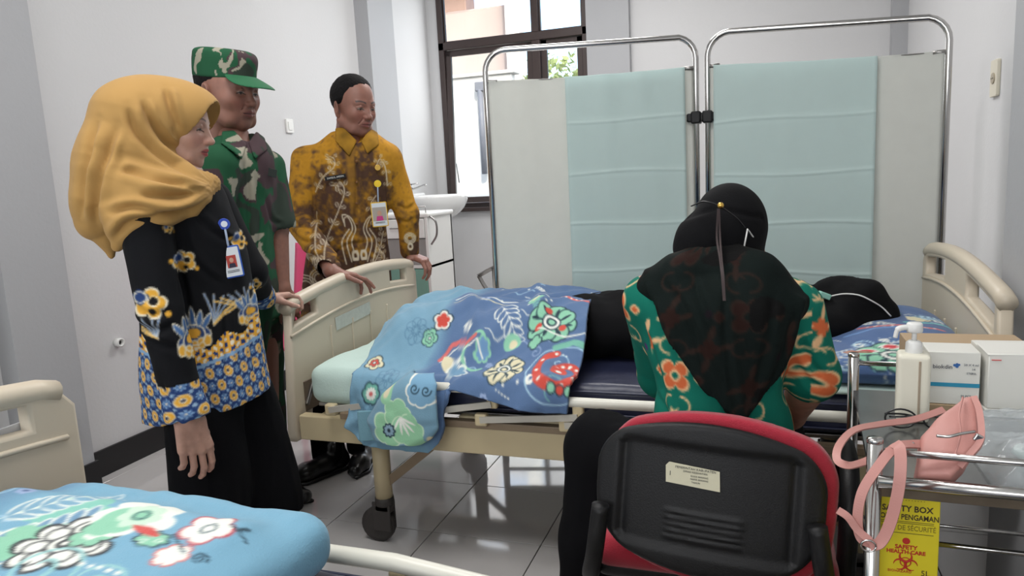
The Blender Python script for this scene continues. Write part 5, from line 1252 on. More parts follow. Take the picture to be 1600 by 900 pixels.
def cloth(name, v, m, parent, colfn=None, amp=.006, freq=(9, 9, 3), seed=1, it=1, label=None, extra=None):
    V, F = v.net(); V = smooth_mesh(V, F, it); N = vnormals(V, F)
    d = (fbm(V * np.array(freq), 1, 3, seed) - .5) * 2 * amp + (fbm(V * np.array(freq) * 2.7, 1, 2, seed + 9) - .5) * amp * .8
    if extra is not None: d = d + extra(V)
    V2 = V + N * d[:, None]; return npmesh(name, V2, F, m, parent, True, colfn(V, N) if colfn else None, label=label)
m_print = mat('printed_cotton', (255, 255, 255), .85, attr=True, bump=.15, bscale=500, spec=.2)
REL = [(.12, .12, .1)] * 4
GRIP = [(.5, .9, .7), (.5, .95, .7), (.55, .95, .7), (.6, 1.0, .7)]
SOFT = [(.25, .35, .2), (.35, .4, .25), (.4, .45, .25), (.45, .5, .3)]

# ============ woman in the mustard hijab
def crease(fig, lines, amp=.012, wd=.008, front=True):
    L = [np.array([fig.uz(*p) for p in l]) for l in lines]; L = [bez(l, 5) for l in L]
    def f(V):
        u, w_, z = fig.uwz(V); d = np.zeros(len(V)); gate = np.clip((w_ + .03) / .05, 0, 1) if front else 1
        for k, l in enumerate(L):
            best = np.full(len(V), 9.0); tt_ = np.zeros(len(V)); sg = np.zeros(len(V)); n = len(l) - 1
            for i in range(n):
                a, b = l[i], l[i + 1] - l[i]; q = max(b.dot(b), 1e-12); t = np.clip(((u - a[0]) * b[0] + (z - a[1]) * b[1]) / q, 0, 1); dx, dz = u - a[0] - t * b[0], z - a[1] - t * b[1]; r = np.hypot(dx, dz); m = r < best
                best[m] = r[m]; tt_[m] = ((i + t) / n)[m]; sg[m] = np.sign(b[0] * dz - b[1] * dx)[m]
            fade = np.clip(np.sin(np.pi * np.clip(tt_, .02, .98)) * 1.8, 0, 1); s = best * sg
            d += fade * amp * (-np.exp(-(best / wd) ** 2) + .75 * np.exp(-((s - wd * 1.9) / (wd * 1.3)) ** 2) + .35 * np.exp(-((s + wd * 2.2) / (wd * 1.6)) ** 2))
        return d * gate
    return f
W = Fig(-1.56, 1.58)
wroot = thing('person', (-1.56, 1.58, 0), 'standing woman in a mustard hijab and black batik blouse, one hand on the foot board', 'person')
WS = (186, 146, 130)
hp = W.p(272, 197, 0.0)
hv, hf, hc, HM = head_mesh(hp, math.radians(24), math.radians(10), 0, 1.0, WS, (158, 72, 70), (70, 50, 45), False, .0, ears=False, neck=.05, lid=.75)
sh_n, sh_f = W.p(222, 318, .13), W.p(330, 312, -.14)
el_n, wr_n = W.p(252, 485, .18), W.p(292, 648, .215)
el_f = W.p(392, 425, -.10); wr_f = np.array([-1.585, 1.985, .862])
V1 = limb_hand(el_n, wr_n, W.u * .12 + np.array([0, 0, -1]) + W.n * .05, -W.n * .8 + W.u * -.3, W.u * .9 - W.n * .1, [(.20, .50, .35), (.22, .52, .35), (.26, .55, .35), (.30, .6, .35)], WS, 1.12, .036, .027, start=.55, spread=.02, thumb=(.9, .30, .35))
V2 = limb_hand(el_f, wr_f, np.array([.25, 1, -.05]), np.array([.15, 0, -1]), np.array([1, -.2, 0.]), [(.35, .7, .6)] * 4, WS, .92, .036, .023, start=.5, thumb=(.8, .5, .5))
hips = W.p(345, 600, 0); 
V3 = core([(W.p(280, 300, 0), W.p(320, 560, 0), .085, .09), (sh_n, el_n, .04, .032), (el_n, wr_n, .032, .022), (sh_f, el_f, .04, .032), (el_f, wr_f, .032, .022), (W.p(278, 235, 0), W.p(280, 300, 0), .045, .06),
           (W.p(325, 640, .05), W.p(335, 780, .05), .07, .05), (W.p(335, 780, .05), W.p(338, 900, .06), .05, .04), (W.p(370, 630, -.07), W.p(395, 760, -.07), .07, .05), (W.p(395, 760, -.07), W.p(405, 850, -.06), .05, .04)], WS)
V, F, C = join_vf([(hv, hf, hc), V1, V2, V3]); wb = npmesh('body', V, F, m_skin, wroot, True, C)
# hijab
m_hij = mat('mustard_hijab', (172, 134, 76), .9, noise=.04, nscale=8, bump=.12, bscale=600, sheen=.05)
lo, hi = bbox([W.p(110, 110, .2), W.p(360, 420, .2), W.p(110, 110, -.2), W.p(360, 420, -.2)], .01); v = Vol(lo, hi, .0046)
HL = lambda x, y, z: hp + HM @ np.array([x, y, z])
HR = HM
v.ell(HL(0, -.030, .030), (.100, .128, .102), 0, R=HR)
v.ell(HL(0, .035, .040), (.086, .092, .078), .03, R=HR)
v.ell(W.p(205, 300, .04), (.10, .10, .08), .04); v.cap(W.p(200, 300, .13), W.p(225, 312, .14), .06, .06, .03)
v.ell(HL(0, -.085, .0), (.090, .090, .105), .04, R=HR)
v.ell(HL(0, -.025, -.070), (.078, .075, .065), .03, R=HR)
# cloth hanging down the back, leaving the head at the rear
v.path([W.p(205, 190, .0), W.p(178, 260, .02), W.p(158, 320, .03), W.p(146, 352, .03)], [.105, .088, .062, .035], .05, flat=(W.n, .8))
v.path([W.p(165, 320, .03), W.p(168, 372, .035), W.p(174, 400, .035)], [.045, .022, .006], .02)
v.path([W.p(215, 245, .05), W.p(246, 285, .07), W.p(298, 306, .07)], [.085, .070, .048], .04)
# wraps over the chest and near shoulder
v.path([W.p(322, 288, .05), W.p(280, 305, .10), W.p(235, 318, .135), W.p(200, 345, .145), W.p(183, 385, .14)], [.040, .060, .068, .050, .012], .03)
v.path([W.p(292, 283, .075), W.p(315, 288, .06), W.p(330, 298, .03)], [.026, .024, .018], .02)
v.path([W.p(250, 272, -.05), W.p(300, 296, -.08), W.p(325, 302, -.03)], [.06, .045, .028], .04)
# opening for the face
v.ell(HL(0, .118, -.022), (.074, .105, .100), .005, R=HR @ rotm(.22), op='s')
v.ell(HL(0, .078, -.050), (.066, .070, .082), .005, R=HR, op='s')
K = np.array(W.uz(338, 292))
def hfold(V):
    u, w_, z = W.uwz(V); du, dz = u - K[0], z - K[1]; r = np.hypot(du, dz); a = np.arctan2(dz, -du)
    n = fbm(V, 5, 2, 4); ph = a * 13 + n * 9.0 + r * 9; s = np.sin(ph); f = (np.abs(s) ** .7) * np.sign(s)
    a_ = .0085 * np.clip((r - .03) / .07, 0, 1) * np.clip((.42 - r) / .2, .15, 1) * np.clip((K[1] + .19 - z) / .07, .12, 1)
    return f * a_ + .004 * np.sin(a * 31 + n * 9) * np.clip((.2 - r) / .1, 0, 1) * np.clip((K[1] + .10 - z) / .05, 0, 1)
hcr = crease(W, [[(203, 172), (212, 205), (238, 237), (275, 264), (322, 288)], [(224, 160), (236, 192), (254, 218), (276, 240)], [(188, 200), (172, 250), (158, 300), (157, 350)], [(258, 140), (264, 165), (272, 190), (280, 212)],
    [(192, 268), (212, 272), (252, 284), (318, 300)], [(218, 304), (262, 306), (306, 304)], [(172, 332), (215, 322), (268, 330), (316, 318)], [(158, 190), (146, 240), (136, 300), (134, 345)], [(182, 372), (205, 344), (240, 336), (290, 330)]], .013, .0085)
hj = cloth('hijab', v, m_hij, wroot, None, .006, (5, 5, 3), 5, 1, extra=lambda V: (hfold(V) * .35 + hcr(V)) * np.clip((np.hypot(*(np.array([W.uwz(V)[0], V[:, 2]]) - np.array(W.uz(330, 208))[:, None])) - .055) / .05, 0, 1))
# blouse
lo, hi = bbox([W.p(165, 290, .27), W.p(470, 700, .27), W.p(165, 290, -.26), W.p(470, 690, -.26), wr_f], .03); hi[2] = 1.32; v = Vol(lo, hi, .0042)
v.loft([W.row(250, 330, 268, 0, .07), W.row(215, 350, 300, 0, .12), W.row(207, 366, 345, 0, .135), W.row(206, 384, 395, 0, .135), W.row(214, 392, 440, 0, .13), W.row(216, 404, 500, 0, .135), W.row(214, 416, 570, 0, .145), W.row(220, 426, 625, 0, .15), W.row(222, 428, 700, 0, .15)], .02, .02)
v.cap(sh_f, el_f, .06, .05, .03); v.cap(el_f, wr_f, .050, .036, .02); v.cap(wr_f - (wr_f - el_f) * .35, wr_f - (wr_f - el_f) * .06, .04, .044, .01)
a0, a1 = W.p(235, 683, .1), W.p(430, 607, .0); sl = (a1[2] - a0[2]) / ((a1 - a0).dot(W.u)); u0 = (a0 - W.o).dot(W.u)
arm = wr_n; 
def cutf(X, Y, Z):
    u = (X - W.o[0]) * W.u[0] + (Y - W.o[1]) * W.u[1]; zc = a0[2] + .02 + sl * (u - u0)
    return np.maximum(v.f * 0 + (zc - Z) * .9, -1).astype(np.float32)
near = Vol.__new__(Vol)
v.f = np.maximum(v.f, np.clip(cutf(v.ax[0][:, None, None], v.ax[1][None, :, None], v.ax[2][None, None, :]), -1, 1))
# the near sleeve, its cuff ending cleanly at the wrist
dn = (wr_n - el_n) / np.linalg.norm(wr_n - el_n); tor = v.f; v.f = np.full(tor.shape, 1.0, np.float32)
v.cap(sh_n + [0, 0, -.01], el_n, .064, .056, .03); v.cap(el_n, wr_n, .056, .050, .01); v.cap(wr_n - (wr_n - el_n) * .28, wr_n + [0, 0, .008], .050, .060, .01)
v.f = np.maximum(v.f, (((v.ax[0] - wr_n[0]) * dn[0])[:, None, None] + ((v.ax[1] - wr_n[1]) * dn[1])[None, :, None] + ((v.ax[2] - wr_n[2]) * dn[2])[None, None, :] - .012).astype(np.float32)); v.f = smin(tor, v.f, .012)
UO, ZO = W.uz(160, 700); CW, CH = .85, .85
cb_ = Canvas(CW, CH, .0026, (13, 14, 18)); BL, YE, CR_, LB = (38, 62, 112), (222, 166, 62), (226, 218, 196), (130, 165, 200)
def wc(px, py): u, z = W.uz(px, py); return u - UO, z - ZO
# printed band of hexagons and stars low on the blouse and on the cuffs
tile = Canvas(.062, .072, .002, BL)
for cx, cy in ((.0155, .018), (.0465, .054)):
    tile.petals(cx, cy, .0150, 6, .06, CR_, .5, 1.1, tilt=.5); tile.petals(cx, cy, .0128, 6, .06, YE, .5, 1.1, tilt=.5); tile.petals(cx, cy, .0062, 4, .2, CR_, 0, 1.2); tile.disc(cx, cy, .0042, (60, 60, 80))
for cx, cy in ((.0465, .018), (.0155, .054)):
    tile.petals(cx, cy, .0120, 8, .65, LB); tile.petals(cx, cy, .0070, 4, .5, (80, 115, 165)); tile.disc(cx, cy, .0025, CR_)
for cx, cy in ((.031, .036), (0, 0), (.062, .0), (0, .072), (.062, .072), (.031, 0.0), (.031, .072), (0, .036), (.062, .036)): tile.petals(cx, cy, .0050, 4, .4, (150, 180, 205))
def crest(px, py, s=1.0):
    x, y = wc(px, py); P = cb_
    P.petals(x, y, .045 * s, 5, .25, CR_, .3); P.petals(x, y, .041 * s, 5, .25, BL, .3)
    for k in range(-2, 3): P.leaf(x + k * .012 * s, y + .01 * s, x + k * .024 * s, y + (.075 - abs(k) * .012) * s, .0085 * s, CR_); P.leaf(x + k * .012 * s, y + .01 * s, x + k * .023 * s, y + (.070 - abs(k) * .012) * s, .0058 * s, (70, 105, 155))
    for k in range(-2, 3): P.disc(x + k * .016 * s, y - (.035 - abs(k) * .006) * s, .0115 * s, CR_, 1.5); P.disc(x + k * .016 * s, y - (.035 - abs(k) * .006) * s, .0085 * s, YE, 1.5)
    P.disc(x, y, .017 * s, YE, .8); P.ring(x, y - .005 * s, .028 * s, .004 * s, CR_)
def wing(px, py, s, m):
    x, y = wc(px, py)
    for k in range(6):
        a = 1.9 - k * .28; Q = [(x + m * (t * .03 * (k * .35) + .05 * s * t * t * math.cos(a) * 1.2), y + (.10 - k * .008) * s * t) for t in np.linspace(0, 1, 8)]; cb_.stroke(Q, .0075 * s, CR_); cb_.stroke(Q, .0042 * s, (YE if k > 3 else (90, 120, 165)))
def mot(px, py, s=1.0, r=0):
    x, y = wc(px, py)
    cb_.petals(x, y, .036 * s, 5, .35, CR_, r); cb_.petals(x, y, .031 * s, 5, .35, YE, r); cb_.petals(x - .016 * s, y + .014 * s, .017 * s, 4, .3, BL, r); cb_.ring(x - .016 * s, y + .014 * s, .012 * s, .003 * s, CR_)
    cb_.disc(x + .008 * s, y + .004 * s, .009 * s, (17, 18, 22)); cb_.ring(x + .008 * s, y + .004 * s, .0105 * s, .0025 * s, CR_); cb_.disc(x + .003 * s, y - .018 * s, .007 * s, (17, 18, 22)); cb_.disc(x - .038 * s, y + .01 * s, .007 * s, YE); cb_.disc(x + .034 * s, y - .026 * s, .007 * s, YE)
wing(330, 495, .85, 1); wing(384, 478, .7, -1); wing(248, 505, .6, -1); crest(300, 508, 1.0); crest(386, 480, .8); mot(236, 457, 1.15); mot(286, 402, .85, .6); mot(372, 373, .75, .3); mot(236, 585, .9, 1.2); mot(262, 353, .35); mot(401, 448, .6)
m_bl = m_print
def wcol(V, N):
    u, w_, z = W.uwz(V); cu, cz = u - UO, z - ZO; col = cb_.sample(np.clip(cu, .003, CW - .01), np.clip(cz, .003, CH - .01))
    wr_ = np.arctan2(u - .5 * (W.uz(216, 550)[0] + W.uz(416, 550)[0]), np.abs(w_) + .05) * .22
    zb = np.interp(u, [W.uz(212, 560)[0], W.uz(300, 540)[0], W.uz(350, 520)[0], W.uz(415, 490)[0]], [W.uz(212, 540)[1], W.uz(300, 560)[1], W.uz(350, 540)[1], W.uz(415, 512)[1]])
    tc = tile.sample(wr_ * 1.15 + z * .1, z); armd = np.linalg.norm(np.cross(V - el_n, dn), axis=1); isarm = (armd < .072) & (w_ > .07) & (V[:, 2] < sh_n[2])
    band = (z < zb) & ~isarm; wave = (z >= zb) & (z < zb + .05 + .012 * np.sin(u * 70)) & ~isarm
    tw = np.sin(u * 210) * np.sin(z * 210 + 1.5 * np.sin(u * 70)); col[wave] = np.where((tw > .45)[:, None], np.array(CR_) / 255, np.where((tw < -.35)[:, None], np.array(BL) / 255, np.array(YE) / 255))[wave]
    edge = (np.abs(z - zb) < .005) & ~isarm; col[band] = tc[band]; col[edge] = np.array(LB) / 255
    t = (V - el_n) @ dn; L = np.linalg.norm(wr_n - el_n); cuff = isarm & (t > L - .085); ca = np.arctan2((V - el_n) @ W.u, (V - el_n) @ W.n) * .055; col[cuff] = tile.sample(ca, t)[cuff]
    df = (wr_f - el_f) / np.linalg.norm(wr_f - el_f); t2 = (V - el_f) @ df; d2 = np.linalg.norm(np.cross(V - el_f, df), axis=1); c2 = (d2 < .07) & (t2 > np.linalg.norm(wr_f - el_f) * .60) & (w_ < -.0); col[c2] = tile.sample(V[:, 1], V[:, 2])[c2]
    return col
cloth('blouse', v, m_bl, wroot, wcol, .007, (7, 7, 3), 7, 1, extra=crease(W, [[(214, 462), (238, 472), (262, 466)], [(216, 488), (244, 494), (272, 486)], [(225, 512), (250, 512), (275, 520)], [(300, 330), (330, 360), (372, 380)], [(285, 345), (300, 400), (345, 440)], [(275, 400), (290, 460), (292, 520)], [(345, 460), (350, 530), (345, 600)], [(385, 440), (388, 510), (395, 590)], [(250, 560), (262, 600), (285, 640)]], .006, .008))
# trousers and shoes
m_blk = mat('black_trouser_cloth', (13, 13, 16), .95, noise=.15, nscale=15, spec=.12)
lo, hi = bbox([W.p(230, 610, .2), W.p(490, 900, .2), W.p(230, 610, -.25), W.p(490, 900, -.2)], .02); lo[2] = 0.0; v = Vol(lo, hi, .0075)
fn_, ff_ = W.o + W.u * -.04 + W.n * .05, W.o + W.u * .16 - W.n * .10
def r2(c, z, rx, ry): return (z, c[0], c[1], rx, ry, W.ang)
q0 = W.p(318, 660, .05); q1_ = W.p(330, 790, .05); k0_, k1_ = W.p(385, 640, -.06), W.p(415, 790, -.06)
v.loft([r2(fn_, .03, .10, .105), r2(fn_ + W.u * .0, .2, .115, .10), r2(q1_, q1_[2], .115, .10), r2(q0, q0[2], .105, .11), r2(W.p(330, 610, .03), W.p(330, 610, .03)[2], .11, .11)], .02, .01)
v.loft([r2(ff_, .03, .11, .10), r2(ff_, .2, .115, .10), r2(k1_, k1_[2], .115, .10), r2(k0_, k0_[2], .10, .10), r2(W.p(370, 600, -.04), W.p(370, 600, -.04)[2], .10, .10)], .02, .01)
cloth('trousers', v, m_blk, wroot, None, .010, (12, 12, 3), 3, 1)
m_shoe = mat('black_leather', (20, 20, 22), .3, coat=.2)
def shoe(root, c, ang, sc=1.0, name='shoe'):
    v = Vol(np.array([c[0] - .2, c[1] - .2, -.005]), np.array([c[0] + .2, c[1] + .2, .14]), .005); R = rotm(0, 0, ang); f = lambda x, y, z: np.array([c[0], c[1], 0]) + R @ np.array([x, y, z]) * sc
    v.path([f(-.09, 0, .04), f(-.02, 0, .042), f(.07, .0, .034), f(.125, -.006, .028)], [.038, .040, .042, .027], .02); v.cap(f(-.08, 0, .05), f(-.07, 0, .10), .037, .04, .02); v.f = np.maximum(v.f, (.002 - v.ax[2])[None, None, :])
    V, F = v.net(); o = npmesh(name, V, F, m_shoe, root)
    P = [f(-.125, 0, .008)] + [f(x, y, .008) for x, y in ((-.10, .036), (0, .040), (.09, .040), (.148, .0), (.09, -.042), (0, -.036), (-.10, -.036), (-.125, 0))]; V, F = tube_np(np.array(P), .007 * sc, 6, False); npmesh('sole', V, F, m_black, o)
shoe(wroot, fn_ + W.u * .04, math.radians(10), .92); shoe(wroot, ff_ + W.u * .04, math.radians(20), .92)
q = W.p(264, 700, .15) ; q = wr_n + (W.u * .12 + np.array([0, 0, -1])) * .105 - W.u * .018 + W.n * .0; P = [q + (W.u * math.cos(a) + W.n * math.sin(a)) * .0105 for a in np.linspace(0, 2 * math.pi, 17)]; V, F = tube_np(P, .0016, 6); npmesh('ring', V, F, mat('gold', (215, 175, 90), .25, 1.0), wroot)

def badge(fig, px, py, w, name_, label, edge, h_, wd, skin_, face_bg, tilt=0.0, reel=None, reelc=(45, 75, 170), reelp=None, strapc=None, nrm=None, ph=1.0):
    q = fig.p(px, py, w); t = thing('id_badge', q, label, 'id badge'); n = fig.n if nrm is None else nrm; x = np.cross([0, 0, 1.0], n) ; x = x / np.linalg.norm(x); 
    if x.dot(fig.u) < 0: x = -x
    z = np.array([0, 0, 1.0]); x, z = x * math.cos(tilt) + z * math.sin(tilt), z * math.cos(tilt) - x * math.sin(tilt)
    M = frame(q, x, z); nn = M[:3, 2]
    if nn.dot(fig.n) < 0: M[:3, 0] *= 1; nn = -nn
    def at(a, b, d=0.0): m = M.copy(); m[:3, 3] = q + x * a + z * b + nn * d; return m
    plate([rrect(-wd / 2, -h_ / 2, wd / 2, h_ / 2, .005)], .004, .0006, at(0, 0), 'holder', mat('holder_' + name_, edge, .35), t)
    plate([rrect(-wd / 2 + .004, -h_ / 2 + .004, wd / 2 - .004, h_ / 2 - .004, .002)], .0008, .0001, at(0, 0, .0025), 'card', mat('badge_white', (215, 220, 225), .4), t)
    plate([rrect(-wd * .24 * ph, -.016 * ph, wd * .24 * ph, .018 * ph, .001)], .0008, .0001, at(0, 0, .0034), 'photo', mat('photo_bg_' + name_, face_bg, .5), t)
    plate([[(.0055 * ph * math.cos(a * .5), .007 * ph * math.sin(a * .5)) for a in range(13)]], .0006, .0001, at(0, .005, .0042), 'portrait_face', mat('photo_skin', (190, 150, 130), .6), t)
    plate([[(-.009 * ph, -.0155 * ph), (.009 * ph, -.0155 * ph), (.007 * ph, -.004 * ph), (-.007 * ph, -.004 * ph)]], .0006, .0001, at(0, 0, .0042), 'portrait_body', mat('photo_cloth_' + name_, skin_, .6), t)
    for k in (-h_ * .5 + .020, -h_ * .5 + .016): plate([[(-wd * .3, -.0008), (wd * .3, -.0008), (wd * .3, .0008), (-wd * .3, .0008)]], .0005, .0001, at(0, k, .0034), 'text_line', mat('print_ink', (60, 60, 60), .8), t)
    r = fig.p(*reelp, w + .004); V, F = tube_np(bez([q + z * h_ * .5, (q + z * h_ * .5 + r) / 2 + nn * .004, r], 5), .003, 8); npmesh('cord', V, F, mat('badge_cord', (170, 185, 210), .4), t)
    Mr = M.copy(); Mr[:3, 3] = r; c_ = [(math.cos(a * .3) * .0155, math.sin(a * .3) * .0155) for a in range(21)]; plate([c_], .008, .001, Mr, 'reel', mat('reel_' + name_, reelc, .35), t)
    Mr = Mr.copy(); Mr[:3, 3] = r + nn * .0045; plate([[(a * .55, b * .55) for a, b in c_]], .001, .0002, Mr, 'reel_sticker', mat('reel_in_' + name_, reel, .4), t)
badge(W, 362, 409, .108, 'woman', 'blue edged name badge hanging on the chest of the woman in the mustard hijab', (40, 85, 175), .088, .052, (40, 40, 60), (170, 60, 50), .10, (215, 220, 230), (40, 70, 170), (350, 350))

# ============ soldier
Sd = Fig(-1.72, 2.12)
sroot = thing('person', (-1.72, 2.12, 0), 'man in green camouflage uniform and cap standing between the two other visitors', 'person')
SS = (140, 98, 84)
hp2 = Sd.p(356, 143, 0)
hv, hf, hc, HM2 = head_mesh(hp2, math.radians(-4), math.radians(9), 0, 1.13, SS, (120, 68, 62), (40, 30, 28), True, .12, neck=.10, lid=.6)
ssn, ssf = Sd.p(345, 258, .16), Sd.p(418, 262, -.08); sel = Sd.p(434, 362, -.04); swr = Sd.p(440, 455, .0)
V1 = limb_hand(sel + [0, 0, .1], swr, np.array([.15, .1, -1]), np.array([-.6, .6, 0]), np.array([.6, .6, 0.]), SOFT, SS, 1.0, .046, .029, start=.0, h=.0035)
V3 = core([(Sd.p(365, 215, 0), Sd.p(370, 260, 0), .055, .07), (Sd.p(372, 270, 0), Sd.p(380, 470, 0), .11, .11), (ssf, sel, .05, .042), (Sd.p(375, 480, .05), Sd.p(370, 780, .05), .08, .05), (Sd.p(400, 480, -.05), Sd.p(415, 740, -.05), .08, .05), (ssn, Sd.p(330, 360, .16), .05, .04), (Sd.p(330, 360, .16), Sd.p(345, 450, .16), .04, .03)], SS)
V, F, C = join_vf([(hv, hf, hc), V1, V3]); npmesh('body', V, F, m_skin, sroot, True, C)
def camo(V, N, s=1.0):
    P = V * [1, 1, 1.0] * s; wv = np.stack([fbm(P, 9, 2, 31), fbm(P, 9, 2, 32), fbm(P, 9, 2, 33)], 1) * .16; Q = P * [1, 1, .8] + wv
    col = np.tile(np.array((36, 84, 58)) / 255.0, (len(V), 1)); a = fbm(Q, 11, 2, 41); b = fbm(Q + 5, 12, 2, 42); c = fbm(Q * [1, 1, 1.6] + 9, 15, 2, 43)
    col[a > .54] = np.array((74, 58, 62)) / 255; col[b > .62] = np.array((52, 62, 54)) / 255; col[c > .63] = np.array((158, 154, 138)) / 255; return col
lo, hi = bbox([Sd.p(300, 200, .3), Sd.p(455, 480, -.26), Sd.p(300, 200, -.26), Sd.p(455, 480, .3)], .02); v = Vol(lo, hi, .0048)
v.loft([Sd.row(335, 402, 210, 0, .07), Sd.row(322, 420, 228, 0, .10), Sd.row(312, 430, 250, 0, .135), Sd.row(308, 430, 290, 0, .145), Sd.row(310, 428, 360, 0, .145), Sd.row(314, 434, 430, 0, .15), Sd.row(316, 440, 500, 0, .15)], .02, .02)
v.cap(ssf, sel + [0, 0, .03], .066, .068, .03); v.cap(ssn, Sd.p(325, 350, .18), .066, .07, .03)
dd_ = (sel - ssf) / np.linalg.norm(sel - ssf); v.cap(sel + [0, 0, -.045], sel + [0, 0, -.12], .085, .09, 0, op='s')
sd_f = v.f.copy(); sd_v = v; v.cap(Sd.p(380, 205, .06), Sd.p(372, 150, .04), .044, .06, .004, op='s')
cloth('uniform_shirt', v, m_print, sroot, camo, .007, (8, 8, 4), 17, 1, extra=crease(Sd, [[(400, 270), (408, 330), (404, 400)], [(385, 230), (388, 320), (392, 460)], [(412, 300), (422, 340), (440, 350)], [(345, 340), (370, 380), (380, 440)]], .006, .007))
def flap(fig, root, pts, colr, f0, vv, th=.009, lift=.0):
    PZ = np.array([fig.uz(*p[:2]) for p in pts]); X, Y, Z = vv.ax[0][:, None, None], vv.ax[1][None, :, None], vv.ax[2][None, None, :]
    U = (X - fig.o[0]) * fig.u[0] + (Y - fig.o[1]) * fig.u[1]; Wd = (X - fig.o[0]) * fig.n[0] + (Y - fig.o[1]) * fig.n[1]; U = U * (1 / (1 - .28 * Wd)) ; reg = np.full(vv.f.shape, -9.0, np.float32); c = PZ.mean(0)
    for i in range(len(PZ)):
        a, b = PZ[i], PZ[(i + 1) % len(PZ)]; n2 = np.array([b[1] - a[1], a[0] - b[0]]); n2 /= np.linalg.norm(n2)
        if n2.dot(c - a) > 0: n2 = -n2
        reg = np.maximum(reg, (n2[0] * (U - a[0]) + n2[1] * (Z - a[1])).astype(np.float32))
    w2 = Vol.__new__(Vol); w2.lo, w2.h, w2.n, w2.ax = vv.lo, vv.h, vv.n, vv.ax; w2.f = np.maximum(np.maximum(f0 - th, -(f0 + .004)), np.maximum(reg, .0 - Wd)).astype(np.float32)
    V, F = w2.net(); V = smooth_mesh(V, F, 1); return npmesh('collar', V, F, m_print, root, True, colr(V))
flap(Sd, sroot, [(348, 200), (366, 206), (386, 228), (378, 252), (345, 228)], lambda V: camo(V, None), sd_f, sd_v)
flap(Sd, sroot, [(402, 204), (388, 226), (398, 252), (418, 236), (412, 208)], lambda V: camo(V, None), sd_f, sd_v)
for (x0, x1, y0, y1, w_, nm) in ((327, 372, 276, 288, .150, 'chest_tape'), (398, 432, 262, 272, .120, 'chest_tape')):
    a, b = Sd.p(x0, y0, w_ - .01), Sd.p(x1, y1, w_ + (-.004 if x0 < 380 else -.05)); m_ = (a + b) / 2; L = np.linalg.norm(b - a); M = frame(m_, b - a, np.array([0, 0, 1.0])); 
    plate([[(-L / 2, -.014), (L / 2, -.014), (L / 2, .014), (-L / 2, .014)]], .004, .001, M, nm, mat('tape_dark', (38, 46, 42), .8), sroot); 
lo, hi = bbox([Sd.p(330, 470, .25), Sd.p(455, 600, -.25)], .08); lo[2] = .02; v = Vol(lo - [.1, .1, 0], hi + [.1, .1, 0], .009)
fa1, fa2 = Sd.o + Sd.n * .06 - Sd.u * .12, Sd.o - Sd.n * .14 - Sd.u * .02
rr_ = lambda c, z, rx, ry: (z, c[0], c[1], rx, ry, Sd.ang)
v.loft([rr_(fa1, .06, .07, .08), rr_(fa1, .45, .09, .09), rr_(Sd.p(372, 500, .06), Sd.p(372, 500, .06)[2], .12, .11), rr_(Sd.p(375, 470, .04), Sd.p(375, 470, .04)[2], .13, .13)], .02, .01); v.loft([rr_(fa2, .06, .07, .08), rr_(fa2, .45, .09, .09), rr_(Sd.p(398, 500, -.06), Sd.p(398, 500, -.06)[2], .10, .11), rr_(Sd.p(390, 470, -.04), Sd.p(390, 470, -.04)[2], .12, .12)], .02, .01)
cloth('uniform_trousers', v, m_print, sroot, lambda V, N: camo(V, N) * .75, .010, (9, 9, 4), 23, 1)
shoe(sroot, fa1, 0.0, 1.1, 'boot'); shoe(sroot, fa2, .2, 1.1, 'boot')
# cap and hair (head space)
def headpart(name, v, m, parent, M, pos, colfn=None, it=1):
    V, F = v.net(); V = smooth_mesh(V, F, it); V2 = V @ M.T + pos; return npmesh(name, V2, F, m, parent, True, colfn(V2, None) if colfn else None)
def hair(M, pos, parent, m, line, r=(.081, .101, .090)):
    v = Vol((-.10, -.13, -.10), (.10, .12, .15), .003); v.ell((0, -.016, .039), r, 0); y = v.ax[1][None, :, None]; ln = np.interp(y, *line); side = np.abs(v.ax[0])[:, None, None] * .0
    g_ = np.stack(np.meshgrid(v.ax[0], v.ax[1], v.ax[2], indexing='ij'), -1).reshape(-1, 3); nn = (fbm(g_ * [1, 1, .5], 130, 2, 8).reshape(v.f.shape) - .5) * .022 if True else 0; v.f = np.maximum(v.f, (ln + nn + side - v.ax[2][None, None, :]) * .75 + .0).astype(np.float32); thin = np.clip(1 - (v.ax[2][None, None, :] - ln) / .03, 0, 1) * .0035; v.f = np.maximum(v.f, v.f + thin).astype(np.float32); V, F = v.net(); N = vnormals(V, F); V = V + N * ((fbm(V, 160, 2, 5) - .5) * .003)[:, None]; return npmesh('hair', V @ M.T + pos, F, m, parent)
m_hair = mat('black_hair', (20, 18, 19), .8, noise=.3, nscale=120, bump=.6, bscale=400, spec=.2)
hair(HM2, hp2, sroot, m_hair, ([-.12, -.06, -.02, .0, .015, .03, .05], [-.055, -.05, .0, -.01, .01, .06, .09]), (.0765, .097, .082))
v = Vol((-.12, -.14, -.02), (.12, .20, .17), .0032); v.loft([(.034, 0, -.014, .079, .100), (.06, 0, -.014, .081, .102), (.095, 0, -.012, .083, .103), (.113, 0, -.014, .080, .096), (.122, 0, -.016, .066, .082)], 0, .008)
headpart('cap', v, m_print, sroot, HM2, hp2, lambda V, N: camo(V + .37, N, 1.9))
v = Vol((-.12, .02, -.02), (.12, .20, .10), .003); R_ = rotm(-.35)
v.ell((0, .086, .042), (.078, .074, .0070), 0, R=R_); y = v.ax[1][None, :, None]; x = v.ax[0][:, None, None]; v.f = np.maximum(v.f, (.03 + 1.0 * 0 - y)).astype(np.float32)
V, F = v.net(); V = smooth_mesh(V, F, 3); V[:, 2] -= 2.6 * V[:, 0] ** 2; npmesh('cap_visor', V @ HM2.T + hp2, F, mat('visor_green', (28, 96, 60), .8), sroot)

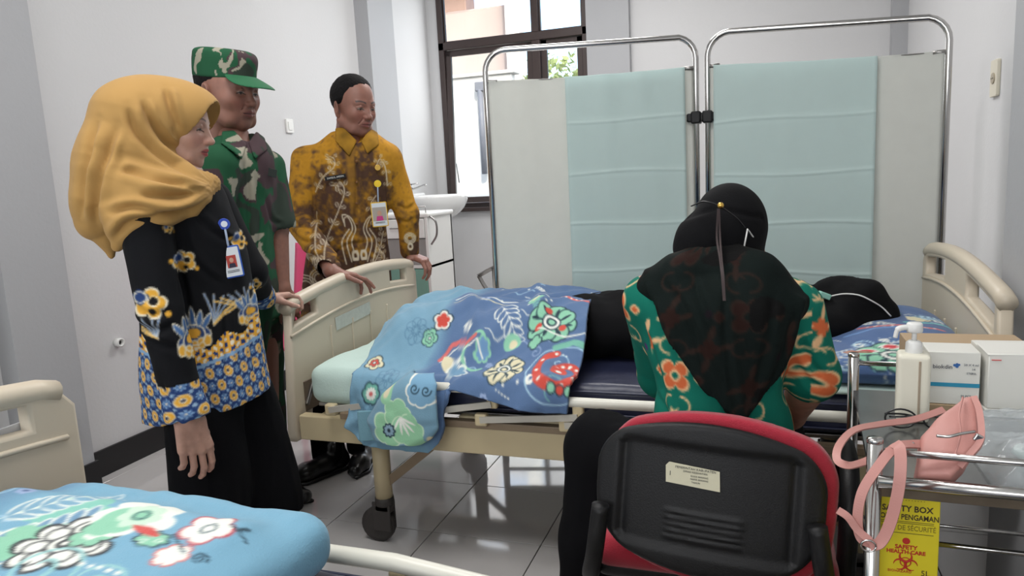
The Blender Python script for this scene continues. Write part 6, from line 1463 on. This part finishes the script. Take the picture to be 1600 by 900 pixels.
# ============ man in ochre batik
Mn = Fig(-1.79, 2.86)
mroot = thing('person', (-1.79, 2.86, 0), 'man in an ochre and brown batik shirt leaning with both hands on the foot board', 'person')
MS = (140, 96, 82)
hp3 = Mn.p(553, 167, .02)
hv, hf, hc, HM3 = head_mesh(hp3, math.radians(-20), math.radians(12), 0, 1.10, MS, (128, 72, 66), (50, 42, 42), True, -.04, neck=.12, lid=.6)
xb_ = BX
lw = atx(518, 424, xb_ - .045); le = Mn.p(468, 345, .06); ls = Mn.p(478, 250, .0)
rw = atx(640, 398, xb_ - .035); re_ = Mn.p(636, 335, -.02); rs_ = Mn.p(607, 250, -.02)
V1 = limb_hand(le, lw, np.array([.45, .45, -.18]), np.array([.2, .2, -1]), np.array([.5, -.5, 0.]), [(.15, .35, .2), (.3, .5, .3), (.5, .7, .3), (.55, .8, .3)], MS, 1.0, .04, .028, start=.5, thumb=(.7, .6, .1))
V2 = limb_hand(re_, rw, np.array([1, -.1, -.35]), np.array([-.3, 0, -1]), np.array([.1, -1, 0.]), [(.7, .7, .5)] * 4, MS, 1.0, .04, .028, start=.5, thumb=(.3, .8, .2))
V3 = core([(Mn.p(548, 205, 0), Mn.p(545, 250, 0), .055, .07), (Mn.p(545, 260, 0), Mn.p(540, 450, 0), .10, .11), (ls, le, .045, .04), (rs_, re_, .045, .04), (le, lw, .035, .025), (re_, rw, .035, .025), (Mn.p(525, 470, .0), Mn.p(515, 690, .0), .08, .05), (Mn.p(560, 470, .0), Mn.p(563, 690, .0), .08, .05)], MS)
V, F, C = join_vf([(hv, hf, hc), V1, V2, V3]); npmesh('body', V, F, m_skin, mroot, True, C)
hair(HM3, hp3, mroot, m_hair, ([-.12, -.06, -.02, .0, .012, .022, .035, .055, .08], [-.06, -.05, .0, .0, .008, .045, .074, .091, .100]), (.0795, .0985, .0895))
lo, hi = bbox([Mn.p(435, 195, .25), Mn.p(665, 480, .25), Mn.p(435, 195, -.25), Mn.p(665, 480, -.25), lw, rw], .01); v = Vol(lo, hi, .0046)
v.loft([Mn.row(520, 578, 203, 0, .065), Mn.row(500, 598, 218, 0, .09), Mn.row(474, 618, 236, 0, .11), Mn.row(468, 622, 262, 0, .125), Mn.row(478, 612, 310, 0, .13), Mn.row(482, 606, 360, 0, .13), Mn.row(474, 612, 420, 0, .14), Mn.row(468, 614, 500, 0, .145)], .02, .02)
v.path([ls, le], [.062, .058], .03); v.cap(le, lw - (lw - le) * .06, .058, .046, .02)
v.path([rs_, re_], [.060, .052], .03); v.cap(re_, rw - (rw - re_) * .10, .052, .044, .02)
mn_f = v.f.copy(); mn_v = v; v.cap(Mn.p(556, 212, .07), Mn.p(552, 150, .03), .040, .062, .004, op='s')
for w_e, e_ in ((lw, le), (rw, re_)): dd_ = (w_e - e_) / np.linalg.norm(w_e - e_); v.cap(w_e + dd_ * .062, w_e + dd_ * .14, .055, .06, 0, op='s')
MU, MZ = Mn.uz(430, 480); cm_ = Canvas(.75, .85, .0026, (0, 0, 0)); al = Canvas(.75, .85, .0026, (0, 0, 0)); CRM2 = (214, 202, 178)
def mc(px, py): u, z = Mn.uz(px, py); return u - MU, z - MZ
def both(fn): fn(cm_, CRM2); fn(al, (255, 255, 255))
def vine(pts, n=7, L=.028):
    P = bez([mc(*p) for p in pts], 8)
    def f(c, k):
        c.stroke(P, .0045, k)
        for i in range(2, len(P) - 1, max(1, len(P) // n)):
            t = P[i + 1] - P[i]; a = math.atan2(t[1], t[0])
            for s in (-1, 1):
                b = a + s * .75; x, y = P[i] + [.008 * math.cos(b), .008 * math.sin(b)]; e = (x + L * math.cos(b), y + L * math.sin(b)); c.leaf(x, y, *e, L * .30, k); 
                if c is al: c.leaf(x, y, *e, L * .17, (60, 60, 60))
    both(f)
vine([(510, 405), (512, 370), (528, 330), (538, 300), (532, 285), (524, 290)], 8); vine([(494, 300), (505, 278), (522, 262), (521, 248), (510, 250)], 6, .022); vine([(497, 330), (497, 370), (505, 400)], 5, .024)
vine([(586, 305), (578, 320), (585, 345), (596, 352)], 4, .024); vine([(586, 262), (592, 250), (600, 262), (604, 290)], 5, .02); vine([(570, 425), (590, 395), (598, 360)], 6, .022); vine([(583, 418), (600, 400), (590, 385)], 4, .02)
for m_, cx in ((1, 561), (-1, 561)):
    for k, (dx, top) in enumerate(((0, 0), (8, 6), (16, 12))):
        pts = [(cx - m_ * (4 + dx), 400 + k * 4), (cx - m_ * (12 + dx * .9), 375), (cx - m_ * (6 + dx * .6), 355), (cx - m_ * (14 + dx * .4), 338 - 0), (cx - m_ * (26 - dx * .3), 334 + top), (cx - m_ * (24 - dx * .2), 345 + top)]
        P = bez([mc(*p) for p in pts[:(6 if k < 2 else 3)]], 7); both(lambda c, kk: c.stroke(P, .005, kk))
x, y = mc(561, 395)
for s in (-1, 1): both(lambda c, k: (c.disc(x + s * .018, y, .016, k, 2.0))); al.disc(x + s * .018, y, .006, (0, 0, 0), 2.0); both(lambda c, k: c.disc(x + s * .016, y - .095, .014, k, 1.8))
for (px, py, r) in ((490, 395, .03), (500, 430, .04), (640, 372, .025), (480, 445, .05)):
    x, y = mc(px, py)
    for q in (1, .75, .5): both(lambda c, k: c.ring(x, y, r * q, .0045, k))
x, y = mc(641, 385); both(lambda c, k: c.disc(x, y, .013, k, 1.4)); al.disc(x, y, .006, (0, 0, 0), 1.4)
def mcol(V, N):
    u, w_, z = Mn.uwz(V); cu, cz = u - MU, z - MZ; n = fbm(V, 10, 5, 51); n2 = fbm(V, 45, 4, 52)
    och = np.array((186, 134, 40)) / 255; brn = np.array((78, 56, 44)) / 255; 
    uc = np.abs(u - Mn.uz(548, 330)[0]); zs = Mn.uz(548, 240)[1]
    m = np.clip((zs - z) * 9, 0, 1) * np.clip((.185 - uc) * 14, 0, 1); lowarm = np.clip((Mn.uz(480, 372)[1] - z) * 14, 0, 1); m = np.maximum(m, lowarm)
    m = np.clip(m * .85 + .08 + (n - .5) * 2.6 + (n2 - .5) * 2.4, 0, 1)[:, None]; sp_ = np.clip((.024 - np.abs(u - Mn.uz(555, 330)[0] + .004)) * 90, 0, 1) * np.clip((z - Mn.uz(548, 345)[1]) * 12, 0, 1); m = m * (1 - .5 * sp_[:, None])
    col = och * (1 - m) + brn * m; col = col * (.85 + .3 * n2[:, None])
    a = al.sample(np.clip(cu, .003, .74), np.clip(cz, .003, .84)) * ((N @ Mn.n > -.1)[:, None]); c = np.array(CRM2) / 255
    return col * (1 - a) + c * a
cloth('batik_shirt', v, m_print, mroot, mcol, .007, (8, 8, 4), 27, 1, extra=crease(Mn, [[(557, 228), (556, 320), (552, 440)], [(488, 262), (492, 320), (488, 372)], [(452, 330), (470, 348), (492, 352)], [(456, 352), (476, 368), (498, 366)], [(470, 385), (492, 388), (508, 380)], [(600, 275), (606, 320), (604, 370)], [(618, 318), (634, 326), (648, 318)], [(620, 342), (636, 346), (650, 338)], [(520, 400), (540, 380), (575, 375)], [(500, 240), (530, 262), (545, 300)]], .006, .008))
mcl = lambda V: np.array((184, 136, 44)) / 255 * (1 - fbm(V, 25, 3, 53)[:, None] * .4)
flap(Mn, mroot, [(524, 194), (536, 200), (558, 222), (546, 246), (524, 222)], mcl, mn_f, mn_v)
flap(Mn, mroot, [(581, 200), (564, 222), (574, 242), (592, 228), (590, 204)], mcl, mn_f, mn_v)
for py in (252, 285, 318, 350): B().lathe([(.001, -.002), (.0055, -.002), (.0055, .002), (.001, .0025)], Mn.p(557, py, .131), 'y', 12).build('button', mat('button_brown', (120, 80, 40), .4), mroot)
P = [rw - (rw - re_) * .02 + np.array([math.cos(a) * .034, math.sin(a) * .034, .008]) for a in np.linspace(0, 2 * math.pi, 20)]
lo, hi = bbox([Mn.p(470, 460, .2), Mn.p(620, 480, -.2)], .08); lo[2] = .05; v = Vol(lo, hi, .009)
f1, f2 = atz(512, 742, .0), atz(566, 728, .0); f1[:2] += [-.02, .05]; f2[:2] += [-.02, .05]
r3 = lambda c, z, rx, ry: (z, c[0], c[1], rx, ry, Mn.ang); 
v.loft([r3(f1, .05, .065, .075), r3(f1, .35, .075, .08), r3(Mn.p(525, 500, 0), Mn.p(525, 500, 0)[2] - .02, .10, .12), r3(Mn.p(535, 455, 0), Mn.p(535, 455, 0)[2], .12, .13)], .02, .01); v.loft([r3(f2, .05, .065, .075), r3(f2, .35, .075, .08), r3(Mn.p(565, 500, 0), Mn.p(565, 500, 0)[2] - .02, .10, .12), r3(Mn.p(555, 455, 0), Mn.p(555, 455, 0)[2], .12, .13)], .02, .01)
cloth('trousers', v, m_blk, mroot, None, .009, (9, 9, 4), 33, 1)
shoe(mroot, f1 + [.0, -.06, 0], math.radians(-115), 1.08); shoe(mroot, f2 + [.02, -.04, 0], math.radians(-70), 1.05)
q = Mn.p(524, 277, .135); nt_ = thing('name_tag', q, 'small black name tag pinned on the batik shirt', 'name tag'); M = frame(q, Mn.u * 1 + [0, 0, .12], (0, 0, 1)); plate([rrect(-.045, -.009, .045, .009, .002)], .003, .0006, M, 'plate', m_blackpl, nt_)
M2 = M.copy(); M2[:3, 3] -= M[:3, 2] * (.0022 if M[:3, 2].dot(Mn.n) < 0 else -.0022); text('SAMSUL ARIFIN', .0105, M2, 'engraved_name', m_white, nt_)
q = Mn.p(590, 262, .12); pn = thing('lapel_pin', q, 'small round gold pin on the right breast of the batik shirt', 'pin'); M = frame(q, Mn.u, (0, 0, 1)); plate([[(.013 * math.cos(a * .5), .013 * math.sin(a * .5)) for a in range(13)]], .004, .001, M, 'pin_disc', mat('gold', (215, 175, 90), .25, 1.0), pn)
badge(Mn, 593, 335, .150, 'man', 'yellow edged photo badge hanging from the batik shirt', (225, 180, 40), .108, .070, (200, 60, 130), (170, 160, 150), .03, (240, 200, 50), (238, 205, 40), (590, 287), ph=1.75)

# ============ seated woman in black scarf
G = Fig(-.10, 1.60)
groot = thing('person', (-.10, 1.55, .45), 'woman in a black hijab and green ikat blouse seated on the office chair, back turned', 'person')
GS = (176, 128, 108)
hp4 = np.array([-.062, 1.715, 1.045])
hv, hf, hc, HM4 = head_mesh(hp4, math.radians(62), math.radians(8), 0, .84, GS, (150, 80, 75), (50, 40, 38), False, .02, h=.004, ears=False, neck=.06)
gs1, gs2 = G.p(1010, 460, .0), G.p(1245, 475, .0); ge2 = G.p(1270, 588, -.04); gw2 = G.p(1236, 650, -.18); ge1 = G.p(1035, 585, -.16); gw1 = np.array([-.12, 1.93, .66])
V1 = limb_hand(ge2, gw2, np.array([-.5, .7, -.3]), np.array([0, 0, -1]), np.array([-.7, .5, 0.]), SOFT, GS, .9, .047, .030, start=0, h=.0035)
V2 = limb_hand(ge1, gw1, np.array([.5, .8, -.1]), np.array([0, 0, -1]), np.array([.7, -.5, 0.]), SOFT, GS, .9, .040, .024, start=.4, h=.004)
V3 = core([(G.p(1115, 430, -.02), G.p(1115, 480, 0), .05, .08), (G.p(1120, 490, -.02), np.array([-.1, 1.60, .56]), .085, .09), (gs1, ge1, .045, .04), (gs2, ge2, .045, .045), (ge1, gw1, .035, .025), (ge2, gw2, .035, .025), (np.array([-.16, 1.56, .53]), np.array([-.36, 1.76, .53]), .08, .06), (np.array([-.36, 1.76, .53]), np.array([-.38, 1.72, .08]), .055, .04), (np.array([-.02, 1.56, .53]), np.array([.02, 1.86, .53]), .08, .06), (np.array([.02, 1.86, .53]), np.array([.02, 1.84, .08]), .055, .04)], GS)
V, F, C = join_vf([(hv, hf, hc), V1, V2, V3]); npmesh('body', V, F, m_skin, groot, True, C)
# blouse
lo, hi = bbox([G.p(960, 410, .2), G.p(1330, 700, .2), G.p(960, 410, -.3), G.p(1330, 700, -.3)], .01); lo[2] = .50; v = Vol(lo, hi, .0042)
GL = [G.row(1060, 1180, 418, -.02, .07), G.row(1020, 1235, 436, -.01, .10), G.row(996, 1258, 465, 0, .115), G.row(996, 1256, 500, 0, .125), G.row(1010, 1238, 550, 0, .13), G.row(1026, 1224, 600, 0, .135), G.row(1020, 1240, 650, 0, .15), G.row(1010, 1246, 720, -.01, .16)]
v.loft(GL, .02, .02)
v.cap(gs2 + [0, 0, -.01], ge2 - (ge2 - gs2) * .05, .055, .056, .025); v.cap(ge2, ge2 + (gw2 - ge2) * .06, .055, .054, .02); v.cap(gs1 + [0, 0, -.01], ge1, .055, .055, .03); v.cap(ge1, ge1 + (gw1 - ge1) * .3, .055, .05, .02)
f_bl = v.f.copy()
ik = Canvas(.30, .26, .0028, (10, 104, 88)); OR, PE = (206, 104, 62), (228, 184, 138)
def ikmot(x, y, s=1.0):
    for (dx, dy) in ((0, 0), (.3, 0), (-.3, 0), (0, .26), (0, -.26), (.3, .26), (-.3, -.26), (.3, -.26), (-.3, .26)):
        X, Y = x + dx, y + dy
        ik.petals(X, Y, .040 * s, 4, .55, PE, .78); ik.petals(X, Y, .033 * s, 4, .55, OR, .78); ik.petals(X, Y, .014 * s, 4, .2, PE); ik.petals(X, Y, .008 * s, 4, .2, (10, 104, 88))
        for m_ in (-1, 1):
            P = [(X + m_ * s * (.012 + .022 * math.sin(a)), Y + s * (.045 + .018 * (1 - math.cos(a)) )) for a in np.linspace(0, 4.2, 14)]; ik.stroke(P, .005 * s, PE)
            P = [(X + m_ * s * (.012 + .022 * math.sin(a)), Y - s * (.045 + .018 * (1 - math.cos(a)) )) for a in np.linspace(0, 4.2, 14)]; ik.stroke(P, .005 * s, PE)
            ik.petals(X + m_ * .055 * s, Y, .012 * s, 4, .3, PE); ik.petals(X + m_ * .055 * s, Y, .007 * s, 4, .3, OR)
ikmot(.075, .065); ikmot(.225, .195); 
for x, y in ((.225, .05), (.075, .19), (.15, .13), (0.0, .13)):
    ik.petals(x, y, .022, 4, .5, OR); ik.leaf(x, y + .015, x + .012, y + .05, .007, PE); ik.leaf(x, y - .015, x - .012, y - .05, .007, PE); ik.leaf(x + .015, y, x + .045, y + .01, .006, PE); ik.leaf(x - .015, y, x - .045, y - .01, .006, PE)
ik.disc(.15, .20, .008, (90, 50, 110)); ik.disc(.28, .11, .008, (90, 50, 110))
def gcol(V, N): a = np.arctan2(V[:, 0] + .1, -(V[:, 1] - 1.62) + .02) * .17; return ik.sample(a + .15, V[:, 2] + .05 + .3 * (V[:, 0]) * (V[:, 0] > .1))
cloth('ikat_blouse', v, m_print, groot, gcol, .006, (8, 8, 4), 37, 1, extra=crease(G, [[(1008, 500), (1030, 560), (1050, 640)], [(1250, 520), (1262, 560), (1290, 590)], [(1240, 560), (1262, 590), (1285, 606)], [(1025, 600), (1060, 640), (1110, 655)]], .006, .008))
# scarf: a layer over the blouse, pointed at the back
m_scarf = mat('black_scarf_cloth', (14, 14, 16), .9, noise=.25, nscale=22, bump=.2, bscale=300, spec=.15)
pl = [(1000, 422), (1120, 398), (1262, 478), (1240, 560), (1205, 612), (1158, 657), (1105, 612), (1045, 540), (1018, 480)]
PZ = np.array([[*( (lambda q: ((q - G.o).dot(G.u), q[2]))(G.p(a, b, .12)) )] for a, b in pl])
X = v.ax[0][:, None, None]; Y = v.ax[1][None, :, None]; Z = v.ax[2][None, None, :]; U = (X - G.o[0]) * G.u[0] + (Y - G.o[1]) * G.u[1]
reg = np.full(v.f.shape, -9.0, np.float32); c_ = PZ.mean(0)
for i in range(len(PZ)):
    a, b = PZ[i], PZ[(i + 1) % len(PZ)]; n2_ = np.array([b[1] - a[1], -(b[0] - a[0])]); n2_ /= np.linalg.norm(n2_); 
    if n2_.dot(c_ - a) > 0: n2_ = -n2_
    reg = np.maximum(reg, (n2_[0] * (U - a[0]) + n2_[1] * (Z - a[1])).astype(np.float32))
v2 = Vol.__new__(Vol); v2.lo, v2.h, v2.n, v2.ax = v.lo, v.h, v.n, v.ax; g_ = f_bl - .012
sh_layer = np.maximum(np.maximum(g_, -(f_bl - .003)), np.maximum(reg, (Y - 1.68))); v2.f = sh_layer.astype(np.float32)
v2.path([G.p(1115, 425, -.02), G.p(1060, 440, .03), G.p(1018, 455, .02)], [.07, .055, .035], .03); v2.path([G.p(1120, 425, -.02), G.p(1180, 442, .03), G.p(1240, 478, .02)], [.07, .060, .035], .03)
gcr = crease(G, [[(1040, 430), (1075, 470), (1105, 560), (1130, 630)], [(1130, 430), (1133, 520), (1150, 620)], [(1200, 445), (1195, 500), (1175, 590)], [(1085, 425), (1098, 460), (1120, 520)], [(1235, 480), (1215, 540), (1185, 610)], [(1020, 450), (1040, 500), (1075, 560)]], .005, .007, False)
def gf(V): 
    u = (V - G.o) @ G.u; return gcr(V) + .002 * np.sin(u * 60 + 14 * (V[:, 2] - .9) * np.sign(u - .02) + 3 * fbm(V, 6, 2, 6))
m_sheer = mat('sheer_black_scarf', (255, 255, 255), .9, attr=True, spec=.15, bump=.2, bscale=300)
cloth('shoulder_scarf', v2, m_sheer, groot, lambda V, N: .045 + .13 * gcol(V, N) * (fbm(V, 12, 2, 9) > .35)[:, None] * [1, .75, .75], .004, (9, 9, 3), 41, 1, extra=gf)
v = Vol((-.28, 1.52, .90), (.13, 1.86, 1.24), .0045)
v.ell((-.068, 1.705, 1.088), (.082, .100, .098), 0); v.ell((-.122, 1.650, 1.050), (.066, .066, .078), .025); v.ell((-.078, 1.69, 1.00), (.076, .080, .07), .03); v.cap((-.085, 1.67, 1.0), (-.085, 1.66, .945), .070, .075, .03)
v.ell(hp4 + HM4 @ np.array([0, .11, -.01]), (.055, .07, .075), .008, R=HM4, op='s')
seam = lambda V: .005 * np.sin(V[:, 0] * 40 + V[:, 2] * 60 + 4 * fbm(V, 8, 2, 3)) * np.clip((1.08 - V[:, 2]) * 10, 0, 1) - .005 * np.exp(-((V[:, 2] - (1.135 - .9 * np.abs(V[:, 0] + .09) * .3)) / .006) ** 2) * (V[:, 1] < 1.66)
cloth('hijab', v, m_scarf, groot, None, .003, (9, 9, 5), 43, 1, extra=seam)
gp = lambda px, py, y: aty(px, py, y)
V, F = tube_np(bez([gp(1080, 322, 1.62), gp(1100, 315, 1.575), gp(1124, 322, 1.572), gp(1150, 340, 1.585), gp(1164, 356, 1.60)]), .0016, 6); npmesh('tie_cord', V, F, m_black, groot)
B().lathe([(.001, -.004), (.006, -.003), (.007, 0), (.005, .004), (.001, .005)], gp(1126, 321, 1.566), 'y', 12).build('brooch', mat('gold', (215, 175, 90), .25, 1.0), groot)
for dx in (0, 5): V, F = strap_np(bez([gp(1122 + dx * .3, 326, 1.566), gp(1120 + dx, 370, 1.565), gp(1125 + dx * .5, 405, 1.525), gp(1128 + dx * .4, 430, 1.475), gp(1131 + dx * .3, 470, 1.455)]), .004, .0015, (0, 1, 0)); npmesh('hanging_tie', V, np_q(F), mat('tie_brown', (52, 38, 38), .7), groot, False)
V, F = strap_np(bez([gp(1078, 416, 1.562), gp(1095, 413, 1.555), gp(1113, 411, 1.556)]), .010, .002, (0, 1, .2)); npmesh('lanyard', V, np_q(F), mat('lanyard_red', (190, 80, 70), .7), groot, False)
V, F = tube_np([gp(1162, 390, 1.60), gp(1168, 358, 1.60), gp(1178, 372, 1.635), gp(1181, 388, 1.65)], .0018, 6); npmesh('mask_loop', V, F, m_white, groot)
# black trousers
v = Vol((-.56, 1.36, .02), (.20, 2.0, .66), .009)
v.ell((-.1, 1.56, .555), (.19, .17, .09), 0); v.path([(-.17, 1.57, .55), (-.385, 1.70, .545)], [.10, .082], .04); v.path([(-.385, 1.70, .545), (-.40, 1.66, .30), (-.40, 1.62, .06)], [.082, .085, .088], .03); v.path([(-.03, 1.57, .55), (.02, 1.86, .545)], [.10, .08], .04); v.path([(.02, 1.86, .545), (.02, 1.84, .06)], [.078, .085], .03)
cloth('trousers', v, m_blk, groot, None, .010, (9, 9, 4), 47, 1)
shoe(groot, (-.40, 1.70), math.radians(95), .9); shoe(groot, (.02, 1.90), math.radians(90), .9)

# ============ patient lying on the bed
proot = thing('person', (-.3, 2.45, .6), 'patient in black dress and hijab lying on the far bed', 'person')
PSK = (170, 122, 104); pc_ = 2.44; pz = .70
hp5 = np.array([.262, 2.46, .752])
v5, f5, c5, HM5 = head_mesh(np.zeros(3), math.pi / 2, 0, 0, .82, PSK, (150, 80, 75), (50, 40, 38), False, 0, h=.0042, ears=False, neck=.06)
RP = np.array(Matrix.Rotation(math.radians(25), 3, 'X') @ Matrix(((0, 0, 1), (-1, 0, 0), (0, 1, 0))).to_3x3()); RP = np.array([[0, -.25, .97], [-.97 * .6, .6, .0], [0, 0.75, .25]]);
zx = np.array([.97, .0, .10]); yx = np.array([-.12, .62, .75]); zx /= np.linalg.norm(zx); yx -= zx * yx.dot(zx); yx /= np.linalg.norm(yx); xx_ = np.cross(yx, zx); RP = np.stack([xx_, yx, zx], 1)
v5 = v5 @ RP.T + hp5
hd = (np.array([.215, 2.16, .66]))
V1 = limb_hand(np.array([.0, 2.20, .64]), np.array([.16, 2.115, .665]), np.array([.8, -.2, .25]), np.array([0, .3, -1]), np.array([.2, 1, 0]), SOFT, PSK, .88, .036, .024, start=.3, h=.004)
V3 = core([((.17, pc_, .70), (.05, pc_, .68), .045, .07), ((.0, pc_, .67), (-.56, pc_, .67), .065, .065), ((-.58, 2.36, .665), (-1.2, 2.36, .665), .05, .04), ((-.58, 2.52, .665), (-1.2, 2.54, .665), .05, .04), ((-.02, 2.28, .70), (.0, 2.20, .64), .045, .035), ((.0, 2.20, .64), (.16, 2.115, .665), .035, .025)], PSK)
V, F, C = join_vf([(v5, f5, c5), V1, V3]); npmesh('body', V, F, m_skin, proot, True, C)
m_dress = mat('black_dress', (15, 15, 17), .9, noise=.2, nscale=10, spec=.15)
v = Vol((-.80, 2.08, .60), (.32, 2.75, .92), .0075)
v.path([(.12, pc_, .70), (-.05, pc_, .71), (-.35, pc_, .705), (-.56, pc_, .695), (-.70, pc_, .67)], [.10, .165, .162, .155, .10], .03, flat=((0, 0, 1.0), 1.45)); v.path([(-.05, 2.31, .71), (.02, 2.22, .66), (.08, 2.18, .655)], [.075, .06, .05], .03); v.f = np.maximum(v.f, (.602 - v.ax[2])[None, None, :])
def pf(V): return .008 * np.sin(V[:, 0] * 26 + V[:, 1] * 30 + 5 * fbm(V, 5, 2, 3))
cloth('dress', v, m_dress, proot, None, .008, (6, 9, 5), 51, 1, extra=pf)
v = Vol((-.10, 2.18, .60), (.46, 2.70, .97), .005)
v.ell((.285, 2.46, .755), (.118, .115, .100), 0, R=rotm(0, .5, 0)); v.ell((.215, 2.50, .800), (.085, .07, .052), .025, R=rotm(0, -.5, 0)); v.ell((.19, 2.40, .715), (.13, .12, .075), .03); v.ell((.08, 2.40, .745), (.13, .15, .06), .03, R=rotm(0, -.25, 0)); v.cap((.0, 2.38, .75), (.10, 2.30, .70), .07, .05, .03); v.cap((.07, 2.50, .84), (.13, 2.5, .80), .012, .03, .02)
v.ell(hp5 + RP @ np.array([0, .13, -.01]), (.055, .075, .07), .006, R=RP, op='s')
cloth('hijab', v, m_scarf, proot, None, .006, (7, 9, 5), 53, 1, extra=lambda V: .006 * np.sin(V[:, 0] * 30 - V[:, 2] * 50 + 4 * fbm(V, 7, 2, 3)))
PV = np.empty(len(bpy.data.objects['hijab'].data.vertices) * 3)
def surf_y(ob, x, z, y0=2.1):
    V = np.array([v_.co[:] for v_ in ob.data.vertices]) + wloc(ob) ; d = np.hypot(V[:, 0] - x, V[:, 2] - z); m = d < .012
    return V[m][:, 1].min() if m.any() else y0
hij5 = [o for o in proot.children if o.name.startswith('hijab')][0]
def onhead(px, py):
    y = 2.36
    for _ in range(4): q = aty(px, py, y); y = surf_y(hij5, q[0], q[2], y)
    q = aty(px, py, y); q[1] -= .003; return q
P = [onhead(*p) for p in ((1296, 463), (1318, 459), (1342, 461), (1362, 470), (1378, 480), (1392, 494))]; V, F = tube_np(bez(P, 5), .0022, 6); npmesh('mask_strap', V, F, m_white, proot)
q = onhead(1290, 462); B().box(q - [.022, .01, .008], q + [.014, .012, .010], .003, rot=rotm(0, .4, .3)).build('face_mask', mat('mask_mint', (150, 205, 190), .7), proot)
# flowered cloth edge by her shoulder
cvf = Canvas(.2, .2, .0025, (24, 24, 22)); rs = np.random.RandomState(2)
for _ in range(26): x, y = rs.rand(2) * .2; cvf.petals(x, y, rs.uniform(.008, .018), 5, .4, ((170, 160, 60), (215, 210, 180), (110, 120, 50))[_ % 3])
v = Vol((.02, 2.1, .60), (.28, 2.35, .76), .006); v.path([(.10, 2.24, .68), (.16, 2.20, .64), (.19, 2.19, .63)], [.06, .045, .025], .02); cloth('flowered_sleeve', v, m_print, proot, lambda V, N: cvf.sample(V[:, 0], V[:, 2]), .004, (9, 9, 9), 3, 1)
